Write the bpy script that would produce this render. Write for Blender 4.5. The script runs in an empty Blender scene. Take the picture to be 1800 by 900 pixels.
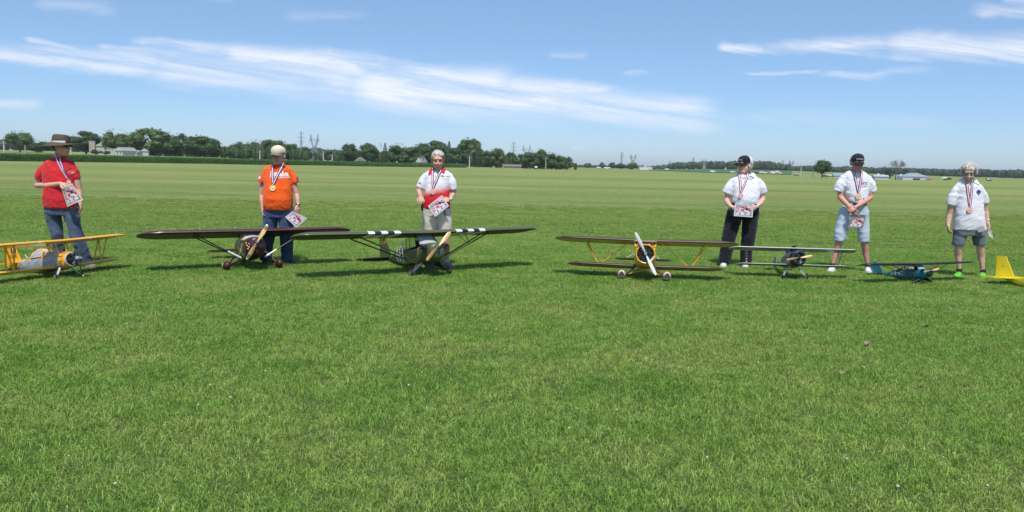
import bpy, bmesh, math, random
import numpy as np
from mathutils import Vector, Matrix, noise, Euler
from mathutils.bvhtree import BVHTree

random.seed(7); RNG = np.random.default_rng(7)
R = math.radians
scene = bpy.context.scene
COL = scene.collection

# ------------------------------------------------------------------ camera
EYE = 1.57
PITCH = math.atan(160/1300); ROLL = math.atan(38/1800)
_F = Vector((0, math.cos(PITCH), -math.sin(PITCH)))
_R0 = Vector((1, 0, 0)); _U0 = Vector((0, math.sin(PITCH), math.cos(PITCH)))
_R = math.cos(ROLL)*_R0 + math.sin(ROLL)*_U0
_U = -math.sin(ROLL)*_R0 + math.cos(ROLL)*_U0
cam = bpy.data.cameras.new('camera'); cam.sensor_width = 36; cam.lens = 26
cam.clip_start = 0.05; cam.clip_end = 12000
co = bpy.data.objects.new('camera', cam); COL.objects.link(co)
m = Matrix.Identity(4)
for i in range(3):
    m[i][0] = _R[i]; m[i][1] = _U[i]; m[i][2] = -_F[i]
m[2][3] = EYE
co.matrix_world = m
scene.camera = co

def ray(px, py):
    return _F + _R*((px-900)/1300) + _U*((450-py)/1300)
def ground(px, py, z=0.0):
    d = ray(px, py); return Vector((0, 0, EYE)) + d*((z-EYE)/d.z)
def at_y(px, py, Y):
    d = ray(px, py); return Vector((0, 0, EYE)) + d*(Y/d.y)

# ------------------------------------------------------------------ light
SUN_EL, SUN_ROT = R(63), R(177)      # rotation clockwise from +Y: the sun stands high, behind the camera's right shoulder
SKY_STRENGTH = 0.112; SUN_STRENGTH = 3.7
sun = bpy.data.lights.new('sun', 'SUN'); sun.energy = SUN_STRENGTH; sun.angle = R(5); sun.color = (1.0, 0.955, 0.88)
so = bpy.data.objects.new('sun', sun); COL.objects.link(so)
sd = Vector((math.sin(SUN_ROT)*math.cos(SUN_EL), math.cos(SUN_ROT)*math.cos(SUN_EL), math.sin(SUN_EL)))
so.rotation_euler = sd.to_track_quat('Z', 'Y').to_euler(); so.location = (0, 0, 50)

scene.view_settings.view_transform = 'Standard'
scene.view_settings.look = 'None'
scene.view_settings.exposure = 0.30
scene.view_settings.gamma = 1.0
scene.view_settings.use_curve_mapping = False
scene.cycles.max_bounces = 6; scene.cycles.diffuse_bounces = 3; scene.cycles.glossy_bounces = 3
scene.cycles.transmission_bounces = 4; scene.cycles.transparent_max_bounces = 12; scene.cycles.volume_bounces = 0
scene.cycles.sample_clamp_indirect = 4.0

class NT:
    """small helper to write node trees as expressions"""
    def __init__(s, tree): s.t = tree; s.n = tree.nodes; s.l = tree.links
    def new(s, typ, **kw):
        n = s.n.new(typ)
        for k, v in kw.items(): setattr(n, k, v)
        return n
    def put(s, sock, v):
        if isinstance(v, bpy.types.NodeSocket): s.l.new(v, sock)
        elif v is not None:
            if hasattr(sock.default_value, '__len__') and not isinstance(v, (int, float)):
                v = tuple(v)
                if len(v) == 3 and len(sock.default_value) == 4: v = v+(1,)
            sock.default_value = v
    def math(s, op, a, b=None, c=None, clamp=False):
        n = s.new('ShaderNodeMath', operation=op, use_clamp=clamp)
        s.put(n.inputs[0], a)
        if b is not None: s.put(n.inputs[1], b)
        if c is not None: s.put(n.inputs[2], c)
        return n.outputs[0]
    def vmath(s, op, a, b=None, scale=None):
        n = s.new('ShaderNodeVectorMath', operation=op)
        s.put(n.inputs[0], a)
        if b is not None: s.put(n.inputs[1], b)
        if scale is not None: s.put(n.inputs['Scale'], scale)
        return n.outputs['Value'] if op in ('DOT_PRODUCT', 'LENGTH') else n.outputs[0]
    def mix(s, f, a, b, mode='MIX'):
        n = s.new('ShaderNodeMix', data_type='RGBA', blend_type=mode)
        s.put(n.inputs[0], f); s.put(n.inputs[6], a); s.put(n.inputs[7], b)
        return n.outputs[2]
    def noise(s, vec, scale, detail=3, rough=0.55, dist=0.0, out=0):
        n = s.new('ShaderNodeTexNoise'); s.put(n.inputs['Vector'], vec)
        n.inputs['Scale'].default_value = scale; n.inputs['Detail'].default_value = detail
        n.inputs['Roughness'].default_value = rough; n.inputs['Distortion'].default_value = dist
        return n.outputs[out]
    def ramp(s, f, stops, interp='LINEAR'):
        n = s.new('ShaderNodeValToRGB'); s.put(n.inputs[0], f); r = n.color_ramp; r.interpolation = interp
        while len(r.elements) < len(stops): r.elements.new(0.5)
        for e, (p, c) in zip(r.elements, stops):
            e.position = p; e.color = (c if len(c) == 4 else tuple(c)+(1,))
        return n.outputs[0]
    def maprange(s, v, a, b, c=0.0, d=1.0, smooth=True):
        n = s.new('ShaderNodeMapRange', interpolation_type='SMOOTHSTEP' if smooth else 'LINEAR')
        s.put(n.inputs[0], v); s.put(n.inputs[1], a); s.put(n.inputs[2], b); s.put(n.inputs[3], c); s.put(n.inputs[4], d)
        return n.outputs[0]
    def comb(s, x, y, z):
        n = s.new('ShaderNodeCombineXYZ'); s.put(n.inputs[0], x); s.put(n.inputs[1], y); s.put(n.inputs[2], z); return n.outputs[0]
    def sep(s, v):
        n = s.new('ShaderNodeSeparateXYZ'); s.put(n.inputs[0], v); return n.outputs

# ------------------------------------------------------------------ world: sky and cirrus
world = bpy.data.worlds.new('World'); scene.world = world; world.use_nodes = True
W = NT(world.node_tree); W.n.clear()
sky = W.new('ShaderNodeTexSky', sky_type='NISHITA')
sky.sun_disc = False; sky.sun_elevation = SUN_EL; sky.sun_rotation = SUN_ROT
sky.altitude = 200; sky.air_density = 1.0; sky.dust_density = 0.25; sky.ozone_density = 4.0
bg = W.new('ShaderNodeBackground'); out = W.new('ShaderNodeOutputWorld'); W.l.new(bg.outputs[0], out.inputs[0])
tc = W.new('ShaderNodeTexCoord').outputs['Generated']
X, Y, Z = W.sep(tc)
ysafe = W.math('MAXIMUM', Y, 0.05)
u_ = W.math('DIVIDE', X, ysafe); v_ = W.math('DIVIDE', Z, ysafe)
front = W.maprange(Y, 0.1, 0.3)
def uv_of(px, py):
    d = ray(px, py); return d.x/d.y, d.z/d.y
# warped coordinates so that the edges fray along the streak
wv = W.comb(u_, W.math('MULTIPLY', v_, 3.2), 0.0)
n1 = W.noise(wv, 4.5, 5, 0.6, 0.5)
n2 = W.noise(W.comb(W.math('MULTIPLY', u_, 1.0), W.math('MULTIPLY', W.math('ADD', v_, W.math('MULTIPLY', u_, 0.13)), 9.0), 3.7), 5.0, 6, 0.62, 0.7)
vw = W.math('ADD', v_, W.math('MULTIPLY', W.math('SUBTRACT', n1, 0.5), 0.035))
vw = W.math('ADD', vw, W.math('MULTIPLY', W.math('SUBTRACT', n2, 0.5), 0.016))
SEGS = [  # (x0,y0, x1,y1, half width 0, half width 1, strength): cirrus bands in the direction they are seen
    (-60, 92, 300, 108, 14, 22, .62), (250, 112, 640, 150, 24, 36, .6), (600, 150, 1000, 185, 34, 36, .85),
    (960, 180, 1250, 192, 34, 12, .6), (700, 178, 1260, 214, 20, 16, .5),
    (230, 72, 420, 95, 6, 16, .55), (380, 90, 660, 120, 14, 24, .8), (560, 108, 690, 118, 22, 12, .75), (640, 122, 900, 146, 16, 26, .75), (880, 146, 1080, 158, 20, 7, .65),
    (40, 68, 150, 88, 4, 5, .4), (170, 76, 260, 92, 4, 8, .4),
    (1262, 78, 1345, 86, 7, 9, .75), (1330, 84, 1560, 80, 9, 19, .65), (1540, 80, 1900, 84, 19, 26, .72), (1740, 98, 1900, 106, 10, 22, .55),
    (1305, 130, 1440, 124, 2.5, 5, .32), (1440, 130, 1640, 125, 5, 8, .32), (-30, 184, 70, 187, 9, 7, .42),
    (60, 4, 200, 20, 8, 11, .24), (350, -2, 410, 4, 4, 5, .2), (500, 24, 645, 28, 9, 6, .17), (1710, 18, 1900, 26, 9, 14, .45), (1760, -2, 1850, 6, 8, 8, .35),
    (965, 97, 1030, 101, 5, 5, .20), (1095, 131, 1140, 130, 3.5, 4, .24), (1005, 265, 1026, 265, 3, 3, .3), (1300, 205, 1650, 216, 12, 14, .15), (-900, 60, -300, 130, 30, 40, .5), (2100, 60, 2600, 40, 40, 30, .5)]
dens = None
for (x0, y0, x1, y1, w0, w1, st) in SEGS:
    a = uv_of(x0, y0); b = uv_of(x1, y1)
    du, dv = b[0]-a[0], b[1]-a[1]; L = math.hypot(du, dv); tx, ty = du/L, dv/L
    pu = W.math('SUBTRACT', u_, a[0]); pv = W.math('SUBTRACT', vw, a[1])
    t = W.math('ADD', W.math('MULTIPLY', pu, tx/L), W.math('MULTIPLY', pv, ty/L))
    d = W.math('ABSOLUTE', W.math('SUBTRACT', W.math('MULTIPLY', pv, tx), W.math('MULTIPLY', pu, ty)))
    wd = W.math('ADD', w0/1300*1.25, W.math('MULTIPLY', W.math('MAXIMUM', W.math('MINIMUM', t, 1.0), 0.0), (w1-w0)/1300*1.25))
    m1 = W.maprange(W.math('DIVIDE', d, wd), 1.25, 0.0)
    e0 = W.maprange(t, -0.06, 0.14); e1 = W.maprange(t, 1.12, 0.86)
    s_ = W.math('MULTIPLY', W.math('MULTIPLY', m1, st), W.math('MULTIPLY', e0, e1))
    dens = s_ if dens is None else W.math('MAXIMUM', dens, s_)
n3 = W.noise(W.comb(W.math('ADD', u_, W.math('MULTIPLY', v_, 1.5)), W.math('MULTIPLY', W.math('ADD', v_, W.math('MULTIPLY', u_, 0.13)), 16.0), 1.3), 9.0, 7, 0.7, 1.2)
tex = W.math('MULTIPLY', W.maprange(n2, 0.25, 0.62, 0.22, 1.0), W.maprange(n3, 0.25, 0.6, 0.72, 1.12))
dens = W.math('MULTIPLY', W.math('MULTIPLY', dens, tex), front, clamp=True)
# high thin haze veil elsewhere so the unseen sky is not emptier than the seen one
backn = W.noise(W.comb(X, Y, W.math('MULTIPLY', Z, 3.0)), 2.2, 6, 0.6, 0.6)
veil = W.math('MULTIPLY', W.maprange(backn, 0.56, 0.8, 0.0, 0.55), W.math('MULTIPLY', W.maprange(Y, 0.25, -0.05), W.maprange(Z, 0.02, 0.12)))
dens = W.math('MAXIMUM', dens, veil)
lowsky = W.ramp(W.math('ABSOLUTE', Z), [(0.0, (.60, .76, 1.06)), (.08, (.66, .79, 1.0)), (.16, (.80, .88, .98)), (.25, (.98, 1.02, 1.04)), (.6, (1.05, 1.02, 1.0))])
SKYTINT = W.mix(1.0, sky.outputs[0], lowsky, 'MULTIPLY')
hs = W.new('ShaderNodeHueSaturation'); hs.inputs['Saturation'].default_value = 0.99; hs.inputs['Value'].default_value = 1.0
W.l.new(SKYTINT, hs.inputs['Color'])
SKYC = hs.outputs[0]
CLOUD = (7.3, 7.4, 7.9, 1)
skyfinal = W.mix(dens, SKYC, CLOUD)
W.l.new(skyfinal, bg.inputs[0]); bg.inputs[1].default_value = SKY_STRENGTH

# ------------------------------------------------------------------ materials
MATS = {}
def mat(name, col, rough=0.6, metal=0.0, var=0.12, vs=6.0, bump=0.0, bs=60.0, spec=0.5, coat=0.0, sheen=0.0, obj=True, bdist=0.004):
    if name in MATS: return MATS[name]
    m = bpy.data.materials.new(name); m.use_nodes = True; t = NT(m.node_tree); b = t.n['Principled BSDF']
    v = t.new('ShaderNodeTexCoord').outputs['Object' if obj else 'Generated']
    if var:
        n = t.noise(v, vs, 4, 0.6)
        lo = tuple(c*(1-var) for c in col); hi = tuple(min(1, c*(1+var)) for c in col)
        c = t.ramp(n, [(0.3, lo), (0.7, hi)])
        t.l.new(c, b.inputs['Base Color'])
    else: b.inputs['Base Color'].default_value = tuple(col)+(1,)
    b.inputs['Roughness'].default_value = rough; b.inputs['Metallic'].default_value = metal
    b.inputs['Specular IOR Level'].default_value = spec; b.inputs['Coat Weight'].default_value = coat; b.inputs['Coat Roughness'].default_value = 0.08
    if sheen: b.inputs['Sheen Weight'].default_value = sheen
    if bump:
        bn = t.new('ShaderNodeBump'); bn.inputs['Strength'].default_value = bump; bn.inputs['Distance'].default_value = bdist
        t.l.new(t.noise(v, bs, 4, 0.6), bn.inputs['Height']); t.l.new(bn.outputs[0], b.inputs['Normal'])
    MATS[name] = m; return m

def glass_mat(name, tint=(0.75, 0.85, 0.85), refl=0.12):
    m = bpy.data.materials.new(name); m.use_nodes = True; t = NT(m.node_tree); t.n.clear()
    o = t.new('ShaderNodeOutputMaterial'); tr = t.new('ShaderNodeBsdfTransparent'); tr.inputs[0].default_value = tint+(1,)
    g = t.new('ShaderNodeBsdfGlossy'); g.inputs['Roughness'].default_value = 0.05
    df = t.new('ShaderNodeBsdfDiffuse'); df.inputs[0].default_value = (.6, .65, .68, 1)
    ms = t.new('ShaderNodeMixShader'); fr = t.new('ShaderNodeFresnel'); fr.inputs[0].default_value = 1.45
    f = t.math('ADD', fr.outputs[0], refl*0.5, clamp=True)
    t.l.new(f, ms.inputs[0]); t.l.new(tr.outputs[0], ms.inputs[1]); t.l.new(g.outputs[0], ms.inputs[2])
    ms2 = t.new('ShaderNodeMixShader'); ms2.inputs[0].default_value = refl; t.l.new(ms.outputs[0], ms2.inputs[1]); t.l.new(df.outputs[0], ms2.inputs[2])
    t.l.new(ms2.outputs[0], o.inputs[0]); MATS[name] = m; return m

# ------------------------------------------------------------------ mesh builder
class MB:
    def __init__(s): s.v = []; s.f = []; s.m = []
    def add(s, vs, fs, mi=0):
        o = len(s.v); s.v.extend([tuple(p) for p in vs])
        for k, f in enumerate(fs):
            s.f.append(tuple(i+o for i in f)); s.m.append(mi[k] if isinstance(mi, (list, tuple)) else mi)
        return s
    def box(s, c, size, rot=None, mi=0, taper=1.0):
        hx, hy, hz = size[0]/2, size[1]/2, size[2]/2
        P = [Vector((x*hx*(taper if z > 0 else 1), y*hy*(taper if z > 0 else 1), z*hz)) for z in (-1, 1) for y in (-1, 1) for x in (-1, 1)]
        if rot is not None: P = [rot @ p for p in P]
        c = Vector(c); P = [p+c for p in P]
        return s.add(P, [(0, 2, 3, 1), (4, 5, 7, 6), (0, 1, 5, 4), (2, 6, 7, 3), (0, 4, 6, 2), (1, 3, 7, 5)], mi)
    def tube(s, pts, rad, n=10, mi=0, caps=True, flat=1.0, up=None):
        pts = [Vector(p) for p in pts]
        if not hasattr(rad, '__len__'): rad = [rad]*len(pts)
        rings = []; prev = None
        for i, p in enumerate(pts):
            d = (pts[min(i+1, len(pts)-1)]-pts[max(i-1, 0)])
            if d.length < 1e-9: d = Vector((0, 0, 1))
            d.normalize()
            if prev is None:
                a = Vector(up) if up is not None else (Vector((0, 0, 1)) if abs(d.z) < .9 else Vector((0, 1, 0)))
            else: a = prev
            a = (a-d*a.dot(d)).normalized(); b = d.cross(a); prev = a
            rings.append([p+(a*math.cos(2*math.pi*k/n)*flat+b*math.sin(2*math.pi*k/n))*rad[i] for k in range(n)])
        return s.loft(rings, mi, caps)
    def limb(s, pts, rad, n=12, mi=0, sub=3):
        """tube through joints with rounded ends"""
        pts = [Vector(p) for p in pts]; P = []; Q = []
        d0 = (pts[0]-pts[1]).normalized(); d1 = (pts[-1]-pts[-2]).normalized()
        for a in (80, 50, 25): P.append(pts[0]+d0*rad[0]*math.sin(R(a))); Q.append(rad[0]*math.cos(R(a)))
        for i in range(len(pts)-1):
            for k in range(sub):
                t = k/sub; P.append(pts[i].lerp(pts[i+1], t)); Q.append(rad[i]*(1-t)+rad[i+1]*t)
        P.append(pts[-1]); Q.append(rad[-1])
        for a in (25, 50, 80): P.append(pts[-1]+d1*rad[-1]*math.sin(R(a))); Q.append(rad[-1]*math.cos(R(a)))
        return s.tube(P, Q, n, mi)
    def loft(s, rings, mi=0, caps=True, closed=True):
        n = len(rings[0]); vs = [p for r in rings for p in r]; fs = []; ms = []
        for i in range(len(rings)-1):
            for k in range(n if closed else n-1):
                k2 = (k+1) % n
                fs.append((i*n+k, i*n+k2, (i+1)*n+k2, (i+1)*n+k))
                ms.append(mi(i, k) if callable(mi) else mi)
        if caps:
            fs.append(tuple(range(n))[::-1]); ms.append(mi(0, 0) if callable(mi) else mi)
            fs.append(tuple((len(rings)-1)*n+k for k in range(n))); ms.append(mi(len(rings)-2, 0) if callable(mi) else mi)
        return s.add(vs, fs, ms)
    def ell(s, c, r, rot=None, mi=0, nu=14, nv=9):
        c = Vector(c)
        if not hasattr(r, '__len__'): r = (r, r, r)
        vs = []; fs = []
        for j in range(nv+1):
            th = math.pi*j/nv
            for i in range(nu):
                ph = 2*math.pi*i/nu
                p = Vector((r[0]*math.sin(th)*math.cos(ph), r[1]*math.sin(th)*math.sin(ph), r[2]*math.cos(th)))
                if j in (0, nv): p = Vector((0, 0, r[2]*(1 if j == 0 else -1)))
                vs.append(c+(rot @ p if rot is not None else p))
        for j in range(nv):
            for i in range(nu):
                i2 = (i+1) % nu
                if j == 0: fs.append((i, (j+1)*nu+i, (j+1)*nu+i2))
                elif j == nv-1: fs.append((j*nu+i, (j+1)*nu+i, j*nu+i2))
                else: fs.append((j*nu+i, (j+1)*nu+i, (j+1)*nu+i2, j*nu+i2))
        return s.add(vs, fs, mi)
    def prism(s, outline, n, t, mi=0):
        """polygon outline (3D points) extruded by +-t/2 along n"""
        n = Vector(n).normalized(); o = [Vector(p) for p in outline]; k = len(o)
        a = [p-n*t/2 for p in o]; b = [p+n*t/2 for p in o]
        return s.add(a+b, [tuple(range(k))[::-1], tuple(range(k, 2*k))]+[(i, (i+1) % k, k+(i+1) % k, k+i) for i in range(k)], mi)
    def mesh(s, name, T=None):
        me = bpy.data.meshes.new(name)
        vs = [tuple(T @ Vector(p)) for p in s.v] if T is not None else s.v
        me.from_pydata(vs, [], s.f)
        return me
    def build(s, name, mats, parent=None, T=None, smooth=True, fixn=True, angle=40):
        me = s.mesh(name, T)
        if not isinstance(mats, (list, tuple)): mats = [mats]
        for m_ in mats: me.materials.append(m_)
        me.polygons.foreach_set('material_index', s.m)
        if fixn:
            bm = bmesh.new(); bm.from_mesh(me)
            bmesh.ops.remove_doubles(bm, verts=bm.verts, dist=1e-6)
            bmesh.ops.recalc_face_normals(bm, faces=bm.faces); bm.to_mesh(me); bm.free()
        if smooth:
            me.polygons.foreach_set('use_smooth', [True]*len(me.polygons))
            try: me.set_sharp_from_angle(angle=R(angle))
            except Exception: pass
        me.update()
        return link(name, me, parent)

def link(name, me, parent=None):
    o = bpy.data.objects.new(name, me); COL.objects.link(o)
    if parent is not None: o.parent = parent
    return o
def thing(name, label, cat, loc=(0, 0, 0), rotz=0.0, group=None):
    o = bpy.data.objects.new(name, None); o.empty_display_size = 0.1; COL.objects.link(o)
    o.location = loc; o.rotation_euler = (0, 0, rotz); tag(o, label, cat, group); return o
def tag(o, label=None, cat=None, group=None, kind=None):
    if label: o['label'] = label
    if cat: o['category'] = cat
    if group: o['group'] = group
    if kind: o['kind'] = kind
    return o
def rotm(rx=0, ry=0, rz=0): return Euler((rx, ry, rz)).to_matrix()

def text_mesh(s, size, font_w=1.0, bold=0.0, extrude=0.0):
    c = bpy.data.curves.new('t', 'FONT'); c.body = s; c.size = size; c.align_x = 'CENTER'; c.align_y = 'CENTER'; c.offset = bold; c.extrude = extrude
    c.resolution_u = 2
    o = bpy.data.objects.new('t', c); COL.objects.link(o)
    dg = bpy.context.evaluated_depsgraph_get(); me = bpy.data.meshes.new_from_object(o.evaluated_get(dg))
    bpy.data.objects.remove(o); bpy.data.curves.remove(c)
    for v in me.vertices: v.co.x *= font_w
    return me

# ------------------------------------------------------------------ terrain
# (photo x, photo y, distance): where the ground is seen, from the photograph's own horizon
_CP = []
def _cp(px, py, dist):
    d = ray(px, py); h = math.hypot(d.x, d.y); _CP.append((math.atan2(d.x, d.y), math.log(dist), EYE+d.z/h*dist))
for a in (-300, 0, 300, 600, 900, 1200, 1500, 1800, 2100):
    for dd in (20, 45, 80): 
        d = ray(a, 300); _CP.append((math.atan2(d.x, d.y), math.log(dd), 0.0))
for px, py, dd in [(-300, 277, 180), (0, 283, 180), (100, 284, 190), (300, 287, 200), (480, 290, 225), (700, 293.3, 290), (1000, 299, 330), (1100, 299, 420), (1200, 303, 400), (1340, 306, 380), (1440, 311.5, 380),
                   (1600, 319, 400), (1800, 316, 400), (1750, 319, 300), (2100, 322, 400), (1540, 316, 390),
                   (-300, 265, 470), (0, 267.5, 470), (100, 268, 470), (200, 272.5, 400), (300, 275, 420), (480, 282, 460), (600, 284, 500), (770, 290.5, 420), (900, 295, 420), (1000, 298, 400),
                   (-300, 262, 900), (0, 264, 900), (300, 272, 900), (550, 282, 900), (900, 291, 900), (1100, 296.5, 900), (1250, 297.5, 1000), (1340, 299, 1000), (1450, 303, 1100), (1600, 309, 1200), (1800, 313.5, 1200), (2100, 319, 1200)]:
    _cp(px, py, dd)
_CPA = np.array(_CP)
def terr(x, y):
    x = np.asarray(x, float); y = np.asarray(y, float)
    r = np.hypot(x, y)+1e-6; az = np.arctan2(x, y); lr = np.log(np.clip(r, 8, 1300))
    num = np.zeros_like(r); den = np.zeros_like(r)
    for a, l, z in _CPA:
        w = 1.0/((((az-a)/0.16)**2+((lr-l)/0.30)**2)**2+1e-4)
        num += w*z; den += w
    z = num/den
    z = z*np.clip((r-40)/50, 0, 1)
    side = np.clip((np.abs(az)-1.0)/0.5, 0, 1)
    return z*(1-side)
def tz(x, y): return float(terr(np.array([x]), np.array([y]))[0])

# ------------------------------------------------------------------ ground and grass
def turf_colour(t, pos):
    """colour of the turf by place: fine mottling, mower bands along X, lusher lawn near, drier hay field far out"""
    x, y, z = t.sep(pos)
    fl = t.comb(x, y, 0.0)
    big = t.noise(fl, 0.35, 4, 0.6, 0.3)
    mid = t.noise(fl, 1.5, 5, 0.68, 0.4)
    med = t.noise(t.comb(t.math('MULTIPLY', x, 0.5), y, 4.2), 0.8, 4, 0.6, 0.2)
    band = t.noise(t.comb(t.math('MULTIPLY', x, 0.02), t.math('MULTIPLY', y, 0.42), 0.0), 1.0, 3, 0.6, 0.15)
    band2 = t.noise(t.comb(t.math('MULTIPLY', x, 0.012), t.math('MULTIPLY', y, 0.10), 5.0), 1.0, 4, 0.65, 0.2)
    edge = t.math('ADD', y, t.math('MULTIPLY', t.math('SUBTRACT', t.noise(t.comb(t.math('MULTIPLY', x, 0.15), y, 1.0), 1.0, 4, 0.7), 0.5), 2.2))
    far = t.maprange(edge, 20.5, 27.0)
    tuft = t.noise(fl, 13.0, 3, 0.65)
    wx = t.math('ADD', y, t.math('MULTIPLY', t.math('SUBTRACT', t.noise(t.comb(t.math('MULTIPLY', x, 0.05), t.math('MULTIPLY', y, 0.25), 7.0), 1.0, 5, 0.65), 0.5), t.math('MULTIPLY', y, 0.32)))
    ly = t.math('DIVIDE', t.math('LOGARITHM', t.math('DIVIDE', t.math('MAXIMUM', wx, 20.0), 20.0), 2.718), 3.0)
    near = t.ramp(mid, [(0.28, (.098, .212, .040)), (0.46, (.140, .262, .060)), (0.60, (.182, .290, .082)), (0.76, (.270, .320, .130))])
    near = t.mix(t.maprange(big, 0.42, 0.68, 0, .6), near, (.098, .228, .042, 1))
    near = t.mix(t.maprange(med, 0.50, 0.72, 0, .55), near, (.235, .305, .118, 1))
    near = t.mix(t.maprange(band, 0.45, 0.62, 0, .45), near, (.195, .305, .092, 1))
    def L(d): return math.log(d/20)/3.0
    a1, a2, a3, a4 = (.150, .232, .070), (.182, .262, .084), (.225, .295, .104), (.262, .318, .124)
    dk, md, tn = (.118, .196, .056), (.165, .245, .076), (.275, .312, .128)
    fld = t.ramp(ly, [(0, a1), (L(24), a1), (L(25), a2), (L(26), a1), (L(31), a2), (L(32.5), dk), (L(33.8), a2), (L(39), a2), (L(42), a1), (L(46), a3), (L(50), tn), (L(53), a3), (L(56), dk), (L(60), a3), (L(74), a4), (L(82), a3), (L(95), md), (L(106), a3), (L(140), a4), (L(175), a3), (L(215), a4), (L(300), a3)])
    rut = t.math('MULTIPLY', t.maprange(t.math('ABSOLUTE', t.math('ADD', t.math('SUBTRACT', y, 46.0), t.math('MULTIPLY', t.math('SUBTRACT', big, .5), 1.5))), .45, .15), t.math('MULTIPLY', t.maprange(x, -17.0, -15.0), t.maprange(x, -4.0, -6.0)))
    fld = t.mix(t.math('MULTIPLY', rut, t.maprange(mid, .38, .58)), fld, (.085, .125, .05, 1))
    streak = t.noise(t.comb(t.math('MULTIPLY', x, 0.06), t.math('MULTIPLY', y, 1.1), 11.0), 1.0, 5, 0.72, 0.2)
    fld = t.mix(t.maprange(streak, 0.50, 0.60, 0, 0.9), fld, (.130, .205, .060, 1))
    fld = t.mix(t.maprange(streak, 0.46, 0.34, 0, 0.7), fld, (.300, .320, .145, 1))
    fld = t.mix(t.maprange(band2, 0.45, 0.62, 0, 0.5), fld, (.150, .225, .066, 1))
    fld = t.mix(t.maprange(mid, 0.52, 0.72, 0, 0.5), fld, (.265, .285, .120, 1))
    grain = t.noise(t.comb(t.math('MULTIPLY', x, .6), y, 0.0), 5.0, 4, 0.75)
    fld2 = t.mix(1.0, fld, t.ramp(grain, [(.3, (.56, .62, .52)), (.5, (1, 1, 1)), (.7, (1.38, 1.32, 1.28))]), 'MULTIPLY')
    near = t.mix(t.maprange(t.math('ADD', y, t.math('MULTIPLY', t.math('SUBTRACT', big, 0.5), 6.0)), 11.0, 25.0, 0.0, 0.55), near, (.190, .285, .088, 1))
    near = t.mix(1.0, near, t.ramp(tuft, [(.32, (.62, .68, .58)), (.5, (1, 1, 1)), (.68, (1.32, 1.26, 1.25))]), 'MULTIPLY')
    return t.mix(1.0, t.mix(far, near, fld2), t.mix(far, (1.13, 1.02, .98, 1), (1.09, 1.01, .92, 1)), 'MULTIPLY'), mid, band

gm = bpy.data.materials.new('turf'); gm.use_nodes = True; t = NT(gm.node_tree); b = t.n['Principled BSDF']
pos = t.new('ShaderNodeNewGeometry').outputs['Position']
c, mid, band = turf_colour(t, pos)
gx, gy, gz = t.sep(pos)
fine = t.noise(pos, 26.0, 4, 0.7)
c = t.mix(1.0, c, t.ramp(fine, [(0.3, (.62, .62, .60)), (0.5, (.92, .92, .9)), (0.72, (1.15, 1.12, 1.05))]), 'MULTIPLY')
soil = t.mix(0.70, c, (.040, .055, .020, 1))
c = t.mix(t.maprange(gy, 20.0, 25.0), soil, c)
t.l.new(c, b.inputs['Base Color']); b.inputs['Roughness'].default_value = .9; b.inputs['Specular IOR Level'].default_value = .15
bn = t.new('ShaderNodeBump'); bn.inputs['Strength'].default_value = .9; bn.inputs['Distance'].default_value = .05
t.l.new(t.noise(pos, 9.0, 6, 0.75), bn.inputs['Height']); t.l.new(bn.outputs[0], b.inputs['Normal'])
MATS['turf'] = gm

radii = np.concatenate([[0.0], np.geomspace(0.6, 9000, 190)])
azs = np.concatenate([np.radians(np.arange(-62, 62, 0.8)), np.radians(np.arange(62, 298, 6.0))])
na, nr = len(azs), len(radii)
A, Q = np.meshgrid(azs, radii)
gxs = Q*np.sin(A); gys = Q*np.cos(A)
azw = (A+np.pi) % (2*np.pi)-np.pi
gzs = np.zeros_like(gxs)
gzs = terr(gxs.ravel(), gys.ravel()).reshape(gxs.shape)
gv = np.stack([gxs.ravel(), gys.ravel(), gzs.ravel()], 1)
gf = []
for i in range(nr-1):
    for k in range(na):
        k2 = (k+1) % na
        if i == 0: gf.append((0, na+k2, na+k))
        else: gf.append((i*na+k, i*na+k2, (i+1)*na+k2, (i+1)*na+k))
me = bpy.data.meshes.new('ground'); me.from_pydata(gv.tolist(), [], gf); me.materials.append(gm)
bm = bmesh.new(); bm.from_mesh(me); bmesh.ops.delete(bm, geom=[v for v in bm.verts if not v.link_faces], context='VERTS')
bmesh.ops.recalc_face_normals(bm, faces=bm.faces)
if sum(f.normal.z for f in list(bm.faces)[:500]) < 0: bmesh.ops.reverse_faces(bm, faces=bm.faces)
bm.to_mesh(me); bm.free()
me.polygons.foreach_set('use_smooth', [True]*len(me.polygons))
tag(link('ground', me), kind='structure')

# grass blades: a few clumps of blades, set by geometry nodes over the near lawn
bmatl = bpy.data.materials.new('grass_blade'); bmatl.use_nodes = True; t = NT(bmatl.node_tree); t.n.clear()
o_ = t.new('ShaderNodeOutputMaterial')
pos = t.new('ShaderNodeNewGeometry').outputs['Position']
c, mid, band = turf_colour(t, pos)
at = t.new('ShaderNodeAttribute', attribute_name='shade')
rnd = t.sep(at.outputs['Color'])
c = t.mix(1.0, c, t.ramp(rnd[0], [(0.0, (.84, .94, .72)), (0.35, (1.30, 1.30, 1.15)), (0.75, (1.70, 1.60, 1.42)), (1.0, (2.2, 2.0, 2.0))]), 'MULTIPLY')
dry = t.maprange(rnd[1], 0.90, 0.93)
dry2 = t.math('MULTIPLY', dry, t.maprange(mid, 0.35, 0.6, 0.25, 1.0))
c = t.mix(dry2, c, (.52, .47, .26, 1))
d1 = t.new('ShaderNodeBsdfPrincipled'); t.l.new(c, d1.inputs['Base Color']); d1.inputs['Roughness'].default_value = .55; d1.inputs['Specular IOR Level'].default_value = .28
tr = t.new('ShaderNodeBsdfTranslucent'); t.l.new(t.mix(1.0, c, (1.5, 1.6, .85, 1), 'MULTIPLY'), tr.inputs[0])
ms = t.new('ShaderNodeMixShader'); ms.inputs[0].default_value = .30
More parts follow.
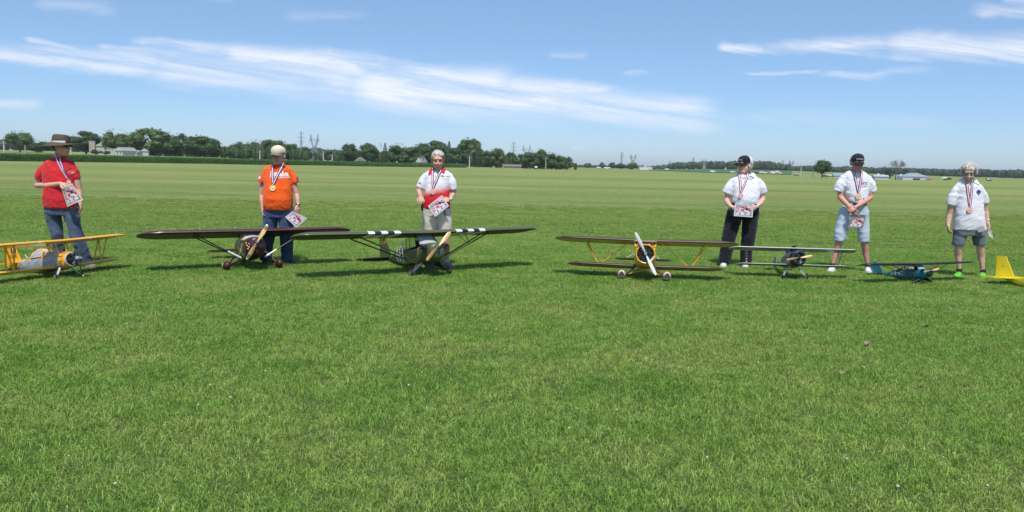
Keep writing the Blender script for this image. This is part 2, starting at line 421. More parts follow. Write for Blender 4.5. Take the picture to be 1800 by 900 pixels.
t.l.new(d1.outputs[0], ms.inputs[1]); t.l.new(tr.outputs[0], ms.inputs[2]); t.l.new(ms.outputs[0], o_.inputs[0])

def blade_patch(name, n, rad, h0, h1, wid, lean, rng):
    v = []; f = []; colr = []
    for i in range(n):
        rr = rad*math.sqrt(rng.random()); a = rng.random()*6.283
        bx, by = rr*math.cos(a), rr*math.sin(a)
        h = h0+(h1-h0)*rng.random()**1.4; az = rng.random()*6.283; l = lean*(0.25+rng.random())*h
        w = wid*(0.6+0.8*rng.random()); fa = rng.random()*6.283
        wx, wy = math.cos(fa)*w/2, math.sin(fa)*w/2
        ex, ey = math.cos(az)*l, math.sin(az)*l
        s0, s1 = rng.random(), rng.random()
        k = len(v)
        v += [(bx-wx, by-wy, -.01), (bx+wx, by+wy, -.01), (bx+ex*.35+wx*.9, by+ey*.35+wy*.9, h*.6), (bx+ex*.35-wx*.9, by+ey*.35-wy*.9, h*.6), (bx+ex, by+ey, h*(1-.25*lean*rng.random()))]
        f += [(k, k+1, k+2, k+3), (k+3, k+2, k+4)]
        colr += [(s0, s1, 0, 1)]*5
    me = bpy.data.meshes.new(name); me.from_pydata(v, [], f); me.materials.append(bmatl)
    ca = me.color_attributes.new('shade', 'FLOAT_COLOR', 'POINT'); ca.data.foreach_set('color', [q for cc in colr for q in cc])
    return bpy.data.objects.new(name, me)
prng = random.Random(3)
pc = bpy.data.collections.new('blade_patches')
for k in range(10): pc.objects.link(blade_patch('blade_patch', 260, .15, .014, .034, .0034, 1.15, prng))
pc2 = bpy.data.collections.new('tall_patches')
for k in range(6): pc2.objects.link(blade_patch('tall_patch', 16, .07, .03, .065, .0034, 1.3, prng))
pc3 = bpy.data.collections.new('far_patches')
for k in range(6): pc3.objects.link(blade_patch('far_patch', 420, .32, .010, .024, .0055, 1.2, prng))

def scatter_points(n_per, y0, y1, fall=None, seed=1, margin=1.2, keep=None):
    rng = np.random.default_rng(seed)
    # annular sector in front of the viewer, wider than the frame
    h = 1/math.sqrt(n_per); gx_ = np.arange(-y1*.72, y1*.72, h); gy_ = np.arange(y0*.5, y1, h); X_, Y_ = np.meshgrid(gx_, gy_)
    x = (X_+rng.uniform(-.55, .55, X_.shape)*h).ravel(); y = (Y_+rng.uniform(-.55, .55, X_.shape)*h).ravel(); r = np.hypot(x, y); k = (r > y0) & (r < y1) & (np.abs(np.arctan2(x, y)) < R(44)); x, y, r = x[k], y[k], r[k]
    if fall is not None:
        k = rng.random(n) < fall(r); x, y = x[k], y[k]
    return x, y
def scatter_obj(name, x, y, coll, smin, smax, seed, kind='stuff', zoff=0.0, tilt=0.12):
    me = bpy.data.meshes.new(name); z = terr(x, y)+zoff
    me.vertices.add(len(x)); me.vertices.foreach_set('co', np.stack([x, y, z], 1).ravel().astype('f'))
    o = link(name, me); tag(o, kind=kind)
    g = bpy.data.node_groups.new(name, 'GeometryNodeTree')
    g.interface.new_socket('Geometry', in_out='INPUT', socket_type='NodeSocketGeometry')
    g.interface.new_socket('Geometry', in_out='OUTPUT', socket_type='NodeSocketGeometry')
    N = g.nodes; L = g.links
    gi = N.new('NodeGroupInput'); go = N.new('NodeGroupOutput'); iop = N.new('GeometryNodeInstanceOnPoints')
    ci = N.new('GeometryNodeCollectionInfo'); ci.inputs['Collection'].default_value = coll
    ci.inputs['Separate Children'].default_value = True; ci.inputs['Reset Children'].default_value = True
    rv = N.new('FunctionNodeRandomValue'); rv.data_type = 'FLOAT_VECTOR'
    rv.inputs[0].default_value = (-tilt, -tilt, 0); rv.inputs[1].default_value = (tilt, tilt, 6.283); rv.inputs['Seed'].default_value = seed
    rs = N.new('FunctionNodeRandomValue'); rs.data_type = 'FLOAT'; rs.inputs[2].default_value = smin; rs.inputs[3].default_value = smax; rs.inputs['Seed'].default_value = seed+1
    L.new(gi.outputs[0], iop.inputs['Points']); L.new(ci.outputs[0], iop.inputs['Instance']); iop.inputs['Pick Instance'].default_value = True
    L.new(rv.outputs[0], iop.inputs['Rotation']); L.new(rs.outputs[1], iop.inputs['Scale']); L.new(iop.outputs[0], go.inputs[0])
    md = o.modifiers.new('scatter', 'NODES'); md.node_group = g
    return o
x, y = scatter_points(64, 1.8, 17.0, None, 11); scatter_obj('grass', x, y, pc, .75, 1.3, 5)
x, y = scatter_points(14, 16.0, 42.0, None, 12); k = y < 30-np.abs(RNG.normal(0, 5.0, len(y))); x, y = x[k], y[k]; scatter_obj('grass', x, y, pc3, .8, 1.25, 7)
x, y = scatter_points(5, 1.8, 22.0, None, 13)
kn = np.array([noise.noise(Vector((a*.7, b_*.7, 3.3))) for a, b_ in zip(x, y)]); k = kn > 0.10
scatter_obj('tall_grass', x[k], y[k], pc2, .7, 1.15, 9)
# clover heads
cl = bpy.data.collections.new('clover_heads')
for k in range(2):
    mb = MB(); mb.ell((0, 0, .030), (.008, .008, .006), nu=7, nv=5); mb.tube([(0, 0, 0), (0, 0, .04)], .0015, 4, caps=False)
    ob = mb.build('clover_head', mat('clover_white', (.50, .48, .38), .8, var=.2, vs=60)); COL.objects.unlink(ob); cl.objects.link(ob)
x, y = scatter_points(2.6, 2.2, 16.0, None, 14)
kn = np.array([noise.noise(Vector((a*.9, b_*.9, 8.1))) for a, b_ in zip(x, y)]); k = kn > 0.14
scatter_obj('clover_flowers', x[k], y[k], cl, .6, 1.1, 15)
# three curled dead leaves
lm = mat('dead_leaf_brown', (.26, .19, .11), .8, var=.3, vs=40)
for px, py, lb, s_ in [(1625, 578, 'brown dead leaf on the lawn farthest to the right', .75), (1526, 610, 'curled tan dead leaf lying in the lawn, the largest one', .8), (1482, 662, 'small brown dead leaf nearest the camera', .6)]:
    P = ground(px, py); mb = MB(); vs = []; n = 9
    for i in range(n):
        for j in range(5):
            u = i/(n-1); w = (math.sin(math.pi*u)**.8)*.035*s_; vv = (j/4-.5)*2
            vs.append((vv*w, (u-.5)*.11*s_, .028+abs(vv)**2*.018*s_+.012*math.sin(u*5)))
    mb.add(vs, [(i*5+j, i*5+j+1, (i+1)*5+j+1, (i+1)*5+j) for i in range(n-1) for j in range(4)])
    lo = mb.build('dead_leaf', lm); lo.location = P; lo.rotation_euler = (0, .2, prng.random()*6); tag(lo, lb, 'leaf', 'dead leaves on the lawn')

# ------------------------------------------------------------------ trees
def leaf_mat(name, lo, mid_, hi):
    m = bpy.data.materials.new(name); m.use_nodes = True; t = NT(m.node_tree); t.n.clear()
    o = t.new('ShaderNodeOutputMaterial'); pos = t.new('ShaderNodeNewGeometry').outputs['Position']
    oi = t.new('ShaderNodeObjectInfo').outputs['Random']
    n = t.noise(pos, .55, 3, .6); n2 = t.noise(pos, .12, 2, .5)
    f = t.math('ADD', t.math('MULTIPLY', n, .6), t.math('ADD', t.math('MULTIPLY', n2, .25), t.math('MULTIPLY', oi, .18)))
    c = t.ramp(f, [(.30, lo), (.5, mid_), (.72, hi)])
    d = t.new('ShaderNodeBsdfPrincipled'); t.l.new(c, d.inputs['Base Color']); d.inputs['Roughness'].default_value = .6; d.inputs['Specular IOR Level'].default_value = .25
    tr = t.new('ShaderNodeBsdfTranslucent'); t.l.new(c, tr.inputs[0])
    ms = t.new('ShaderNodeMixShader'); ms.inputs[0].default_value = .25; t.l.new(d.outputs[0], ms.inputs[1]); t.l.new(tr.outputs[0], ms.inputs[2])
    t.l.new(ms.outputs[0], o.inputs[0]); MATS[name] = m; return m
LEAF = leaf_mat('leaf_green', (.048, .092, .028), (.084, .146, .042), (.135, .195, .060))
LEAFD = leaf_mat('leaf_dark', (.038, .074, .028), (.060, .108, .038), (.094, .145, .052))
LEAFL = leaf_mat('leaf_light', (.060, .095, .026), (.095, .140, .038), (.135, .180, .055))
LEAFP = leaf_mat('leaf_pale', (.090, .115, .055), (.125, .150, .075), (.16, .185, .10))
FAR = leaf_mat('leaf_far', (.050, .078, .045), (.068, .102, .056), (.095, .130, .068))
BARK = mat('bark', (.13, .105, .08), .9, var=.3, vs=3, bump=.5, bs=8, bdist=.05)
BARKP = mat('bark_pale', (.36, .33, .29), .9, var=.2, vs=3)

def leaf_quads(mb, c, r, n, size, rng, squash=1.0, shell=.55):
    for _ in range(n):
        d = Vector((rng.gauss(0, 1), rng.gauss(0, 1), rng.gauss(0, 1))).normalized()
        if d.z < -.5 and rng.random() < .6: d.z = -d.z
        k = shell+(1-shell)*rng.random()**.6
        p = Vector(c)+Vector((d.x*r[0], d.y*r[1], d.z*r[2]))*k
        nrm = (d+Vector((rng.gauss(0, .5), rng.gauss(0, .5), rng.gauss(0, .5)+.35))).normalized()
        a = nrm.orthogonal().normalized(); b = nrm.cross(a); th = rng.random()*3.14
        a, b = a*math.cos(th)+b*math.sin(th), b*math.cos(th)-a*math.sin(th)
        s = size*(.55+.9*rng.random())
        a = a*s; b = b*s*(.5+.5*rng.random())
        mb.add([p-a, p-b*.8+a*.2, p+a, p+b], [(0, 1, 2, 3)])
def make_tree(kind, seed):
    """normalised to height 1 and crown width 1; returns (crown mesh, trunk mesh)"""
    rng = random.Random(seed); cr = MB(); tr = MB()
    trunk_top = {'round': .35, 'oak': .45, 'bush': .15, 'tall': .5, 'low': .2}.get(kind, .4)
    if kind in ('round', 'oak', 'bush', 'tall', 'low'):
        base = {'round': .17, 'oak': .06, 'bush': 0.0, 'tall': .07, 'low': .0}[kind]
        n = {'round': 26, 'oak': 44, 'bush': 28, 'tall': 42, 'low': 36}[kind]
        cz = (1+base)/2; rz = (1-base)/2
        for i in range(n):
            for _ in range(40):
                d = Vector((rng.uniform(-1, 1), rng.uniform(-1, 1), rng.uniform(-1, 1)))
                if d.length < 1: break
            if kind == 'round': d = d.normalized()*d.length**.5*.68
            elif kind in ('oak', 'tall'): d = d.normalized()*d.length**.4*.78
            else: d = d.normalized()*d.length**.5*.7; 
            wide = 1.0 if d.z < 0.1 else (1-.35*d.z)
            if kind in ('bush', 'low'): wide = 1.08-.42*max(d.z, -.6)
            rr = rng.uniform(.10, .18)*(1.15 if kind == 'round' else 1)
            c = (d.x*.5*wide, d.y*.5*wide, cz+d.z*rz)
            k = Vector((rr*1.15, rr*1.15, rr*rng.uniform(.7, 1.0)*1.2))
            cr.ell(c, (k.x*.72, k.y*.72, k.z*.7), nu=6, nv=4)
            leaf_quads(cr, c, k, 84, .023, rng)
        for i in range(70):   # stray sprays outside the clumps
            d = Vector((rng.gauss(0, 1), rng.gauss(0, 1), rng.gauss(0, 1))).normalized()
            leaf_quads(cr, (d.x*.44, d.y*.44, cz+d.z*rz*.90), (.03, .03, .03), 5, .017, rng)
        tr.tube([(0, 0, -.03), (.004, 0, trunk_top*.5), (.01, .005, trunk_top), (.02, .01, .75)], [.030, .024, .018, .005], 7)
        for i in range(8):
            a = rng.random()*6.28; z0 = trunk_top*rng.uniform(.55, 1.1)
            tr.tube([(0, 0, z0), (.14*math.cos(a), .14*math.sin(a), z0+.12), (.34*math.cos(a), .34*math.sin(a), z0+.30)], [.013, .009, .003], 5)
    elif kind == 'conifer':
        tr.tube([(0, 0, -.03), (0, 0, .97)], [.025, .003], 6)
        for i in range(15):
            z = .16+i*.057; w = (1-z)*.52*rng.uniform(.7, 1.15)+.03
            for j in range(8):
                a = j*.785+rng.random(); p = Vector((w*math.cos(a), w*math.sin(a), z-.03))
                tr.tube([(0, 0, z), p], [.006, .002], 3, caps=False)
                leaf_quads(cr, (p.x*.65, p.y*.65, z-.01), (w*.42, w*.42, .020), 16, .020, rng)
    elif kind == 'spruce':
        tr.tube([(0, 0, -.03), (0, 0, .9)], [.03, .004], 6)
        for i in range(20):
            z = .04+i*.047; w = (1-z)**.8*.5*rng.uniform(.88, 1.1)
            leaf_quads(cr, (0, 0, z), (w, w, .05), 85, .024, rng, shell=.4)
            cr.ell((0, 0, z), (w*.75, w*.75, .04), nu=7, nv=4)
    elif kind in ('dead', 'sparse'):
        def branch(p, d, L, r, k):
            q = p+d*L; tr.tube([p, p.lerp(q, .5)+Vector((rng.gauss(0, .006), rng.gauss(0, .006), 0)), q], [r, r*.8, r*.6], 4, caps=False)
            if k == 0:
                if kind == 'sparse': leaf_quads(cr, q, (.04, .04, .04), 3, .008, rng, shell=.1)
                return
            for _ in range(3 if k > 1 else 4):
                e = (d+Vector((rng.gauss(0, .55), rng.gauss(0, .55), rng.gauss(.1, .35)))).normalized()
                branch(q, e, L*rng.uniform(.62, .85), r*.6, k-1)
        if kind == 'sparse':
            for a in range(6): branch(Vector((0, 0, .30+.02*a)), Vector((math.cos(a*1.05)*.8, math.sin(a*1.05)*.8, .9)).normalized(), .20, .010, 4)
            tr.tube([(0, 0, -.03), (0, 0, .45)], [.028, .014], 6)
        else:
            tr.tube([(0, 0, -.03), (0, 0, .4)], [.025, .016], 6); branch(Vector((0, 0, .35)), Vector((.05, 0, 1)), .22, .014, 4)
    cm_ = None
    if cr.v:
        cm_ = cr.mesh('crown')
    tm = tr.mesh('trunk'); tm.polygons.foreach_set('use_smooth', [True]*len(tm.polygons))
    return cm_, tm
PROTO = {}
def tree_proto(kind, leaf, seed):
    k = (kind, leaf.name, seed)
    if k not in PROTO:
        base = PROTO.get((kind, seed))
        if base is None: base = make_tree(kind, seed); PROTO[(kind, seed)] = base
        c, tk = base
        if c is not None: c = c.copy(); c.materials.clear(); c.materials.append(leaf)
        tk = tk.copy(); tk.materials.append(BARKP if kind in ('dead',) else BARK); PROTO[k] = (c, tk)
    return PROTO[k]
def tree(name, label, px, top, wpx, base, dist, kind='oak', leaf=None, seed=1, group='trees of the left tree belt'):
    leaf = leaf or LEAF
    d = ray(px, base); h = math.hypot(d.x, d.y); x = d.x/h*dist; y = d.y/h*dist
    z = tz(x, y); depth = (Vector((x, y, z))-Vector((0, 0, EYE))).dot(_F)
    lo, hi = z, z+80
    for _ in range(40):
        mid_ = (lo+hi)/2; P = Vector((x, y, mid_-EYE))
        if 450-1300*P.dot(_U)/P.dot(_F) > top: lo = mid_
        else: hi = mid_
    Ht = lo-z; Wd = wpx/1300*depth*1.06
    c, tk = tree_proto(kind, leaf, seed)
    g = thing(name, label, 'tree', (x, y, z-.05), random.random()*6.28, group)
    if kind in ('bush', 'low', 'oak', 'tall'): Wd *= 1.15
    g.scale = (Wd, Wd, Ht*1.02)
    if c is not None: link('crown', c, g)
    link('trunk', tk, g)
    return g
L_, D_, P_, N_ = LEAFL, LEAFD, LEAFP, LEAF
TREES = [
 ('oak_tree', 'open-crowned tree left of the man in the wide-brimmed hat, its dark trunk bare below', 36, 228, 46, 275, 385, 'round', N_, 1),
 ('shrubby_tree', 'low bushy tree just left of the brimmed hat', 73, 246, 34, 274, 400, 'bush', D_, 2),
 ('dark_tree', 'dark full tree between the brimmed hat and the white farmhouse', 152, 230, 48, 275, 380, 'oak', D_, 3),
 ('farmyard_shrub', 'dark shrub in front of the pale silo', 169, 262, 16, 276, 352, 'bush', D_, 4),
 ('light_tree', 'yellow-green tree with a forked trunk in front of the white farmhouse', 205, 226, 52, 275, 362, 'round', L_, 5),
 ('farmyard_shrub', 'small round shrub beside the cottage with two windows', 186, 264, 14, 276, 352, 'bush', N_, 6),
 ('broad_tree', 'biggest broad dark tree right of the white cottage', 268, 224, 70, 277, 380, 'oak', N_, 7),
 ('tree', 'tree filling the right flank of the biggest tree by the cottage', 296, 238, 34, 277, 392, 'low', D_, 8),
 ('grey_tree', 'grey-green tree top standing behind the pale willow', 317, 233, 30, 276, 430, 'oak', D_, 9),
 ('pale_willow', 'pale olive willow-like tree between two dark trees', 315, 244, 28, 276, 395, 'bush', P_, 10),
 ('tree', 'dark tree with an uneven crown right of the pale willow', 351, 236, 54, 278, 385, 'oak', N_, 11),
 ('tree', 'smaller tree leaning off the right side of the uneven dark tree', 377, 243, 26, 278, 392, 'oak', D_, 12),
 ('hedgerow_tree', 'low tree in the gap before the left wood begins', 398, 256, 24, 280, 410, 'low', N_, 13),
 ('hedgerow_tree', 'low dark tree at the left foot of the wood behind the khaki cap', 414, 251, 26, 281, 430, 'low', D_, 14),
 ('wood_tree', 'first full crown of the wood left of the khaki cap', 428, 247, 34, 282, 440, 'bush', N_, 15),
 ('wood_tree', 'second crown of the wood left of the khaki cap', 449, 245, 34, 282, 435, 'low', N_, 16),
 ('wood_tree', 'highest crown of the wood just left of the khaki cap', 471, 242.5, 34, 283, 440, 'bush', D_, 17),
 ('wood_tree', 'crown rising directly above the khaki cap', 491, 245, 34, 283, 435, 'low', N_, 18),
 ('wood_tree', 'crown right of the khaki cap', 511, 250, 32, 284, 440, 'bush', N_, 19),
 ('wood_tree', 'last sloping crown at the right end of the wood by the khaki cap', 527, 260, 24, 284, 440, 'low', N_, 20),
 ('far_tree', 'distant tree below the single-mast pylon', 539, 256, 20, 283, 560, 'low', D_, 21),
 ('far_tree', 'distant tree right behind the legs of the wide pylon', 556, 257, 26, 283, 1150, 'low', D_, 22),
 ('far_tree', 'distant low tree right of the wide pylon', 575, 261, 26, 284, 640, 'low', D_, 23),
 ('blue_spruce', 'small dark spruce between two light poles', 592, 268, 17, 287, 430, 'spruce', D_, 24),
 ('far_tree', 'low distant tree left of the pair of dark round trees', 600, 263, 20, 285, 620, 'low', N_, 25),
 ('dark_tree', 'tall dark round tree left of the grey shed', 614, 250, 29, 288, 370, 'tall', D_, 26),
 ('dark_tree', 'dark round tree behind the grey shed', 647, 250.5, 33, 290, 385, 'tall', D_, 27),
 ('dead_tree', 'bare pale dead tree left of the ragged pine', 668, 249.5, 12, 289, 380, 'dead', D_, 28),
 ('pine_tree', 'ragged narrow pine right of the dead tree', 677, 250.5, 20, 289, 380, 'conifer', D_, 29),
 ('tree', 'leafy tree right of the ragged pine', 700, 251, 40, 291, 385, 'low', N_, 30),
 ('tree', 'wide green tree left of the grey-roofed house', 722, 256, 44, 292, 378, 'bush', N_, 31),
 ('tree', 'tree standing behind the grey-roofed house', 742, 250, 36, 292, 400, 'low', D_, 32),
 ('tall_tree', 'tall dark tree behind the white-haired man', 765, 247, 48, 293, 395, 'tall', D_, 33),
 ('tall_tree', 'dark tree right behind the white-haired man with a pine-like tip', 789, 248, 24, 293, 410, 'conifer', D_, 34),
 ('dark_tree', 'low dark spreading tree right of the white-haired man', 806, 257, 42, 295, 375, 'low', D_, 35),
 ('tall_tree', 'highest open tree of the right belt, above the utility pole', 826, 240.5, 42, 295, 400, 'oak', N_, 36),
 ('spruce_tree', 'blue-green spruce right of the utility pole', 840, 262, 28, 295, 365, 'spruce', D_, 37),
 ('tree', 'tree filling the gap right of the blue-green spruce', 856, 263, 26, 295, 395, 'low', N_, 38),
 ('tree', 'bright green tree left of the low brown-roofed house', 873, 259, 30, 296, 370, 'low', L_, 39),
 ('tree', 'dark distant tree below the single-mast pylon of the right pair', 897, 267, 24, 295, 420, 'low', D_, 40),
 ('tree', 'low tree behind the right end of the brown-roofed house', 915, 269, 24, 296, 395, 'low', N_, 41),
 ('tree', 'first full tree right of the brown-roofed house', 931, 265, 32, 298, 362, 'bush', N_, 42),
 ('tree', 'tallest crown near the right end of the belt', 950, 260, 34, 298, 368, 'low', N_, 43),
 ('tree', 'tree right of the last thin pole of the belt', 968, 266, 28, 298.5, 362, 'bush', D_, 44),
 ('tree', 'green tree second from the right end of the belt', 984, 271, 24, 299, 360, 'low', N_, 45),
 ('tree', 'yellowish tree closing the belt at its right end', 997, 274, 20, 299, 358, 'bush', L_, 46),
 ('field_tree', 'small round tree in the distance, first right of the tree belt', 1033, 286, 15, 296.5, 640, 'bush', N_, 47),
 ('field_tree', 'pale small tree in the distance between two white sheds', 1059, 284.5, 11, 296.5, 680, 'bush', P_, 48),
 ('field_tree', 'dark small round tree above the white sheds', 1076, 284.5, 13, 296.5, 640, 'low', D_, 49),
 ('field_tree', 'flat dark tree below the distant single-mast pylon', 1091, 286, 16, 297, 600, 'low', D_, 50),
 ('field_tree', 'round bright tree just left of the white factory building', 1112, 284, 19, 297.5, 560, 'bush', N_, 51),
 ('lone_tree', 'dark round lone tree on the field left of the smiling man in the trucker cap', 1445, 279, 33, 312, 330, 'round', D_, 52),
 ('sparse_tree', 'grey nearly leafless tree in front of the metal hangars', 1573.5, 278.5, 34, 320, 330, 'sparse', P_, 53),
 ('hangar_tree', 'dark tree left behind the grey nearly leafless tree', 1561, 295, 15, 317, 470, 'bush', D_, 54),
 ('hangar_tree', 'dark tree behind the left end of the big metal hangar', 1590, 296, 18, 318, 520, 'bush', D_, 55),
]
for T_ in TREES:
    n_, lb, px, tp, w_, bs_, ds, kd, lf, sd = T_
    grp = 'trees of the left tree belt' if px < 1005 else ('small trees on the far field' if px < 1130 else 'trees near the hangars')
    tree(n_, lb, px, tp, w_, bs_, ds, kd, lf, 100+sd % 7 if kd in ('bush', 'low') else 200+sd % 5, grp)

# far woods that read as one mass
def wood(name, prof, dist0, dist1, rows, leaf, seed, step=9):
    """prof: (photo x, crown top y, base y)"""
    rng = random.Random(seed); mb = MB(); xs = [p[0] for p in prof]
    x = xs[0]
    for rw in range(rows):
        dist = dist0+(dist1-dist0)*rw/max(1, rows-1); x = xs[0]+rng.random()*step
        while x < xs[-1]:
            top = np.interp(x, xs, [p[1] for p in prof]); base = np.interp(x, xs, [p[2] for p in prof])
            d = ray(x, base); h = math.hypot(d.x, d.y); wx, wy = d.x/h*dist, d.y/h*dist; z = tz(wx, wy)
            dep = dist*math.cos(math.atan2(d.x, d.y)); ztop = EYE+(ray(x, top+rng.uniform(-.7, 1.6)).z/math.hypot(ray(x, top).x, ray(x, top).y))*dist
            H = max(3, ztop-z); w = step*rng.uniform(.8, 1.5)/1300*dep
            c = (wx+rng.gauss(0, 3), wy+rng.gauss(0, 8), z+H*.47)
            mb.ell(c, (w*.66, w*.66, H*.50), nu=7, nv=5)
            for q in range(4):
                cc = (c[0]+rng.gauss(0, w*.3), c[1]+rng.gauss(0, w*.3), z+H*rng.uniform(.15, .8))
                leaf_quads(mb, cc, (w*.42, w*.42, H*.24), 22, .85*dist/1000, rng)
            leaf_quads(mb, c, (w*.7, w*.7, H*.5), 45, .8*dist/1000, rng, shell=.8)
            x += step*rng.uniform(.6, 1.2)
    o = mb.build(name, leaf, smooth=False, fixn=False); tag(o, kind='stuff'); return o
wood('far_wood', [(-700, 246, 268), (-100, 245, 268), (0, 243, 268), (60, 249, 269), (120, 253, 270), (200, 254, 273), (420, 257, 278), (540, 259, 283), (620, 265, 285)], 820, 900, 2, FAR, 1, 11)
wood('undergrowth', [(225, 262, 277), (260, 256, 278), (300, 254, 278), (345, 256, 279), (380, 258, 280), (415, 257, 281), (470, 256, 283), (530, 264, 284), (545, 267, 284)], 425, 445, 2, LEAFD, 21, 6)
wood('undergrowth', [(602, 272, 287), (640, 270, 289), (665, 266, 290), (700, 262, 291), (760, 262, 293), (820, 264, 295), (880, 270, 296), (930, 274, 298), (985, 282, 299), (1002, 288, 299)], 400, 415, 2, LEAFD, 22, 6)
wood('far_wood', [(985, 286, 297), (1010, 289, 297), (1030, 291, 297), (1060, 290, 297), (1100, 290, 297), (1150, 292, 298), (1190, 290, 299)], 1000, 1100, 2, FAR, 2, 7)
wood('forest_hill', [(1150, 294, 299), (1180, 288, 299), (1200, 284, 299), (1225, 283, 298.5), (1270, 282.5, 299), (1330, 282.5, 300), (1350, 283, 301), (1375, 288, 302), (1383, 292, 302)], 900, 1020, 3, FAR, 3, 7)
wood('far_wood', [(1375, 297, 303), (1392, 293, 304), (1410, 290, 304), (1440, 291, 304.5), (1465, 292.5, 305), (1500, 292, 306), (1540, 294, 308), (1600, 295, 310), (1660, 296.5, 311.5), (1740, 297.5, 313), (1800, 298, 314), (1900, 299, 316), (2400, 308, 326)], 1050, 1180, 3, FAR, 4, 8)

# ------------------------------------------------------------------ crops and far field surfaces
def sheet(name, poly, material, dz=0.02, n=24, mh=0.0):
    """surface strip between two polylines given as (photo x, dist near, dist far), draped on the terrain"""
    vs = []; fs = []; k = n
    pts = []
    xs = [p[0] for p in poly]; X_ = np.linspace(xs[0], xs[-1], 60)
    for px in X_:
        d = ray(px, 300); h = math.hypot(d.x, d.y)
        a = np.interp(px, xs, [p[1] for p in poly]); b_ = np.interp(px, xs, [p[2] for p in poly])
        for j in range(k):
            r_ = a+(b_-a)*j/(k-1); x_, y_ = d.x/h*r_, d.y/h*r_; vs.append((x_, y_, tz(x_, y_)+dz+(mh if 0 < j < k-1 else (mh if mh else 0))))
    for i in range(59):
        for j in range(k-1): fs.append((i*k+j, (i+1)*k+j, (i+1)*k+j+1, i*k+j+1))
    mb = MB(); mb.add(vs, fs)
    if mh:   # skirts so that the slab of crop stands on the ground
        for jj in (0, k-1):
            o = len(mb.v); line = [vs[i*k+jj] for i in range(60)]
            mb.add(line+[(p[0], p[1], p[2]-mh-dz-.3) for p in line], [(i, i+1, 60+i+1, 60+i) for i in range(59)])
    return mb
def corn(name, poly, hgt, leaf, seed, nleaf, size=.30):
    mb = sheet(name, poly, None, 0, 14, hgt*.8)
    rng = random.Random(seed); xs = [p[0] for p in poly]
    for _ in range(nleaf):
        px = xs[0]+(xs[-1]-xs[0])*rng.random(); d = ray(px, 300); h = math.hypot(d.x, d.y)
        a = np.interp(px, xs, [p[1] for p in poly]); b_ = np.interp(px, xs, [p[2] for p in poly])
        front = rng.random() < .62
        r_ = a-.3*rng.random() if front else a+(b_-a)*rng.random()**1.6
        x_, y_ = d.x/h*r_, d.y/h*r_
        mb_z = hgt*(rng.random()*1.0 if front else rng.uniform(.8, 1.05))
        p = Vector((x_, y_, mb_z)); s = size*rng.uniform(.6, 1.6); an = rng.uniform(-1, 1); tl = rng.uniform(-.9, .9)
        q = Vector((math.cos(an), math.sin(an)*.6, 0))*s*.35; u = Vector((math.sin(tl)*.5, rng.uniform(-.3, .3), 1)).normalized()*s
        mb.add([p-q, p+q, p+q*.3+u], [(0, 1, 2)]); mb.v[-1] = tuple(Vector(mb.v[-1])); 
        L0 = len(mb.v)-3
        zz = TZC(x_, y_)
        for i in range(L0, L0+3): mb.v[i] = (mb.v[i][0], mb.v[i][1], mb.v[i][2]+zz)
    o = mb.build(name, leaf, smooth=False, fixn=False); tag(o, kind='stuff'); return o
_gx = np.linspace(-700, 700, 141); _gy = np.linspace(60, 900, 141); _GX, _GY = np.meshgrid(_gx, _gy); _GZ = terr(_GX.ravel(), _GY.ravel()).reshape(_GX.shape)
def TZC(x, y):
    i = min(max((x+700)/10, 0), 139.99); j = min(max((y-60)/6, 0), 139.99); i0, j0 = int(i), int(j); a, b_ = i-i0, j-j0
    return float(_GZ[j0, i0]*(1-a)*(1-b_)+_GZ[j0, i0+1]*a*(1-b_)+_GZ[j0+1, i0]*(1-a)*b_+_GZ[j0+1, i0+1]*a*b_)
CORN = leaf_mat('corn_leaf', (.055, .135, .036), (.080, .175, .050), (.115, .21, .064))
corn('corn_field', [(-500, 170, 215), (0, 178, 225), (300, 198, 245), (480, 225, 270), (700, 288, 325), (820, 318, 345)], 1.25, CORN, 5, 60000)
SOY = mat('soybean_leaf', (.050, .135, .035), .9, var=.15, vs=.05, obj=True)
o = sheet('soybean_field', [(1140, 520, 640), (1190, 470, 800), (1250, 430, 900), (1340, 430, 900), (1372, 440, 900), (1392, 520, 880)], None, .25, 10); o = o.build('soybean_field', SOY); tag(o, kind='stuff')
PALE = mat('pale_meadow', (.20, .29, .075), .9, var=.15, vs=.03)
o = sheet('meadow', [(-500, 385, 520), (0, 385, 520), (130, 385, 500), (210, 380, 480)], None, .12, 10).build('meadow', PALE); tag(o, kind='structure')
o = sheet('meadow', [(535, 400, 560), (560, 395, 600), (600, 380, 560), (625, 370, 500)], None, .12, 10).build('meadow', PALE); tag(o, kind='structure')
GRAV = mat('gravel', (.42, .37, .29), .95, var=.15, vs=.3)
o = sheet('gravel_road', [(1535, 382, 396), (1580, 370, 396), (1620, 372, 392), (1650, 380, 388)], None, .15, 5).build('gravel_road', GRAV); tag(o, kind='structure')
o = sheet('farm_track', [(1363, 640, 760), (1367, 560, 760), (1371, 470, 640), (1376, 430, 520)], None, .6, 6).build('farm_track', GRAV); tag(o, kind='structure')
o = sheet('dirt_patch', [(1426, 318, 324), (1440, 312, 330), (1455, 316, 322)], None, .18, 5).build('dirt_patch', GRAV); tag(o, kind='structure')

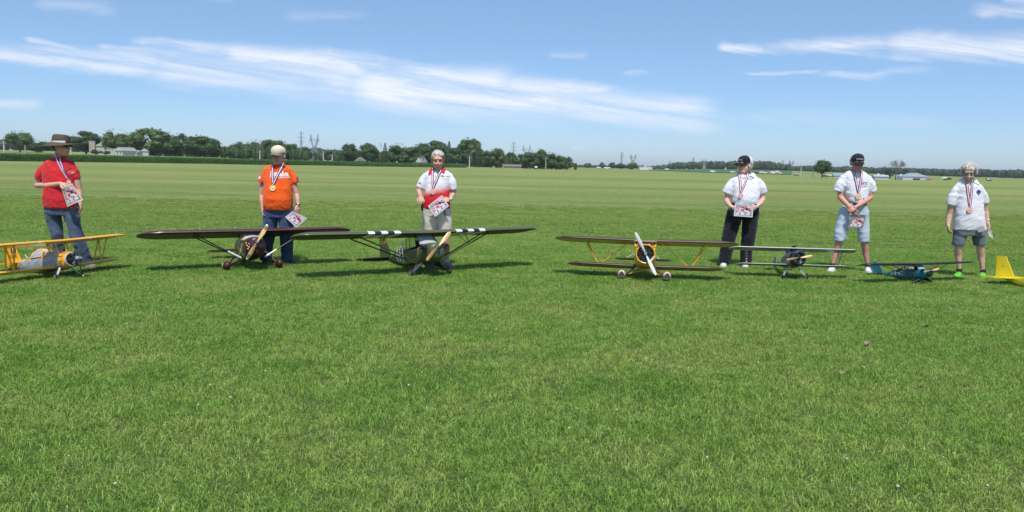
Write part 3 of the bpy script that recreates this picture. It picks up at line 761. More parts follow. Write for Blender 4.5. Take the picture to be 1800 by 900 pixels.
# ------------------------------------------------------------------ far buildings, poles, pylons, vehicles
WHITE = mat('white_siding', (.50, .50, .48), .7, var=.06); WHITEB = mat('white_paint', (.74, .74, .74), .5, var=.04)
GREYW = mat('grey_wood', (.20, .20, .19), .9, var=.25, vs=2); ROOFG = mat('grey_shingle', (.20, .20, .205), .9, var=.15, vs=2)
ROOFB = mat('brown_shingle', (.19, .155, .125), .9, var=.15, vs=2); TANW = mat('tan_siding', (.45, .40, .32), .8, var=.08)
DARKW = mat('dark_window', (.03, .035, .04), .2, var=0); BLUER = mat('blue_metal_roof', (.24, .34, .42), .6, var=.06)
METAL = mat('galvanised_wall', (.42, .47, .52), .5, metal=.0, var=.06); METALD = mat('shadow_opening', (.035, .035, .04), .9, var=0)
SILO = mat('weathered_silo', (.40, .345, .29), .9, var=.25, vs=1.2); REDP = mat('red_barn_paint', (.55, .06, .05), .6, var=.1)
STEEL = mat('pylon_steel', (.30, .33, .36), .5, metal=.3, var=0); POLEW = mat('pole_wood', (.33, .31, .28), .9, var=.1); POLEL = mat('pale_pole', (.50, .50, .47), .8, var=.1)
def place(px, base, dist):
    d = ray(px, base); h = math.hypot(d.x, d.y); x, y = d.x/h*dist, d.y/h*dist
    return Vector((x, y, tz(x, y))), dist*math.cos(math.atan2(d.x, d.y))/1300   # point, metres per photo pixel
def house(name, label, px, base, dist, wpx, hpx, rpx, wall, roof, rot=0.0, gable='x', wins=(), door=None, depth=None, cat='house', chimney=False, group=None, roof_over=.3):
    P, k = place(px, base, dist); w = wpx*k; h = hpx*k; rh = rpx*k; dp = depth or w*.7
    g = thing(name, label, cat, P-Vector((0, 0, .15)), rot, group)
    MB().box((0, 0, h/2), (w, dp, h)).build('wall', wall, g, smooth=False)
    mb = MB(); o = roof_over
    if gable == 'x':    # ridge along x, eaves toward the viewer
        mb.prism([(-w/2-o, -dp/2-o, h), (-w/2-o, 0, h+rh), (-w/2-o, dp/2+o, h)], (1, 0, 0), .02); mb = MB()
        mb.add([(-w/2-o, -dp/2-o, h), (w/2+o, -dp/2-o, h), (w/2+o, 0, h+rh), (-w/2-o, 0, h+rh), (-w/2-o, dp/2+o, h), (w/2+o, dp/2+o, h)], [(0, 1, 2, 3), (3, 2, 5, 4), (0, 3, 4), (1, 5, 2), (0, 4, 5, 1)], [0, 0, 1, 1, 0])
    else:
        mb.add([(-w/2-o, -dp/2-o, h), (w/2+o, -dp/2-o, h), (0, -dp/2-o, h+rh), (-w/2-o, dp/2+o, h), (w/2+o, dp/2+o, h), (0, dp/2+o, h+rh)], [(0, 2, 5, 3), (1, 4, 5, 2), (0, 1, 2), (3, 5, 4), (0, 3, 4, 1)], [0, 0, 1, 1, 0])
    rf = mb.build('roof', [roof, wall], g, smooth=False)
    if chimney: MB().box((w*.2, 0, h+rh), (.7, .7, 1.8)).build('chimney', GREYW, rf, smooth=False)
    for (wx, wz, ww, wh) in wins: MB().box((wx*w, -dp/2-.02, wz*h), (ww*w, .08, wh*h)).build('window', DARKW, g, smooth=False)
    if door: MB().box((door[0]*w, -dp/2-.03, door[2]*h/2), (door[1]*w, .1, door[2]*h)).build('door', METALD, g, smooth=False)
    return g
P, k = place(163.5, 276, 372)
g = thing('old_silo', 'weathered brown and grey square silo beside the white farmhouse', 'silo', P-Vector((0, 0, .2)), .3)
MB().box((0, 0, 12*k), (9*k, 9*k, 24*k)).build('wall', SILO, g, smooth=False); MB().box((0, 0, 24.3*k), (9.6*k, 9.6*k, .8*k)).build('roof', ROOFB, g, smooth=False)
house('farmhouse', 'tall white gabled farmhouse half hidden behind the yellow-green tree', 186, 276, 376, 30, 15, 11, WHITE, ROOFG, .5, 'y', [(-.2, .35, .1, .2), (.2, .35, .1, .2), (0, .75, .1, .2)], depth=9)
house('cottage', 'small white cottage with a pale roof and two windows', 222, 276, 350, 15, 8, 6.0, WHITE, mat('pale_roof', (.30, .30, .31), .7, var=.08), -.25, 'y', [(-.2, .5, .13, .28), (.22, .5, .13, .28)], depth=8, group='farm buildings')
house('cottage_annex', 'long low white annex with a porch right of the small cottage', 238, 275.5, 354, 15, 5.5, 4, WHITE, mat('pale_roof', (.52, .52, .53)), .1, 'x', [(.0, .5, .6, .4)], depth=6)
house('shed', 'white shed partly behind the biggest tree', 255, 275, 366, 12, 8, 5, WHITE, ROOFG, .4, 'y', [], depth=6)
house('old_shed', 'tumbledown grey wooden shed between two dark round trees', 634, 289.5, 362, 17, 5.5, 7, GREYW, GREYW, .35, 'y', [(-.1, .5, .25, .6)], depth=6, cat='shed')
house('small_house', 'white house with a steep grey roof beside the white-haired man', 741, 292, 366, 12, 6.0, 8.0, WHITE, ROOFG, -.4, 'y', [(.1, .5, .15, .5)], depth=5, chimney=True)
house('ranch_house', 'long low tan house with a brown roof and a row of windows', 900, 297, 350, 31, 4.2, 3.6, TANW, ROOFB, 0, 'x', [(-.4, .55, .06, .5), (-.28, .55, .06, .5), (-.1, .55, .08, .5), (.06, .55, .06, .5), (.2, .55, .08, .5), (.36, .55, .08, .5)], depth=8)
house('white_building', 'white factory building with a small tower on the horizon', 1133, 298, 620, 22, 4, .8, WHITEB, WHITEB, 0, 'x', [], depth=14, cat='building')
P, k = place(1134, 298, 624); g = thing('factory_tower', 'narrow white tower standing on the white factory building', 'tower', P, 0); MB().box((0, 0, 3.6*k), (3*k, 3*k, 7.2*k)).build('wall', WHITE, g, smooth=False); MB().box((0, 0, 7.4*k), (3.4*k, 3.4*k, .5*k)).build('roof', METAL, g, smooth=False)
house('blue_roof_barn', 'pale barn with a blue metal roof left of the smiling man', 1482, 310, 420, 32, 4.5, 4.0, mat('pale_wall', (.50, .52, .52), .7), BLUER, -.3, 'x', [], depth=8, cat='barn', door=(.2, .12, .7))
house('tan_barn', 'small tan building left of the blue-roofed barn', 1457, 309.5, 430, 14, 3.2, 2, TANW, mat('tan_roof', (.48, .43, .36), .8), .1, 'x', [], depth=8, cat='barn')
house('grey_hangar', 'long low grey hangar right behind the smiling man', 1547, 317, 420, 22, 6, 3, METAL, METAL, -.3, 'x', [], depth=8, cat='hangar')
P, k = place(1604, 320, 392); 
hg = thing('metal_hangar', 'large metal hangar with a blue roof and a dark open door', 'hangar', P-Vector((0, 0, .2)), .02)
w, dp, h, rh = 46*k, 20*k, 9.5*k, 6.5*k
MB().box((0, 0, h/2), (w, dp, h)).build('wall', METAL, hg, smooth=False)
mb = MB(); o = .3
mb.add([(-w/2-o, -dp/2-o, h), (w/2+o, -dp/2-o, h), (0, -dp/2-o, h+rh), (-w/2-o, dp/2+o, h), (w/2+o, dp/2+o, h), (0, dp/2+o, h+rh)], [(0, 2, 5, 3), (1, 4, 5, 2), (0, 1, 2), (3, 5, 4), (0, 3, 4, 1)], [0, 0, 1, 1, 0])
mb.build('roof', [BLUER, METAL], hg, smooth=False)
MB().box((w*.02, -dp/2-.05, h*.36), (w*.27, .12, h*.72)).build('door', METALD, hg, smooth=False)  # dark panel paints the shade inside the open doorway
P, k = place(1634.5, 319.5, 380); g = thing('red_trailer', 'red trailer parked at the right end of the metal hangar', 'trailer', P, .2)
MB().box((0, 0, 3.1*k), (9*k, 2.4, 4.6*k)).build('body', REDP, g, smooth=False); MB().box((2.5*k, -1.25, 3.4*k), (3*k, .06, 1.6*k)).build('sign_panel', WHITEB, g, smooth=False)
for sx in (-2.4*k, 2.4*k): MB().tube([(sx, -1.3, .35), (sx, 1.3, .35)], .4, 10).build('wheel', DARKW, g)
for px, w_, h_, lb in [(1543.5, 6, 8, 'left pale grain bin behind the long grey hangar'), (1552.5, 4, 7, 'right smaller pale grain bin behind the long grey hangar'), (1583.5, 6, 8.5, 'pale grain bin at the left end of the big metal hangar')]:
    P, k = place(px, 312, 440); g = thing('grain_bin', lb, 'silo', P, 0, 'grain bins by the hangars')
    MB().tube([(0, 0, -1), (0, 0, h_*k)], w_*k/2, 14).build('wall', mat('bin_metal', (.62, .64, .66), .5, var=.05), g)
    MB().tube([(0, 0, h_*k), (0, 0, (h_+2.2)*k)], [w_*k/2*1.03, .1], 14).build('roof', mat('bin_metal', (.62, .64, .66)), g)
P, k = place(1663, 320.5, 330); g = thing('field_shelter', 'low dark shelter with a pale tarp roof on the right field', 'shelter', P, .2)
MB().box((0, 0, .35), (1.6, 1.2, .6)).build('side', GREYW, g, smooth=False); MB().add([(-1.6, -1.1, .8), (1.2, -1.1, 1.0), (1.6, -1.0, .3), (-1.6, 1.1, .9), (1.2, 1.1, 1.1), (1.6, 1.0, .3), (-.2, -1.1, 1.25), (-.2, 1.1, 1.3)], [(0, 6, 7, 3), (6, 1, 4, 7), (1, 2, 5, 4)]).build('tarp', mat('tarp', (.55, .6, .62), .6), g, smooth=False)
P, k = place(1738, 320, 320)
g = thing('ultralight_aircraft', 'small parked ultralight aircraft on the right field', 'aircraft', P, .4)
MB().ell((0, 0, .55), (1.4, .35, .4)).build('fuselage', mat('tan_fabric', (.5, .45, .33), .7), g)
MB().box((.2, 0, 1.25), (1.0, 6.0, .08), rotm(0, 0, 1.3)).build('wing', mat('tan_fabric', (.5, .45, .33)), g, smooth=False); MB().box((-1.6, 0, .7), (.5, .06, .7)).build('fin', METALD, g, smooth=False)
for sx in (-.5, .6): MB().tube([(sx, -.3, .22), (sx, .3, .22)], .22, 9).build('wheel', DARKW, g)
# parked vehicles far off
def car(name, label, px, base, dist, col, rot=0.0, L=2.6, hh=1.1, van=False):
    P, k = place(px, base, dist); g = thing(name, label, 'van' if van else 'car', P, rot, 'vehicles parked on the far field')
    mb = MB(); prof = [(-L/2, .35), (-L/2, .85), (-L*.30, .95), (-L*.18, hh), (L*.18, hh), (L*.32, .95), (L/2, .82), (L/2, .35)] if not van else [(-L/2, .35), (-L/2, hh), (L*.3, hh), (L*.42, 1.1), (L/2, .9), (L/2, .35)]
    mb.prism([(x_, 0, z_) for x_, z_ in prof], (0, 1, 0), 1.75); mb.build('body', col, g, smooth=False)
    wn = [(-L*.26, .97), (-L*.16, hh-.08), (L*.16, hh-.08), (L*.27, .97)] if not van else [(L*.1, 1.1), (L*.1, hh-.15), (L*.28, hh-.15), (L*.38, 1.1)]
    MB().prism([(x_, 0, z_) for x_, z_ in wn], (0, 1, 0), 1.79).build('window', DARKW, g, smooth=False)
    for sx in (-L*.31, L*.31): MB().tube([(sx, -.9, .33), (sx, .9, .33)], .33, 10).build('wheel', METALD, g)
car('parked_van', 'white vehicle alone left of the man in the black and white cap', 1252, 304.5, 420, WHITEB, .1, 2.9, 1.3, True)
car('parked_car', 'small white car by the left shoulder of the man in black trousers', 1288, 303.5, 430, WHITEB, .5)
car('parked_car', 'dark red car just right of the man in the black and white cap', 1331, 305.5, 420, mat('dark_red_paint', (.25, .03, .03), .3), .2)
car('parked_van', 'white van right of the dark red car', 1338, 305.5, 415, WHITEB, .1, 2.6, 1.3, True)
car('parked_car', 'white car second from the right in the far row', 1344, 306.5, 410, WHITEB, 0)
car('parked_van', 'white and dark van at the right end of the far row', 1358, 307, 400, WHITEB, .3, 3.0, 1.5, True)
car('parked_car', 'grey car on the track before the far wood', 1400, 307.5, 430, mat('silver_paint', (.5, .52, .54), .3, metal=.3), .3)
for px, w_, lb in [(1052, 9, 'left white trailer on the horizon'), (1067, 14, 'longer white trailer on the horizon right of the shorter one'), (1172, 9, 'white trailer right of the factory building'), (942, 6, 'white trailer in front of the right end of the tree belt')]:
    P, k = place(px, 297.5 if px > 1000 else 299, 560 if px > 1030 else 340); g = thing('white_trailer', lb, 'trailer', P, .0, 'white trailers far off')
    MB().box((0, 0, .95), (w_*k*.8, 1.6, 1.0)).build('body', WHITEB, g, smooth=False)
    for sx in (-w_*k*.25, w_*k*.25): MB().tube([(sx, -1.25, .35), (sx, 1.25, .35)], .38, 9).build('wheel', METALD, g)
# poles
def pole(label, px, top, base, dist, matl=None, arm=True, w=.28, cat='utility pole'):
    P, k = place(px, base, dist); H = (base-top)*k
    d = ray(px, top); H = max(3, EYE+d.z/math.hypot(d.x, d.y)*dist-P.z)
    g = thing('utility_pole', label, cat, P-Vector((0, 0, .3)), 0, 'utility poles')
    MB().tube([(0, 0, 0), (0, 0, H+.3)], [w, w*.65], 8).build('post', matl or POLEL, g)
    if arm: MB().box((0, -.2, H-.5), (2.2, .16, .18)).build('crossarm', POLEW, g, smooth=False)
    return g
pole('utility pole left of the open-crowned tree', 8, 248, 276, 330, None, True)
pole('utility pole under the right side of the open-crowned tree', 45, 255, 275, 360, POLEW, False)
pole('pale pole right beside the brimmed hat', 125, 253, 275, 300, None, False)
pole('pale pole left of the khaki cap', 457, 264, 284, 330)
pole('pale pole right of the wide pylon', 568.5, 266, 287, 330, None, False)
pole('short pole left of the dark spruce', 584, 272, 286, 350, POLEL, False)
pole('white pole right of the white-haired man', 825, 274, 296, 320)
pole('dark pole near the right end of the tree belt', 959, 276, 299, 320, POLEW, True)
pole('thin mast rising over the far wood at right', 1407.5, 287, 307, 360, POLEL, False, .22)
pole('thin pole left of the dark round lone tree', 1428.5, 296, 312, 330, POLEL, False, .18)
# pylons
def truss(mb, p0, p1, w0, w1, seg, r, wy=None):
    p0, p1 = Vector(p0), Vector(p1); prev = None
    for i in range(seg+1):
        t_ = i/seg; c = p0.lerp(p1, t_); w = (w0+(w1-w0)*t_)/2
        cs = [c+Vector((sx*w, sy*w, 0)) for sx, sy in ((-1, -1), (1, -1), (1, 1), (-1, 1))]
        if prev:
            for k_ in range(4):
                mb.tube([prev[k_], cs[k_]], r, 4, caps=False)
                mb.tube([prev[k_], cs[(k_+1) % 4]], r*.55, 3, caps=False); mb.tube([prev[(k_+1) % 4], cs[k_]], r*.55, 3, caps=False)
        prev = cs
def pylon(label, px, top, base, dist, wide, spread):
    P, k = place(px, base, dist); d = ray(px, top); H = EYE+d.z/math.hypot(d.x, d.y)*dist-P.z
    g = thing('transmission_tower', label, 'pylon', P-Vector((0, 0, .3)), random.uniform(-.15, .15), 'transmission towers on the horizon')
    S = spread*k; r = .00022*dist
    if not wide:
        mb = MB(); truss(mb, (0, 0, 0), (0, 0, H*.62), S*.55, S*.16, 5, r); truss(mb, (0, 0, H*.62), (0, 0, H), S*.16, S*.03, 5, r); mb.build('mast', STEEL, g, smooth=False)
        for q in (.62, .76, .90):
            mb = MB(); w = S/2*(1 if q < .85 else .8)
            for s in (-1, 1):
                mb.tube([(s*S*.06, 0, H*q), (s*w, 0, H*q+.3)], r, 4); mb.tube([(s*S*.06, 0, H*(q+.04)), (s*w, 0, H*q+.3)], r*.8, 4); mb.tube([(s*w, 0, H*q+.3), (s*w, 0, H*q-1.6)], r*.6, 4)
            mb.build('crossarm', STEEL, g, smooth=False)
    else:
        mb = MB(); truss(mb, (0, 0, 0), (0, 0, H*.45), S*.75, S*.22, 4, r); mb.build('mast', STEEL, g, smooth=False)
        for s in (-1, 1):
            mb = MB(); truss(mb, (s*S*.05, 0, H*.45), (s*S*.30, 0, H*.78), S*.12, S*.12, 4, r*.9); truss(mb, (s*S*.30, 0, H*.78), (s*S*.32, 0, H), S*.11, S*.02, 3, r*.9); mb.build('arm', STEEL, g, smooth=False)
        mb = MB(); mb.tube([(-S/2, 0, H*.75), (S/2, 0, H*.75)], r, 4); mb.tube([(-S/2, 0, H*.75), (-S*.3, 0, H*.82), (S*.3, 0, H*.82), (S/2, 0, H*.75)], r, 4)
        for i in range(-4, 5): mb.tube([(i*S/9, 0, H*.75), ((i+.5)*S/9, 0, H*.82)], r*.6, 3)
        for i in (-.48, 0, .48): mb.tube([(i*S, 0, H*.75), (i*S, 0, H*.68)], r*.6, 3)
        mb.build('crossarm', STEEL, g, smooth=False)
pylon('single-mast pylon behind the wood right of the khaki cap', 530, 229, 283, 760, False, 11)
pylon('wide pylon with a forked top right of the khaki cap', 553, 235, 283, 700, True, 20)
pylon('single-mast pylon over the low brown-roofed house', 902, 248, 296, 900, False, 9)
pylon('wide forked pylon top showing over the belt left of its tallest end', 925, 254, 296, 980, True, 18)
pylon('single-mast pylon left of the white factory building', 1092, 266, 298, 1050, False, 6.5)
pylon('wide forked pylon just left of the white factory building', 1112, 270, 298, 1080, True, 13)
pylon('distant mast pylon left of the wooded hill crest', 1218, 276, 298, 1300, False, 5)
pylon('wide pylon standing against the wooded hill', 1237, 279, 299, 880, True, 10)
pylon('faint mast pylon at the right foot of the wooded hill', 1375, 280, 302, 1250, False, 4.5)
pylon('faint wide pylon right of the wooded hill', 1390, 281, 303, 1150, True, 10)
pylon('tiny mast pylon right of the white trailer', 1177, 282, 298, 1500, False, 3)

# ------------------------------------------------------------------ model aircraft
def gloss(name, col, rough=.28, **k): return mat(name, col, rough, coat=.25, var=k.pop('var', .05), vs=k.pop('vs', 5), **k)
RUB = mat('black_rubber', (.02, .02, .022), .75, var=.1); BLK = mat('black_engine', (.022, .022, .024), .38, var=.1); CHR = mat('bright_metal', (.62, .63, .65), .28, metal=.85, var=.05)
ALU = mat('dull_aluminium', (.42, .43, .45), .38, metal=.6, var=.08); WOOD = mat('varnished_wood', (.62, .37, .16), .35, var=.15, vs=40, coat=.3); WOODD = mat('dark_wood_tip', (.16, .14, .08), .4, var=.1)
YEL = gloss('chrome_yellow', (.84, .44, .03)); YTIP = gloss('yellow_tip', (.75, .60, .12)); OFFW = gloss('gloss_white', (.72, .72, .70))
GLASS = glass_mat('clear_window'); GLASSW = glass_mat('windshield_plastic', (.70, .74, .76), .62)
FOIL = [(0, 0), (.012, .028), (.05, .052), (.14, .080), (.30, .092), (.5, .082), (.75, .046), (1, .005), (1, -.003), (.75, -.008), (.5, -.012), (.3, -.016), (.14, -.020), (.05, -.020), (.012, -.012)]
def tmat(pitch): return Matrix.Rotation(-pitch, 4, 'X')
INC = 0.0
def wing_mesh(st, mfn=lambda xa, xb, up, k: 0, foil=FOIL):
    """st: (x, y of leading edge, chord, z, thickness factor); mfn picks the paint by span bay and side"""
    mb = MB(); rings = [[Vector((x, yl+c*fx, z+c*fz*tf-c*(fx-.3)*INC)) for fx, fz in foil] for x, yl, c, z, tf in st]
    def mi(i, k):
        up = 0 < k+.5 < 7.2; return mfn(st[i][0], st[min(i+1, len(st)-1)][0], up, k)
    mb.loft(rings, mi, True); return mb
def tip_stations(x0, x1, yl, c, z0, z1, kind='round', n=7, s=1, tf=1.0):
    out = []
    for i in range(1, n+1):
        t_ = i/n; x = x0+(x1-x0)*t_
        if kind == 'round': q = math.sqrt(max(0.0, 1-t_**2.2)); q = max(q, .04); a = c*.45
        elif kind == 'rake': q = 1-.62*t_; a = c*.0
        else: q = 1-.12*t_; a = c*.3
        if kind == 'rake': out.append((x, yl+c*(1-q)*1.0*.92, c*q, z0+(z1-z0)*t_, tf*.9))
        else: out.append((x, yl+a*(1-q), c*q, z0+(z1-z0)*t_, tf*(.6+.4*q)))
    return out
def fus_mesh(secs, n=20, mfn=None, top_n=None):
    """sections (y, half width, z bottom, z top, squareness 2=round .. 6=boxy)"""
    mb = MB(); rings = []
    for s_ in secs:
        y, hw, zb, zt, p = s_[:5]; xc = s_[5] if len(s_) > 5 else 0; zc = (zb+zt)/2; hz = (zt-zb)/2; r_ = []
        for k in range(n):
            a = 2*math.pi*(k+.5)/n; ca, sa = math.cos(a), math.sin(a)
            r_.append(Vector((xc+hw*math.copysign(abs(ca)**(2/p), ca), y, zc+hz*math.copysign(abs(sa)**(2/p), sa))))
        rings.append(r_)
    if mfn: mi = lambda i, k: mfn((secs[i][0]+secs[min(i+1, len(secs)-1)][0])/2, (rings[i][k].z+rings[i][(k+1) % n].z)/2, rings[i][k].x)
    else: mi = 0
    mb.loft(rings, mi, True); return mb
def outline_y(pts, x, t_): # vertical surface, points (y,z)
    return MB().prism([(x, y, z) for y, z in pts], (1, 0, 0), t_)
def outline_z(pts, z, t_, dih=0):
    mb = MB().prism([(x, y, z+abs(x)*dih) for x, y in pts], (0, 0, 1), t_); return mb
def smooth_poly(pts, it=2):
    for _ in range(it):
        o = []
        for i in range(len(pts)):
            a, b = pts[i], pts[(i+1) % len(pts)]
            o += [tuple(a[j]*.75+b[j]*.25 for j in range(2)), tuple(a[j]*.25+b[j]*.75 for j in range(2))]
        pts = o
    return pts
def strut(mb, a, b, r=.008, flat=.45, n=8): return mb.tube([a, b], r, n, flat=1.0)
def wheel(parent, x, r, w, T, hubm=None, y=0, z=None, tyre=None, name='wheel'):
    z = r if z is None else z
    mb = MB(); prof = [(-w/2, r*.62), (-w/2, r*.84), (-w*.36, r*.96), (0, r), (w*.36, r*.96), (w/2, r*.84), (w/2, r*.62)]
    rings = [[Vector((x+a, y+q*math.cos(t_), z+q*math.sin(t_))) for t_ in [2*math.pi*k/18 for k in range(18)]] for a, q in prof]
    mb.loft(rings, 0, True); w_ = mb.build(name, tyre or RUB, parent, T)
    mb = MB(); mb.tube([(x-w*.56, y, z), (x-w*.50, y, z), (x+w*.50, y, z), (x+w*.56, y, z)], [r*.25, r*.6, r*.6, r*.25], 14); mb.build('hub', hubm or ALU, w_, T)
    return w_
def prop(parent, c, L, ang, matl, T, tips=None, width=.075, hubm=None, nb=2, thick=.16, tipfrac=.72, yoff=0):
    """blades from the hub c (level frame), ang = roll of the first blade"""
    c = Vector(c); tips = tips or matl
    mb = MB()
    for b_ in range(nb):
        a = ang+b_*2*math.pi/nb; d = Vector((math.cos(a), 0, math.sin(a))); e = Vector((-math.sin(a), 0, math.cos(a)))
        rings = []; N = 15
        for i in range(N):
            t_ = i/(N-1); r_ = L*(.02+.98*t_)
            w = L*width*2*(.42+1.1*min(1, t_*2.2)-.55*t_)*(1 if t_ < .86 else math.sqrt(max(.03, 1-((t_-.86)/.14)**2)))
            tw = R(34)*(1-t_)**1.3+R(9); th = w*thick*(1.6-t_)+L*.004
            u = (e*math.cos(tw)+Vector((0, 1, 0))*math.sin(tw)); v = (-e*math.sin(tw)+Vector((0, 1, 0))*math.cos(tw))
            rings.append([c+d*r_+u*(w/2*math.cos(q))+v*(th/2*math.sin(q)) for q in [2*math.pi*k/10 for k in range(10)]])
        mb.loft(rings, lambda i, k: (1 if (i+.5)/(N-1) > tipfrac else 0) if (i+.5)/(N-1) < .93 or tips is matl else 2, True)
    p_ = mb.build('propeller', [matl, tips, YTIP], parent, T)
    mb = MB(); r_ = L*.09; mb.tube([c+Vector((0, -L*.10, 0)), c+Vector((0, -L*.07, 0)), c+Vector((0, L*.05, 0))], [r_*.5, r_*.75, r_*.85], 12); mb.tube([c+Vector((0, -L*.15, 0)), c+Vector((0, L*.3, 0))], r_*.25, 8)
    mb.build('hub', hubm or CHR, p_, T); return p_
def letters(s, size, parent, T, origin, ux, uz, matl, proj=None, off=.003, fw=1.0, bold=.0, name='lettering'):
    """flat lettering laid on a surface; ux, uz are its right and up directions; proj = BVH of the surface in the same frame"""
    me = text_mesh(s, size, fw, bold)
    bm = bmesh.new(); bm.from_mesh(me); bmesh.ops.triangulate(bm, faces=bm.faces)
    if proj is not None: bmesh.ops.subdivide_edges(bm, edges=[e for e in bm.edges if e.calc_length() > size*.25], cuts=2)
    ux = Vector(ux).normalized(); uz = Vector(uz).normalized(); nrm = ux.cross(uz); o = Vector(origin)
    for v in bm.verts:
        p = o+ux*v.co.x+uz*v.co.y
        if proj is not None:
            h = proj.ray_cast(p+nrm*.5, -nrm, 1.0)
            if h[0] is not None: p = h[0]+nrm*off
        else: p = p+nrm*off
        v.co = (T @ p) if T is not None else p
    bm.to_mesh(me); bm.free(); me.materials.clear(); me.materials.append(matl); me.name = name
    return link(name, me, parent)
def patch(mb, pts, origin, ux, uz, off=.003, mi=0):
    ux = Vector(ux).normalized(); uz = Vector(uz).normalized(); n = ux.cross(uz); o = Vector(origin)
    mb.add([o+ux*a+uz*b+n*off for a, b in pts], [tuple(range(len(pts)))], mi)
def disc_pts(r, n=20, cx=0, cy=0): return [(cx+r*math.cos(2*math.pi*k/n), cy+r*math.sin(2*math.pi*k/n)) for k in range(n)]
def star_pts(r, cx=0, cy=0, rot=0): return [(cx+(r if k % 2 == 0 else r*.40)*math.sin(rot+math.pi*k/5), cy+(r if k % 2 == 0 else r*.40)*math.cos(rot+math.pi*k/5)) for k in range(10)]
def radial(parent, c, rc, rcyl, ncyl, T, phase=0.0, matl=None, rods=None, rodw=1.0):
    """radial engine: crankcase with one cylinder object per cylinder, fins, rocker box and push rods"""
    c = Vector(c); mb = MB(); mb.tube([c+Vector((0, rc*.5, 0)), c+Vector((0, -rc*.3, 0)), c+Vector((0, -rc*.55, 0)), c+Vector((0, -rc*.9, 0))], [rc*.42, rc*.40, rc*.30, rc*.12], 14)
    e = mb.build('engine', matl or BLK, parent, T)
    for k in range(ncyl):
        a = phase+2*math.pi*k/ncyl; d = Vector((math.sin(a), 0, math.cos(a))); t_ = Vector((math.cos(a), 0, -math.sin(a)))
        mb = MB(); n = 9; pts = []; rr = []
        for i in range(n*2): pts.append(c+d*(rc*.36+(rc*.56)*i/(n*2-1))); rr.append(rcyl*(1.0 if i % 2 else .74))
        mb.tube(pts, rr, 10); mb.box(c+d*rc*.96, (rcyl*1.3, rcyl*1.9, rcyl*.5), rotm(0, a, 0))
        cy = mb.build('cylinder', matl or BLK, e, T)
        mb = MB()
        for s_ in (-.45, .45): mb.tube([c+d*rc*.30+t_*rcyl*s_*.8+Vector((0, -rcyl*.95, 0)), c+d*rc*.95+t_*rcyl*s_*1.5+Vector((0, -rcyl*1.0, 0))], rcyl*.11*rodw, 5)
        mb.build('push_rod', rods or CHR, e, T)
    return e

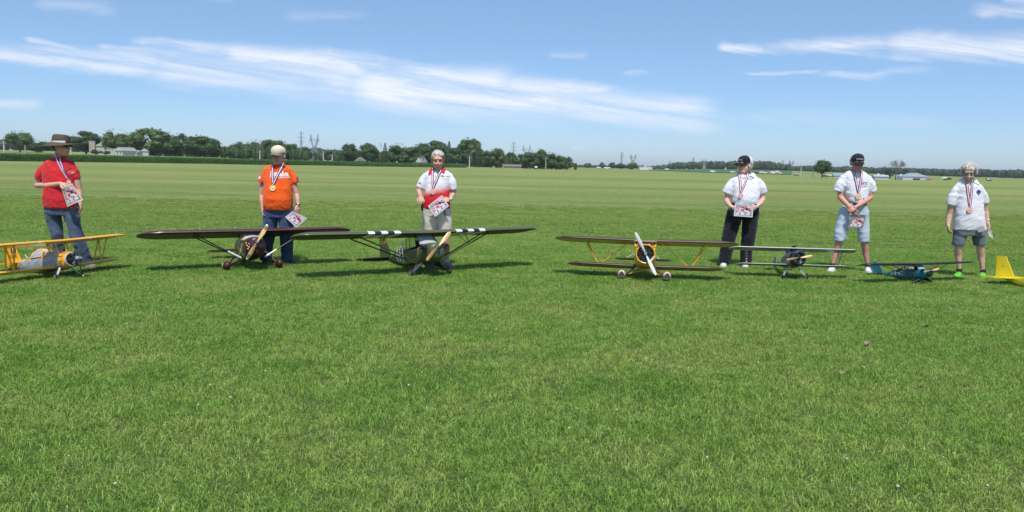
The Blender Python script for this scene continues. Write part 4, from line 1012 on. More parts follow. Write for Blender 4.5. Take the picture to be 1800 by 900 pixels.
# --- shared light-plane builder (high wing, strut braced, tail wheel)
def cub(name, label, wheels_px, yaw, s, pitch, M, zt=1.16, zw=1.74, bs=5.4, stripes=False, propang=R(50), propL=1.05, extras=None, group='model aeroplanes set out in a row', fin_scale=1.0, zsill=1.27, wheel_r=.29, top2=None, wtop=None):
    """dimensions in full-size metres times the scale s; origin at the ground between the wheels"""
    P = ground(*wheels_px); g = thing(name, label, 'model plane', P, yaw, group); T = tmat(pitch)
    S = lambda *p: tuple(q*s for q in p)
    def sec(y, hw, zb, zt_, p): return (y*s, hw*s, zb*s, zt_*s, p)
    body, dark = M['body'], M['under']
    z0 = zw-.08
    secs = [sec(-.93, .16, zt-.34, zt+.05, 2.2), sec(-.90, .28, zt-.46, zt+.11, 2.4), sec(-.78, .35, zt-.56, zt+.15, 2.6), sec(-.3, .39, zt-.62, zt+.19, 3.0), sec(-.08, .41, zt-.63, zt+.20, 3.6), sec(.12, .41, zt-.63, zsill+.06, 4),
            sec(.3, .41, zt-.62, zsill, 5), sec(1.75, .40, zt-.55, zsill+.03, 5), sec(1.78, .40, zt-.55, zw-.10, 3.6), sec(2.6, .33, zt-.40, zw-.22, 3.2), sec(3.6, .22, zt-.22, zw-.42, 3), sec(4.6, .10, zt-.02, zw-.62, 3), sec(5.2, .05, zt+.10, zt+.22, 3)]
    f_ = fus_mesh(secs, 24, M.get('fusfn')); fo = f_.build('fuselage', M['fusmats'], g, T, angle=50)
    bv = BVHTree.FromPolygons([Vector(p) for p in f_.v], f_.f)
    # cabin: panes and posts
    w = .40*s
    mbp = MB(); ph = s*.020
    for sx in (-1, 1):
        x = sx*w
        for a, b_ in (((.30, zsill), (.42, zw-.02)), ((1.0, zsill), (1.0, zw)), ((1.38, zsill), (1.38, zw-.02)), ((1.78, zsill), (1.78, zw-.08)), ((-.05, zt+.20), (.36, zw-.02)), ((.25, zsill+.01), (1.8, zsill+.03))):
            mbp.tube([(x, a[0]*s, a[1]*s), (x*.97, b_[0]*s, b_[1]*s)], ph, 6)
    mbp.build('window_frame', dark, g, T)
    for (ya, yb, t0, t1) in ((.32, 1.0, zw-.03, zw-.02), (1.0, 1.38, zw-.02, zw-.02), (1.38, 1.77, zw-.02, zw-.08)):
        for sx in (-1, 1):
            MB().add([S(sx*.405, ya, zsill), S(sx*.405, yb, zsill), S(sx*.395, yb, t1), S(sx*.395, ya+(.08 if ya < .4 else 0), t0)], [(0, 1, 2, 3)]).build('window', GLASS, g, T, fixn=False)
    # windshield: wrap round panel
    pts = []; N = 10
    for j, (hw, yy, zz, bul) in enumerate([(.40, .00, zt+.17, .22), (.385, .20, (zt+zw)/2+.10, .16), (.37, .42, zw+.02, .08)]):
        pts.append([Vector((math.sin((k/(N-1)-.5)*math.pi)*hw*s, (yy+bul*(1-math.cos((k/(N-1)-.5)*math.pi)))*s-bul*s, zz*s)) for k in range(N)])
    MB().loft(pts, 0, False, closed=False).build('windshield', GLASSW, g, T)
    # seat and dark interior floor
    mb = MB(); mb.box(S(0, 1.0, zsill-.02), S(.72, 1.4, .04)); mb.box(S(0, 1.35, zsill+.15), S(.5, .08, .45)); mb.box(S(0, .75, zsill+.1), S(.45, .07, .4)); mb.build('seat', mat('cabin_dark', (.03, .03, .03), .8), g, T, smooth=False)
    # wings
    for sx in (-1, 1):
        edges = [.0, .9] + ([1.22, 1.49, 1.76, 2.03, 2.30, 2.57] if stripes else [1.6, 2.4, 3.2]) + [3.9, bs*.87]
        st = [(sx*x*s, -.25*s, 1.6*s, (zw+x*.010)*s, 1.05) for x in edges]
        st += tip_stations(sx*bs*.87*s, sx*bs*s, -.25*s, 1.6*s, (zw+bs*.87*.010)*s, (zw+bs*.010+.02)*s)
        def mfn(xa, xb, up, k):
            xm = abs(xa+xb)/2/s
            if stripes and 1.22 < xm < 2.57:
                return [2, 3][int((xm-1.22)/.27) % 2]
            return 0 if up or k == 0 else 1
        if wtop: 
            base_fn = mfn; mfn = lambda xa, xb, up, k, b=base_fn: b(xa, xb, up, k)
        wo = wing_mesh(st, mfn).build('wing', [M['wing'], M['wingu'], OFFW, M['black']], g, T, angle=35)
        mb = MB(); mb.box((sx*3.4*s, 1.0*s, (zw+.085)*s), (2.4*s, .012*s, .012*s)); mb.build('aileron_gap', M['black'], wo, T, smooth=False)
        # lift struts: front and rear with jury struts
        for (ya, yb) in ((.12, .10), (.45, 1.0)):
            MB().tube([S(sx*.38, ya, zt-.56), S(sx*2.9, yb, zw-.02)], .028*s, 8).build('lift_strut', dark, g, T)
        for yy in (.11, .8):
            mb = MB(); mb.tube([S(sx*1.95, .11+yy*.25, zt-.50+(zw-zt+.5)*.62), S(sx*1.75, yy, zw)], .014*s, 6); mb.build('jury_strut', dark, g, T)
        # landing gear: faired leg, brace, wheel
        mb = MB()
        mb.add([S(sx*.36, -.15, zt-.48), S(sx*.36, .75, zt-.50), S(sx*.82, .06, wheel_r+.05), S(sx*.86, -.05, wheel_r+.02)], [(0, 1, 2, 3)]); mb2 = MB(); mb2.prism([S(sx*.36, -.15, zt-.58), S(sx*.36, .62, zt-.60), S(sx*.74, .07, wheel_r+.04), S(sx*.74, -.06, wheel_r+.02)], (1, 0, .9*sx), .03*s)
        mb2.tube([S(sx*.36, -.15, zt-.58), S(sx*.78, -.02, wheel_r)], .035*s, 8); mb2.build('gear_leg', M['gear'], g, T, smooth=False)
        mb = MB(); mb.tube([S(sx*.76, 0, wheel_r+.02), S(-sx*.08, .05, zt-.72)], .020*s, 6); mb.build('gear_brace', dark, g, T)
        wheel(g, sx*.84*s, wheel_r*s, wheel_r*.75*s, T, M.get('hub', ALU))
    mb = MB(); mb.prism([S(-.15, .05, zt-.74), S(.15, .05, zt-.74), S(.3, .05, zt-.58), S(-.3, .05, zt-.58)], (0, 1, 0), .06*s); mb.build('gear_cabane', dark, g, T)
    # exposed cylinders with their baffles either side of the cowl
    for sx in (-1, 1):
        mb = MB(); mb.box(S(sx*.42, -.55, zt+.02), S(.14, .30, .15)); mb.ell(S(sx*.50, -.62, zt+.04), S(.09, .12, .09), nu=9, nv=6); mb.ell(S(sx*.46, -.42, zt+.0), S(.10, .10, .08), nu=9, nv=6); ck = mb.build('engine_block', BLK, g, T, smooth=False)
        mb = MB()
        for q in range(4): mb.box(S(sx*.515, -.66+q*.07, zt+.02), S(.03, .03, .12))
        mb.build('cylinder_fins', ALU, ck, T, smooth=False)
        MB().tube([S(sx*.40, -.6, zt+.0), S(sx*.42, -.66, zt-.12), S(sx*.30, -.5, zt-.35)], .03*s, 7).build('exhaust_pipe', BLK, g, T)
    MB().tube([S(0, -.92, zt-.28), S(0, -.945, zt-.28)], .07*s, 12).build('air_intake', M['black'], g, T)
    # tail
    ft = [(4.35, zt+.22), (4.35, zt+.28), (4.72, zt+.85), (4.85, zt+1.05), (5.05, zt+1.12), (5.285, zt+1.12), (5.285, zt+1.0), (5.285, zt+.1), (5.285, zt-.05), (5.1, zt-.05)]
    ft = [(y, zt+.1+(z-zt-.1)*fin_scale) for y, z in ft]
    MB().prism([S(0, y, z) for y, z in smooth_poly(ft, 1)], (1, 0, 0), .05*s).build('fin', M['fin'], g, T)
    rd = [(5.29, zt+1.12), (5.40, zt+1.12), (5.60, zt+1.0), (5.74, zt+.6), (5.74, zt+.2), (5.5, zt-.14), (5.29, zt-.12), (5.29, zt+.0)]; rd = [(y, zt+.1+(z-zt-.1)*fin_scale) for y, z in rd]
    ro = MB().prism([S(0, y, z) for y, z in smooth_poly(rd, 1)], (1, 0, 0), .045*s).build('rudder', M['fin'], g, T)
    st = smooth_poly([(0, 4.35), (.9, 4.55), (1.38, 4.85), (1.45, 5.1), (0, 5.1), (-1.45, 5.1), (-1.38, 4.85), (-.9, 4.55)], 2)
    MB().prism([S(x, y, zt+.10) for x, y in st], (0, 0, 1), .05*s).build('stabiliser', dark if M.get('stabdark') else M['fin'], g, T)
    for sx in (-1, 1):
        el = smooth_poly([(sx*.08, 5.12), (sx*1.45, 5.12), (sx*1.30, 5.45), (sx*.7, 5.58), (sx*.15, 5.5)], 2)
        MB().prism([S(x, y, zt+.10) for x, y in el], (0, 0, 1), .04*s).build('elevator', dark if M.get('stabdark') else M['fin'], g, T)
        MB().tube([S(sx*.8, 4.9, zt+.12), S(0, 5.0, zt+.75)], .004*s, 4).build('tail_wire', dark, g, T)
    wheel(g, 0, .10*s, .06*s, T, None, y=5.25*s, z=(zt-.32)*s, name='tail_wheel'); MB().tube([S(0, 4.9, zt+.0), S(0, 5.25, zt-.30)], .02*s, 6).build('tail_spring', ALU, g, T)
    prop(g, S(0, -1.02, zt-.02), propL*s, propang, WOOD, T, width=.085, tips=M.get('ptip'), hubm=M.get('phub'), tipfrac=.88)
    return g, T, S, bv

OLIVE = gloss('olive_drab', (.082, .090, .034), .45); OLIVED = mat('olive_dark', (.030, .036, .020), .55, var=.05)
NAVYB = gloss('navy_black', (.010, .014, .032), .35); LGREY = gloss('dark_trim', (.05, .052, .05), .4)
YLET = mat('yellow_lettering', (.75, .42, .03), .5, var=0); WLET = mat('white_lettering', (.80, .80, .80), .5, var=0); BLET = mat('black_lettering', (.02, .02, .03), .5, var=0); NBLUE = mat('insignia_blue', (.02, .035, .17), .5, var=0)
def stripe_fn(y, z, x):
    q = y/.345
    return 1 if (1.80 < q < 2.0 or 2.22 < q < 2.45 or 2.66 < q < 2.9) else (2 if 2.0 < q < 2.66 else 0)
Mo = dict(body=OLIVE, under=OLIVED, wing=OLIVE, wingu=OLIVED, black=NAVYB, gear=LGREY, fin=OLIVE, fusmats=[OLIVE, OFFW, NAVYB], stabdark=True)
s_ = .345
# finer sections through the striped bay
_fm = fus_mesh
def fus_striped(secs, n=20, mfn=None, top_n=None):
    if mfn is stripe_fn:
        out = [secs[0]]
        for a, b in zip(secs, secs[1:]):
            cuts = [q*.345 for q in (1.80, 2.0, 2.22, 2.45, 2.66, 2.9) if a[0] < q*.345 < b[0]]
            for q in cuts:
                t_ = (q-a[0])/(b[0]-a[0]); out.append(tuple(a[i]+(b[i]-a[i])*t_ for i in range(5)))
            out.append(b)
        secs = out
    return _fm(secs, n, mfn)
fus_mesh = fus_striped
Mo['fusfn'] = stripe_fn
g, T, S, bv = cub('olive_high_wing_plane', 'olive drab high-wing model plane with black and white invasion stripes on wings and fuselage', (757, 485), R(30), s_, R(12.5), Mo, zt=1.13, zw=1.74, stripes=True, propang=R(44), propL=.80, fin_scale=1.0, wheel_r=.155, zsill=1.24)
for side in (-1,):
    pass
me_o = letters('7-BUZZ', .17*s_, g, T, S(-.03, 4.95, 1.88), (0, -1, 0), (0, 0, 1), YLET, None, off=.0, bold=.002) if False else None
o_ = letters('3-16613', .25*s_, g, T, S(-.027, 5.10, 1.98), (0, -1, 0), (0, 0, 1), YLET, None, off=.003, bold=.0022)
# fuselage star on the left face
pts = star_pts(.30*s_); o3 = Vector(S(-.5, 2.33, 1.18))
for k in range(len(pts)): pass
def wrap_patch(name, pts, origin, ux, uz, matl, parent, T, bv, off):
    n = Vector(ux).cross(Vector(uz)).normalized(); mb = MB(); c = Vector(origin); V = []
    cx = sum(p[0] for p in pts)/len(pts); cy = sum(p[1] for p in pts)/len(pts)
    for rr in (0, .5, 1):
        if rr == 0: V.append(c+Vector(ux)*cx+Vector(uz)*cy)
        else: V += [c+Vector(ux)*(cx+(a-cx)*rr)+Vector(uz)*(cy+(b-cy)*rr) for a, b in pts]
    W_ = []
    for p in V:
        h = bv.ray_cast(p+n*.4, -n, .8); q_ = h[0] if h[0] is not None else bv.find_nearest(p)[0]; W_.append(q_+n*off)
    k = len(pts); F_ = [(0, 1+i, 1+(i+1) % k) for i in range(k)]+[(1+i, 1+k+i, 1+k+(i+1) % k, 1+(i+1) % k) for i in range(k)]
    mb.add(W_, F_); return mb.build(name, matl, parent, T, fixn=False)
for zz in (1.16, 1.05, .95): wrap_patch('stencil', [(-.045*s_, -.035*s_), (.05*s_, -.03*s_), (.04*s_, .04*s_), (-.04*s_, .035*s_)], S(-.5, .12, zz), (0, -1, 0), (0, 0, 1), YLET, g, T, bv, .002)
dsc = wrap_patch('insignia', disc_pts(.34*s_), S(-.5, 2.36, 1.10), (0, -1, 0), (0, 0, 1), NBLUE, g, T, bv, .002)
wrap_patch('star', star_pts(.33*s_), S(-.5, 2.36, 1.10), (0, -1, 0), (0, 0, 1), OFFW, dsc, T, bv, .004)

# small blue one
TEAL = gloss('teal_blue', (.018, .22, .34), .4); BLKG = mat('black_green', (.016, .021, .021), .42, var=.05)
def blue_fn(y, z, x): return 0 if (z < 1.28*.17 and y > -.75*.17) or (y > 4.2*.17 and z < 1.6*.17) else 1
Mb = dict(body=TEAL, under=BLKG, wing=BLKG, wingu=BLKG, black=BLKG, gear=BLKG, fin=TEAL, fusmats=[TEAL, BLKG], fusfn=blue_fn, stabdark=True)
g, T, S, bv = cub('blue_high_wing_plane', 'small teal blue high-wing model plane with black wing and star roundel', (1622, 499), R(16), .17, R(12), Mb, zt=1.10, zw=1.66, bs=5.75, propang=R(8), propL=.85, fin_scale=1.05, zsill=1.22, wheel_r=.17)
s_ = .17
for dx in (-1, 1):
    wrap_patch('insignia_bar', [(dx*.2*s_, -.09*s_), (dx*.56*s_, -.09*s_), (dx*.56*s_, .09*s_), (dx*.2*s_, .09*s_)], S(-.5, 2.55, 1.04), (0, -1, 0), (0, 0, 1), OFFW, g, T, bv, .0015)
dsc = wrap_patch('insignia', disc_pts(.30*s_), S(-.5, 2.55, 1.04), (0, -1, 0), (0, 0, 1), NBLUE, g, T, bv, .003)
wrap_patch('star', star_pts(.29*s_), S(-.5, 2.55, 1.04), (0, -1, 0), (0, 0, 1), OFFW, dsc, T, bv, .0045)
wrap_patch('red_bar', [(-.22*s_, .31*s_), (.22*s_, .31*s_), (.16*s_, .39*s_), (-.16*s_, .39*s_)], S(-.5, 2.55, 1.04), (0, -1, 0), (0, 0, 1), mat('insignia_red', (.5, .03, .04), .5, var=0), dsc, T, bv, .003)
letters('NAVY', .20*s_, g, T, S(-.5, 1.72, 1.12), (0, -1, 0), (0, 0, 1), WLET, bv, off=.002, bold=.0008)
letters('MARINES', .17*s_, g, T, S(-.5, 1.70, .94), (0, -1, 0), (0, 0, 1), WLET, bv, off=.002, bold=.0008)

# ---------------------------------------------------------------- maroon high-wing plane
MAR = mat('maroon_paint', (.075, .018, .020), .32, var=.05); MARD = mat('maroon_dark', (.026, .012, .012), .45, var=.05); CREAM = gloss('cream_trim', (.66, .50, .28), .3); OLC = gloss('cream_side_shaded', (.36, .31, .15), .22)  # side cream is darkened toward olive: shade and grass reflection painted in
s_ = .29; P = ground(446, 474.5); T = tmat(R(13)); INC = .05; S = lambda *p: tuple(q*s_ for q in p)
g = thing('maroon_high_wing_plane', 'glossy maroon high-wing model plane with cream trim and wooden propeller', 'model plane', P, R(29), 'model aeroplanes set out in a row')
sec = lambda y, hw, zb, zt_, p: (y*s_, hw*s_, zb*s_, zt_*s_, p)
secs = [sec(-1.30, .16, 1.02, 1.40, 2), sec(-1.26, .32, .86, 1.46, 2.1), sec(-1.12, .42, .70, 1.50, 2.2), sec(-.8, .50, .60, 1.55, 2.4), sec(-.35, .53, .56, 1.58, 2.6), sec(-.1, .53, .55, 1.58, 2.8), sec(.1, .53, .55, 1.56, 3), sec(.5, .52, .56, 1.60, 3.2), sec(1.2, .50, .60, 1.72, 3.2), sec(1.7, .46, .65, 1.72, 3), sec(2.8, .32, .74, 1.50, 2.6), sec(3.8, .18, .95, 1.38, 2.4), sec(4.7, .06, 1.12, 1.30, 2.2)]
def marfn(y, z, x):
    q = y/s_; zz = z/s_
    cur = 1.50-.50*max(0, (q+.5))*.35
    if q < -.55: return 0
    if zz < cur and q > -.4-(1.5-zz)*.35 and zz > .58: return 2
    if abs(zz-cur-.04) < .09: return 1
    return 0
f_ = fus_mesh(secs, 36, marfn); f_.build('fuselage', [MAR, CREAM, OLC], g, T, angle=60); bv = BVHTree.FromPolygons([Vector(p) for p in f_.v], f_.f)
# cabin, windshield with cream frame
zw = 1.87
N = 12; pts = []
for hw, yy, zz, bul in [(.50, -.02, 1.50, .42), (.47, .16, 1.72, .34), (.44, .36, zw-.02, .22)]:
    pts.append([Vector((math.sin((k/(N-1)-.5)*math.pi)*hw*s_, (yy-bul*math.cos((k/(N-1)-.5)*math.pi))*s_, zz*s_)) for k in range(N)])
MB().loft(pts, 0, False, closed=False).build('windshield', GLASSW, g, T)
mb = MB()
for r_ in (pts[0], pts[2]): mb.tube(r_, .045*s_, 6)
for k in (0, 3, 8, 11): mb.tube([pts[0][k], pts[1][k], pts[2][k]], .036*s_, 6)
mb.build('windshield_frame', CREAM, g, T)
MB().box(S(0, .95, 1.76), S(.86, 1.1, .32)).build('cabin_roof', MAR, g, T)
for sx in (-1, 1):
    for ya, yb in ((.25, .8), (.86, 1.4)): MB().prism([S(sx*.525, ya, 1.30), S(sx*.51, yb, 1.32), S(sx*.46, yb, 1.68), S(sx*.47, ya+.05, 1.66)], (1, 0, .2*sx), .01).build('side_window', GLASSW, g, T, smooth=False)
    MB().prism([(p[0], p[1], p[2]) for p in [S(sx*.528, y, z) for y, z in smooth_poly([(.3, .8), (.9, .75), (1.0, 1.2), (.6, 1.30), (.25, 1.2)], 2)]], (1, 0, 0), .012).build('door', gloss('cream_door', (.50, .42, .22), .25), g, T)
    st = [(sx*x*s_, -.35*s_, 1.75*s_, (zw+x*.004)*s_, 1.15) for x in (.0, .45, 1.5, 2.8, 3.9)]
    st += tip_stations(sx*3.9*s_, sx*5.12*s_, -.35*s_, 1.75*s_, (zw+.016)*s_, (zw+.02)*s_, n=10, tf=1.15)
    wo = wing_mesh(st, lambda xa, xb, up, k: 0 if (up or k in (0, 14)) else 1).build('wing', [MAR, MARD], g, T, angle=35)  # underside gets a darker maroon with its shade painted in
    MB().box((sx*3.2*s_, .95*s_, (zw+.06)*s_), (1.6*s_, .012*s_, .012*s_)).build('aileron_gap', BLK, wo, T, smooth=False)
    for ya, yb in ((.0, .05), (.25, .85)):
        stt = MB().tube([S(sx*.56, ya, .62), S(sx*2.75, yb, zw+.06)], .030*s_, 8).build('lift_strut', MARD, g, T)
        if ya == 0: MB().tube([S(sx*.56, ya-.02, .625), S(sx*1.15, yb*.3-.02, .62+(zw-.56)*.27)], .045*s_, 8).build('strut_fairing', OFFW, stt, T)
    mb = MB(); mb.tube([S(sx*.50, -.30, .55), S(sx*1.12, -.02, .30)], .045*s_, 8); mb.build('gear_leg', MARD, g, T)
    mb = MB(); mb.tube([S(sx*.62, .35, 1.0), S(sx*1.16, .02, .30)], .045*s_, 8); mb.build('shock_strut', MARD, g, T)
    pant = MB().ell(S(sx*1.24, .06, .27), S(.19, .38, .24), nu=18, nv=12, mi=0).build('wheel_pant', MAR, g, T)
    MB().ell(S(sx*1.24-.13, .16, .30), S(.08, .20, .13), nu=12, nv=8).build('pant_stripe', CREAM, pant, T)
    wheel(g, sx*1.24*s_, .22*s_, .12*s_, T, ALU)
letters('NC', .0001, g, T, S(0, 0, 0), (1, 0, 0), (0, 0, 1), CREAM) if False else None
# radiused nose openings and badge
for x, z, r_ in ((-.28, 1.28, .10), (.28, 1.28, .10), (0, .82, .07)):
    h = bv.ray_cast(Vector(S(x, -2, z)), Vector((0, 1, 0)), 2); mb = MB(); c = h[0] if h[0] else Vector(S(x, -.9, z)); mb.tube([c+Vector((0, -.004, 0)), c+Vector((0, .03, 0))], r_*s_, 12); mb.build('air_intake', BLK, g, T)
mb = MB(); 
for k_, (dx, dz) in enumerate([(-.05, .18), (.05, .12), (-.03, .04), (.04, -.04), (0, -.12)]):
    h = bv.ray_cast(Vector(S(-.38+dx, -2, 1.05+dz)), Vector((0, 1, 0)), 2)
    if h[0]: mb.ell(h[0], S(.045, .012, .045), nu=8, nv=5)
mb.build('nose_badge', CREAM, g, T)
ft = smooth_poly([(3.9, 1.30), (4.35, 1.95), (4.7, 2.15), (4.95, 2.05), (4.98, 1.2), (4.6, 1.15)], 2); MB().prism([S(0, y, z) for y, z in ft], (1, 0, 0), .06*s_).build('fin', MAR, g, T)
rd = smooth_poly([(4.99, 2.08), (5.5, 1.98), (5.95, 1.5), (5.9, 1.05), (5.5, .80), (4.99, .85)], 2); ro = MB().prism([S(0, y, z) for y, z in rd], (1, 0, 0), .05*s_).build('rudder', MAR, g, T)
letters('N16427', .30*s_, ro, T, S(-.03, 5.35, 1.42), (0, 0, 1), (0, 1, 0), CREAM, None, off=.002, bold=.003)
st = smooth_poly([(0, 4.0), (1.2, 4.15), (1.6, 4.4), (1.55, 4.75), (0, 4.75), (-1.55, 4.75), (-1.6, 4.4), (-1.2, 4.15)], 2); MB().prism([S(x, y, 1.52) for x, y in st], (0, 0, 1), .05*s_).build('stabiliser', MAR, g, T)
for sx in (-1, 1): MB().prism([S(x, y, 1.52) for x, y in smooth_poly([(sx*.08, 4.77), (sx*1.5, 4.77), (sx*1.2, 5.15), (sx*.2, 5.2)], 2)], (0, 0, 1), .04*s_).build('elevator', MAR, g, T)
wheel(g, 0, .11*s_, .07*s_, T, None, y=4.9*s_, z=.92*s_, name='tail_wheel')
prop(g, S(0, -1.42, 1.21), .98*s_, R(57), WOOD, T, tips=WOODD, width=.085)
INC = 0.0

# ---------------------------------------------------------------- yellow and brown biplane with a radial engine
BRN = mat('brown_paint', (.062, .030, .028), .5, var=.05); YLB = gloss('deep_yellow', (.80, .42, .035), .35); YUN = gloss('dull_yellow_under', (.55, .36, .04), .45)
s_ = .28; P = ground(1132, 493); T = tmat(R(12)); INC = .06; S = lambda *p: tuple(q*s_ for q in p)
g = thing('brown_yellow_biplane', 'brown and yellow biplane model with a white propeller and round black engine', 'model plane', P, R(-9), 'model aeroplanes set out in a row')
sec = lambda y, hw, zb, zt_, p: (y*s_, hw*s_, zb*s_, zt_*s_, p)
zc = 1.24
secs = [sec(-.62, .44, zc-.48, zc+.42, 2), sec(-.4, .50, zc-.60, zc+.46, 2.4), sec(.0, .54, .66, 1.78, 3.2), sec(.6, .53, .68, 1.88, 3.6), sec(1.5, .48, .70, 1.85, 3.2), sec(2.6, .36, 1.0, 1.85, 3), sec(3.8, .18, 1.2, 1.68, 2.6), sec(4.8, .05, 1.38, 1.55, 2.2)]
f_ = fus_mesh(secs, 28, lambda y, z, x: 0); f_.build('fuselage', [YLB], g, T, angle=55)
cw = MB(); prof = [(-.52, .44), (-.62, .49), (-.80, .515), (-.98, .50), (-1.06, .46), (-1.04, .42), (-.95, .42), (-.62, .43)]
cw.loft([[Vector(S(r_*math.cos(t_), y, zc+r_*math.sin(t_))) for t_ in [2*math.pi*k/32 for k in range(32)]] for y, r_ in prof], 0, False)
co_ = cw.build('cowl_ring', YLB, g, T)
for k in range(9):
    a = 2*math.pi*(k+.5)/9; MB().ell(S(.49*math.sin(a), -.80, zc+.49*math.cos(a)), S(.075, .15, .075), rotm(0, a, 0), nu=10, nv=7).build('cowl_bump', YLB, co_, T)
MB().prism([S(x, -1.02, zc+z) for x, z in [(.24, -.40), (.49, -.14), (.44, -.04), (.19, -.34)]], (0, 1, 0), .01).build('cowl_stripe', OFFW, co_, T, smooth=False)
MB().tube([S(0, -.70, zc), S(0, -.66, zc)], .42*s_, 24).build('firewall', BLK, g, T)
radial(g, S(0, -.85, zc), .42*s_, .075*s_, 9, T, 0)
prop(g, S(0, -1.18, zc), 1.17*s_, R(117.5), OFFW, T, width=.062)
zu, zl = 1.94, .70
for sx in (-1, 1):
    def w2(x): return (sx*x*s_, -.35*s_, 1.35*s_, (zu+x*.012)*s_, 1.1)
    st = [w2(x) for x in (.56, .7, 1.6, 2.6, 3.5)]; st += tip_stations(sx*3.5*s_, sx*4.62*s_, -.35*s_, 1.35*s_, (zu+.045)*s_, (zu+.05)*s_, n=9, tf=1.1)
    wing_mesh(st, lambda xa, xb, up, k: 0 if (up or k in (0, 14, 13)) else 1).build('upper_wing', [BRN, YUN], g, T, angle=35)
    st = [(sx*x*s_, .10*s_, 1.2*s_, (zl+x*.012)*s_, 1.1) for x in (.45, 1.5, 2.5, 3.0)]; st += tip_stations(sx*3.0*s_, sx*3.95*s_, .10*s_, 1.2*s_, (zl+.036)*s_, (zl+.05)*s_, n=9, tf=1.1)
    wing_mesh(st, lambda xa, xb, up, k: 0 if (up or k in (0, 14, 13)) else 1).build('lower_wing', [BRN, YUN], g, T, angle=35)
    for (a, b_) in (((2.35, .35, zl+.1), (3.05, .0, zu+.02)), ((2.35, .35, zl+.1), (2.95, .75, zu+.02)), ((2.35, .95, zl+.1), (2.95, .75, zu+.02))):
        MB().tube([S(sx*a[0], a[1], a[2]), S(sx*b_[0], b_[1], b_[2])], .034*s_, 8).build('wing_strut', YLB, g, T)
    MB().tube([S(sx*2.2, .4, zl+.09), S(sx*.75, .1, zu+.03)], .022*s_, 6).build('drag_strut', YLB, g, T)
    MB().tube([S(sx*.62, .5, zl+.05), S(sx*2.9, .2, zu+.03)], .004*s_, 4).build('flying_wire', CHR, g, T)
    for a, b_ in (((.46, -.25, 1.66), (.58, -.1, zu+.03)), ((.46, -.25, 1.66), (.25, .05, zu+.03)), ((.46, .45, 1.80), (.58, .55, zu+.03))):
        MB().tube([S(sx*a[0], a[1], a[2]), S(sx*b_[0], b_[1], b_[2])], .030*s_, 7).build('cabane_strut', YLB, g, T)
    MB().tube([S(sx*.46, .0, .66), S(sx*.90, .02, .26)], .055*s_, 8).build('gear_leg', BRN, g, T)
    MB().tube([S(sx*.88, .0, .28), S(-sx*.42, .12, .66)], .026*s_, 6).build('gear_brace', YLB, g, T)
    pt = MB().ell(S(sx*1.12, .10, .26), S(.205, .44, .235), nu=18, nv=12).build('wheel_pant', gloss('cream_white', (.70, .66, .58), .3), g, T)
    MB().prism([S(sx*1.12+x, -.345+abs(x)*.5+abs(z)*.25, .25+z) for x, z in smooth_poly([(-.15, -.10), (.15, -.10), (.12, .05), (0, .17), (-.12, .05)], 1)], (0, 1, 0), .12*s_).build('pant_front', BRN, pt, T)
    wheel(g, sx*1.12*s_, .20*s_, .13*s_, T, ALU)
wing_mesh([(x*s_, -.30*s_, 1.0*s_, (zu-.02)*s_, .9) for x in (-.56, 0, .56)], lambda xa, xb, up, k: 0).build('centre_section', [gloss('brown_grey', (.24, .17, .16), .3)], g, T)
# open cockpit glass and tail
MB().loft([[Vector(S(math.sin((k/8-.5)*2.6)*.38, .25+.2*(1-math.cos((k/8-.5)*2.6))+dy, zz)) for k in range(9)] for dy, zz in ((0, 1.80), (.15, 2.0))], 0, False, closed=False).build('windshield', GLASSW, g, T)
MB().prism([S(0, y, z) for y, z in smooth_poly([(4.0, 1.55), (4.5, 2.2), (4.85, 2.35), (5.3, 2.1), (5.35, 1.35), (4.8, 1.3)], 2)], (1, 0, 0), .06*s_).build('fin', BRN, g, T)
MB().prism([S(x, y, 1.46) for x, y in smooth_poly([(0, 4.0), (1.1, 4.2), (1.62, 4.6), (1.5, 5.0), (0, 5.0), (-1.5, 5.0), (-1.62, 4.6), (-1.1, 4.2)], 2)], (0, 0, 1), .06*s_).build('stabiliser', BRN, g, T)
for sx in (-1, 1): MB().tube([S(sx*.95, 4.6, 1.50), S(sx*.02, 4.75, 2.1)], .014*s_, 5).build('tail_wire', OFFW, g, T)
wheel(g, 0, .11*s_, .07*s_, T, None, y=5.0*s_, z=1.10*s_, name='tail_wheel'); MB().tube([S(0, 4.7, 1.38), S(0, 5.0, 1.15)], .03*s_, 6).build('tail_spring', BRN, g, T)
INC = 0.0

# ---------------------------------------------------------------- small grey sesquiplane with a black cowl
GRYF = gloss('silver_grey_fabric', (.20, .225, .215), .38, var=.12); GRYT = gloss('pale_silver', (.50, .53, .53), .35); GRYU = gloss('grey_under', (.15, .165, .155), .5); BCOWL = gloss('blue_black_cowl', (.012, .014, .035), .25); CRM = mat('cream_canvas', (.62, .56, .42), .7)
s_ = .22; P = ground(1396.5, 491.5); T = tmat(R(11)); INC = .10; S = lambda *p: tuple(q*s_ for q in p)
g = thing('grey_sesquiplane', 'small silver-grey biplane model with a black round cowl and slanted wing tips', 'model plane', P, R(-4), 'model aeroplanes set out in a row')
sec = lambda y, hw, zb, zt_, p: (y*s_, hw*s_, zb*s_, zt_*s_, p)
zc = 1.38
secs = [sec(-.35, .50, zc-.50, zc+.50, 2), sec(0, .50, zc-.55, zc+.48, 2.8), sec(.6, .48, .80, 1.84, 3.4), sec(1.2, .44, .82, 1.80, 3.4), sec(2.2, .32, .92, 1.62, 3.4), sec(3.4, .16, 1.08, 1.42, 3.2), sec(4.4, .04, 1.20, 1.28, 3)]
MB_ = fus_mesh(secs, 24); MB_.build('fuselage', GRYF, g, T, angle=50); bv = BVHTree.FromPolygons([Vector(p) for p in MB_.v], MB_.f)
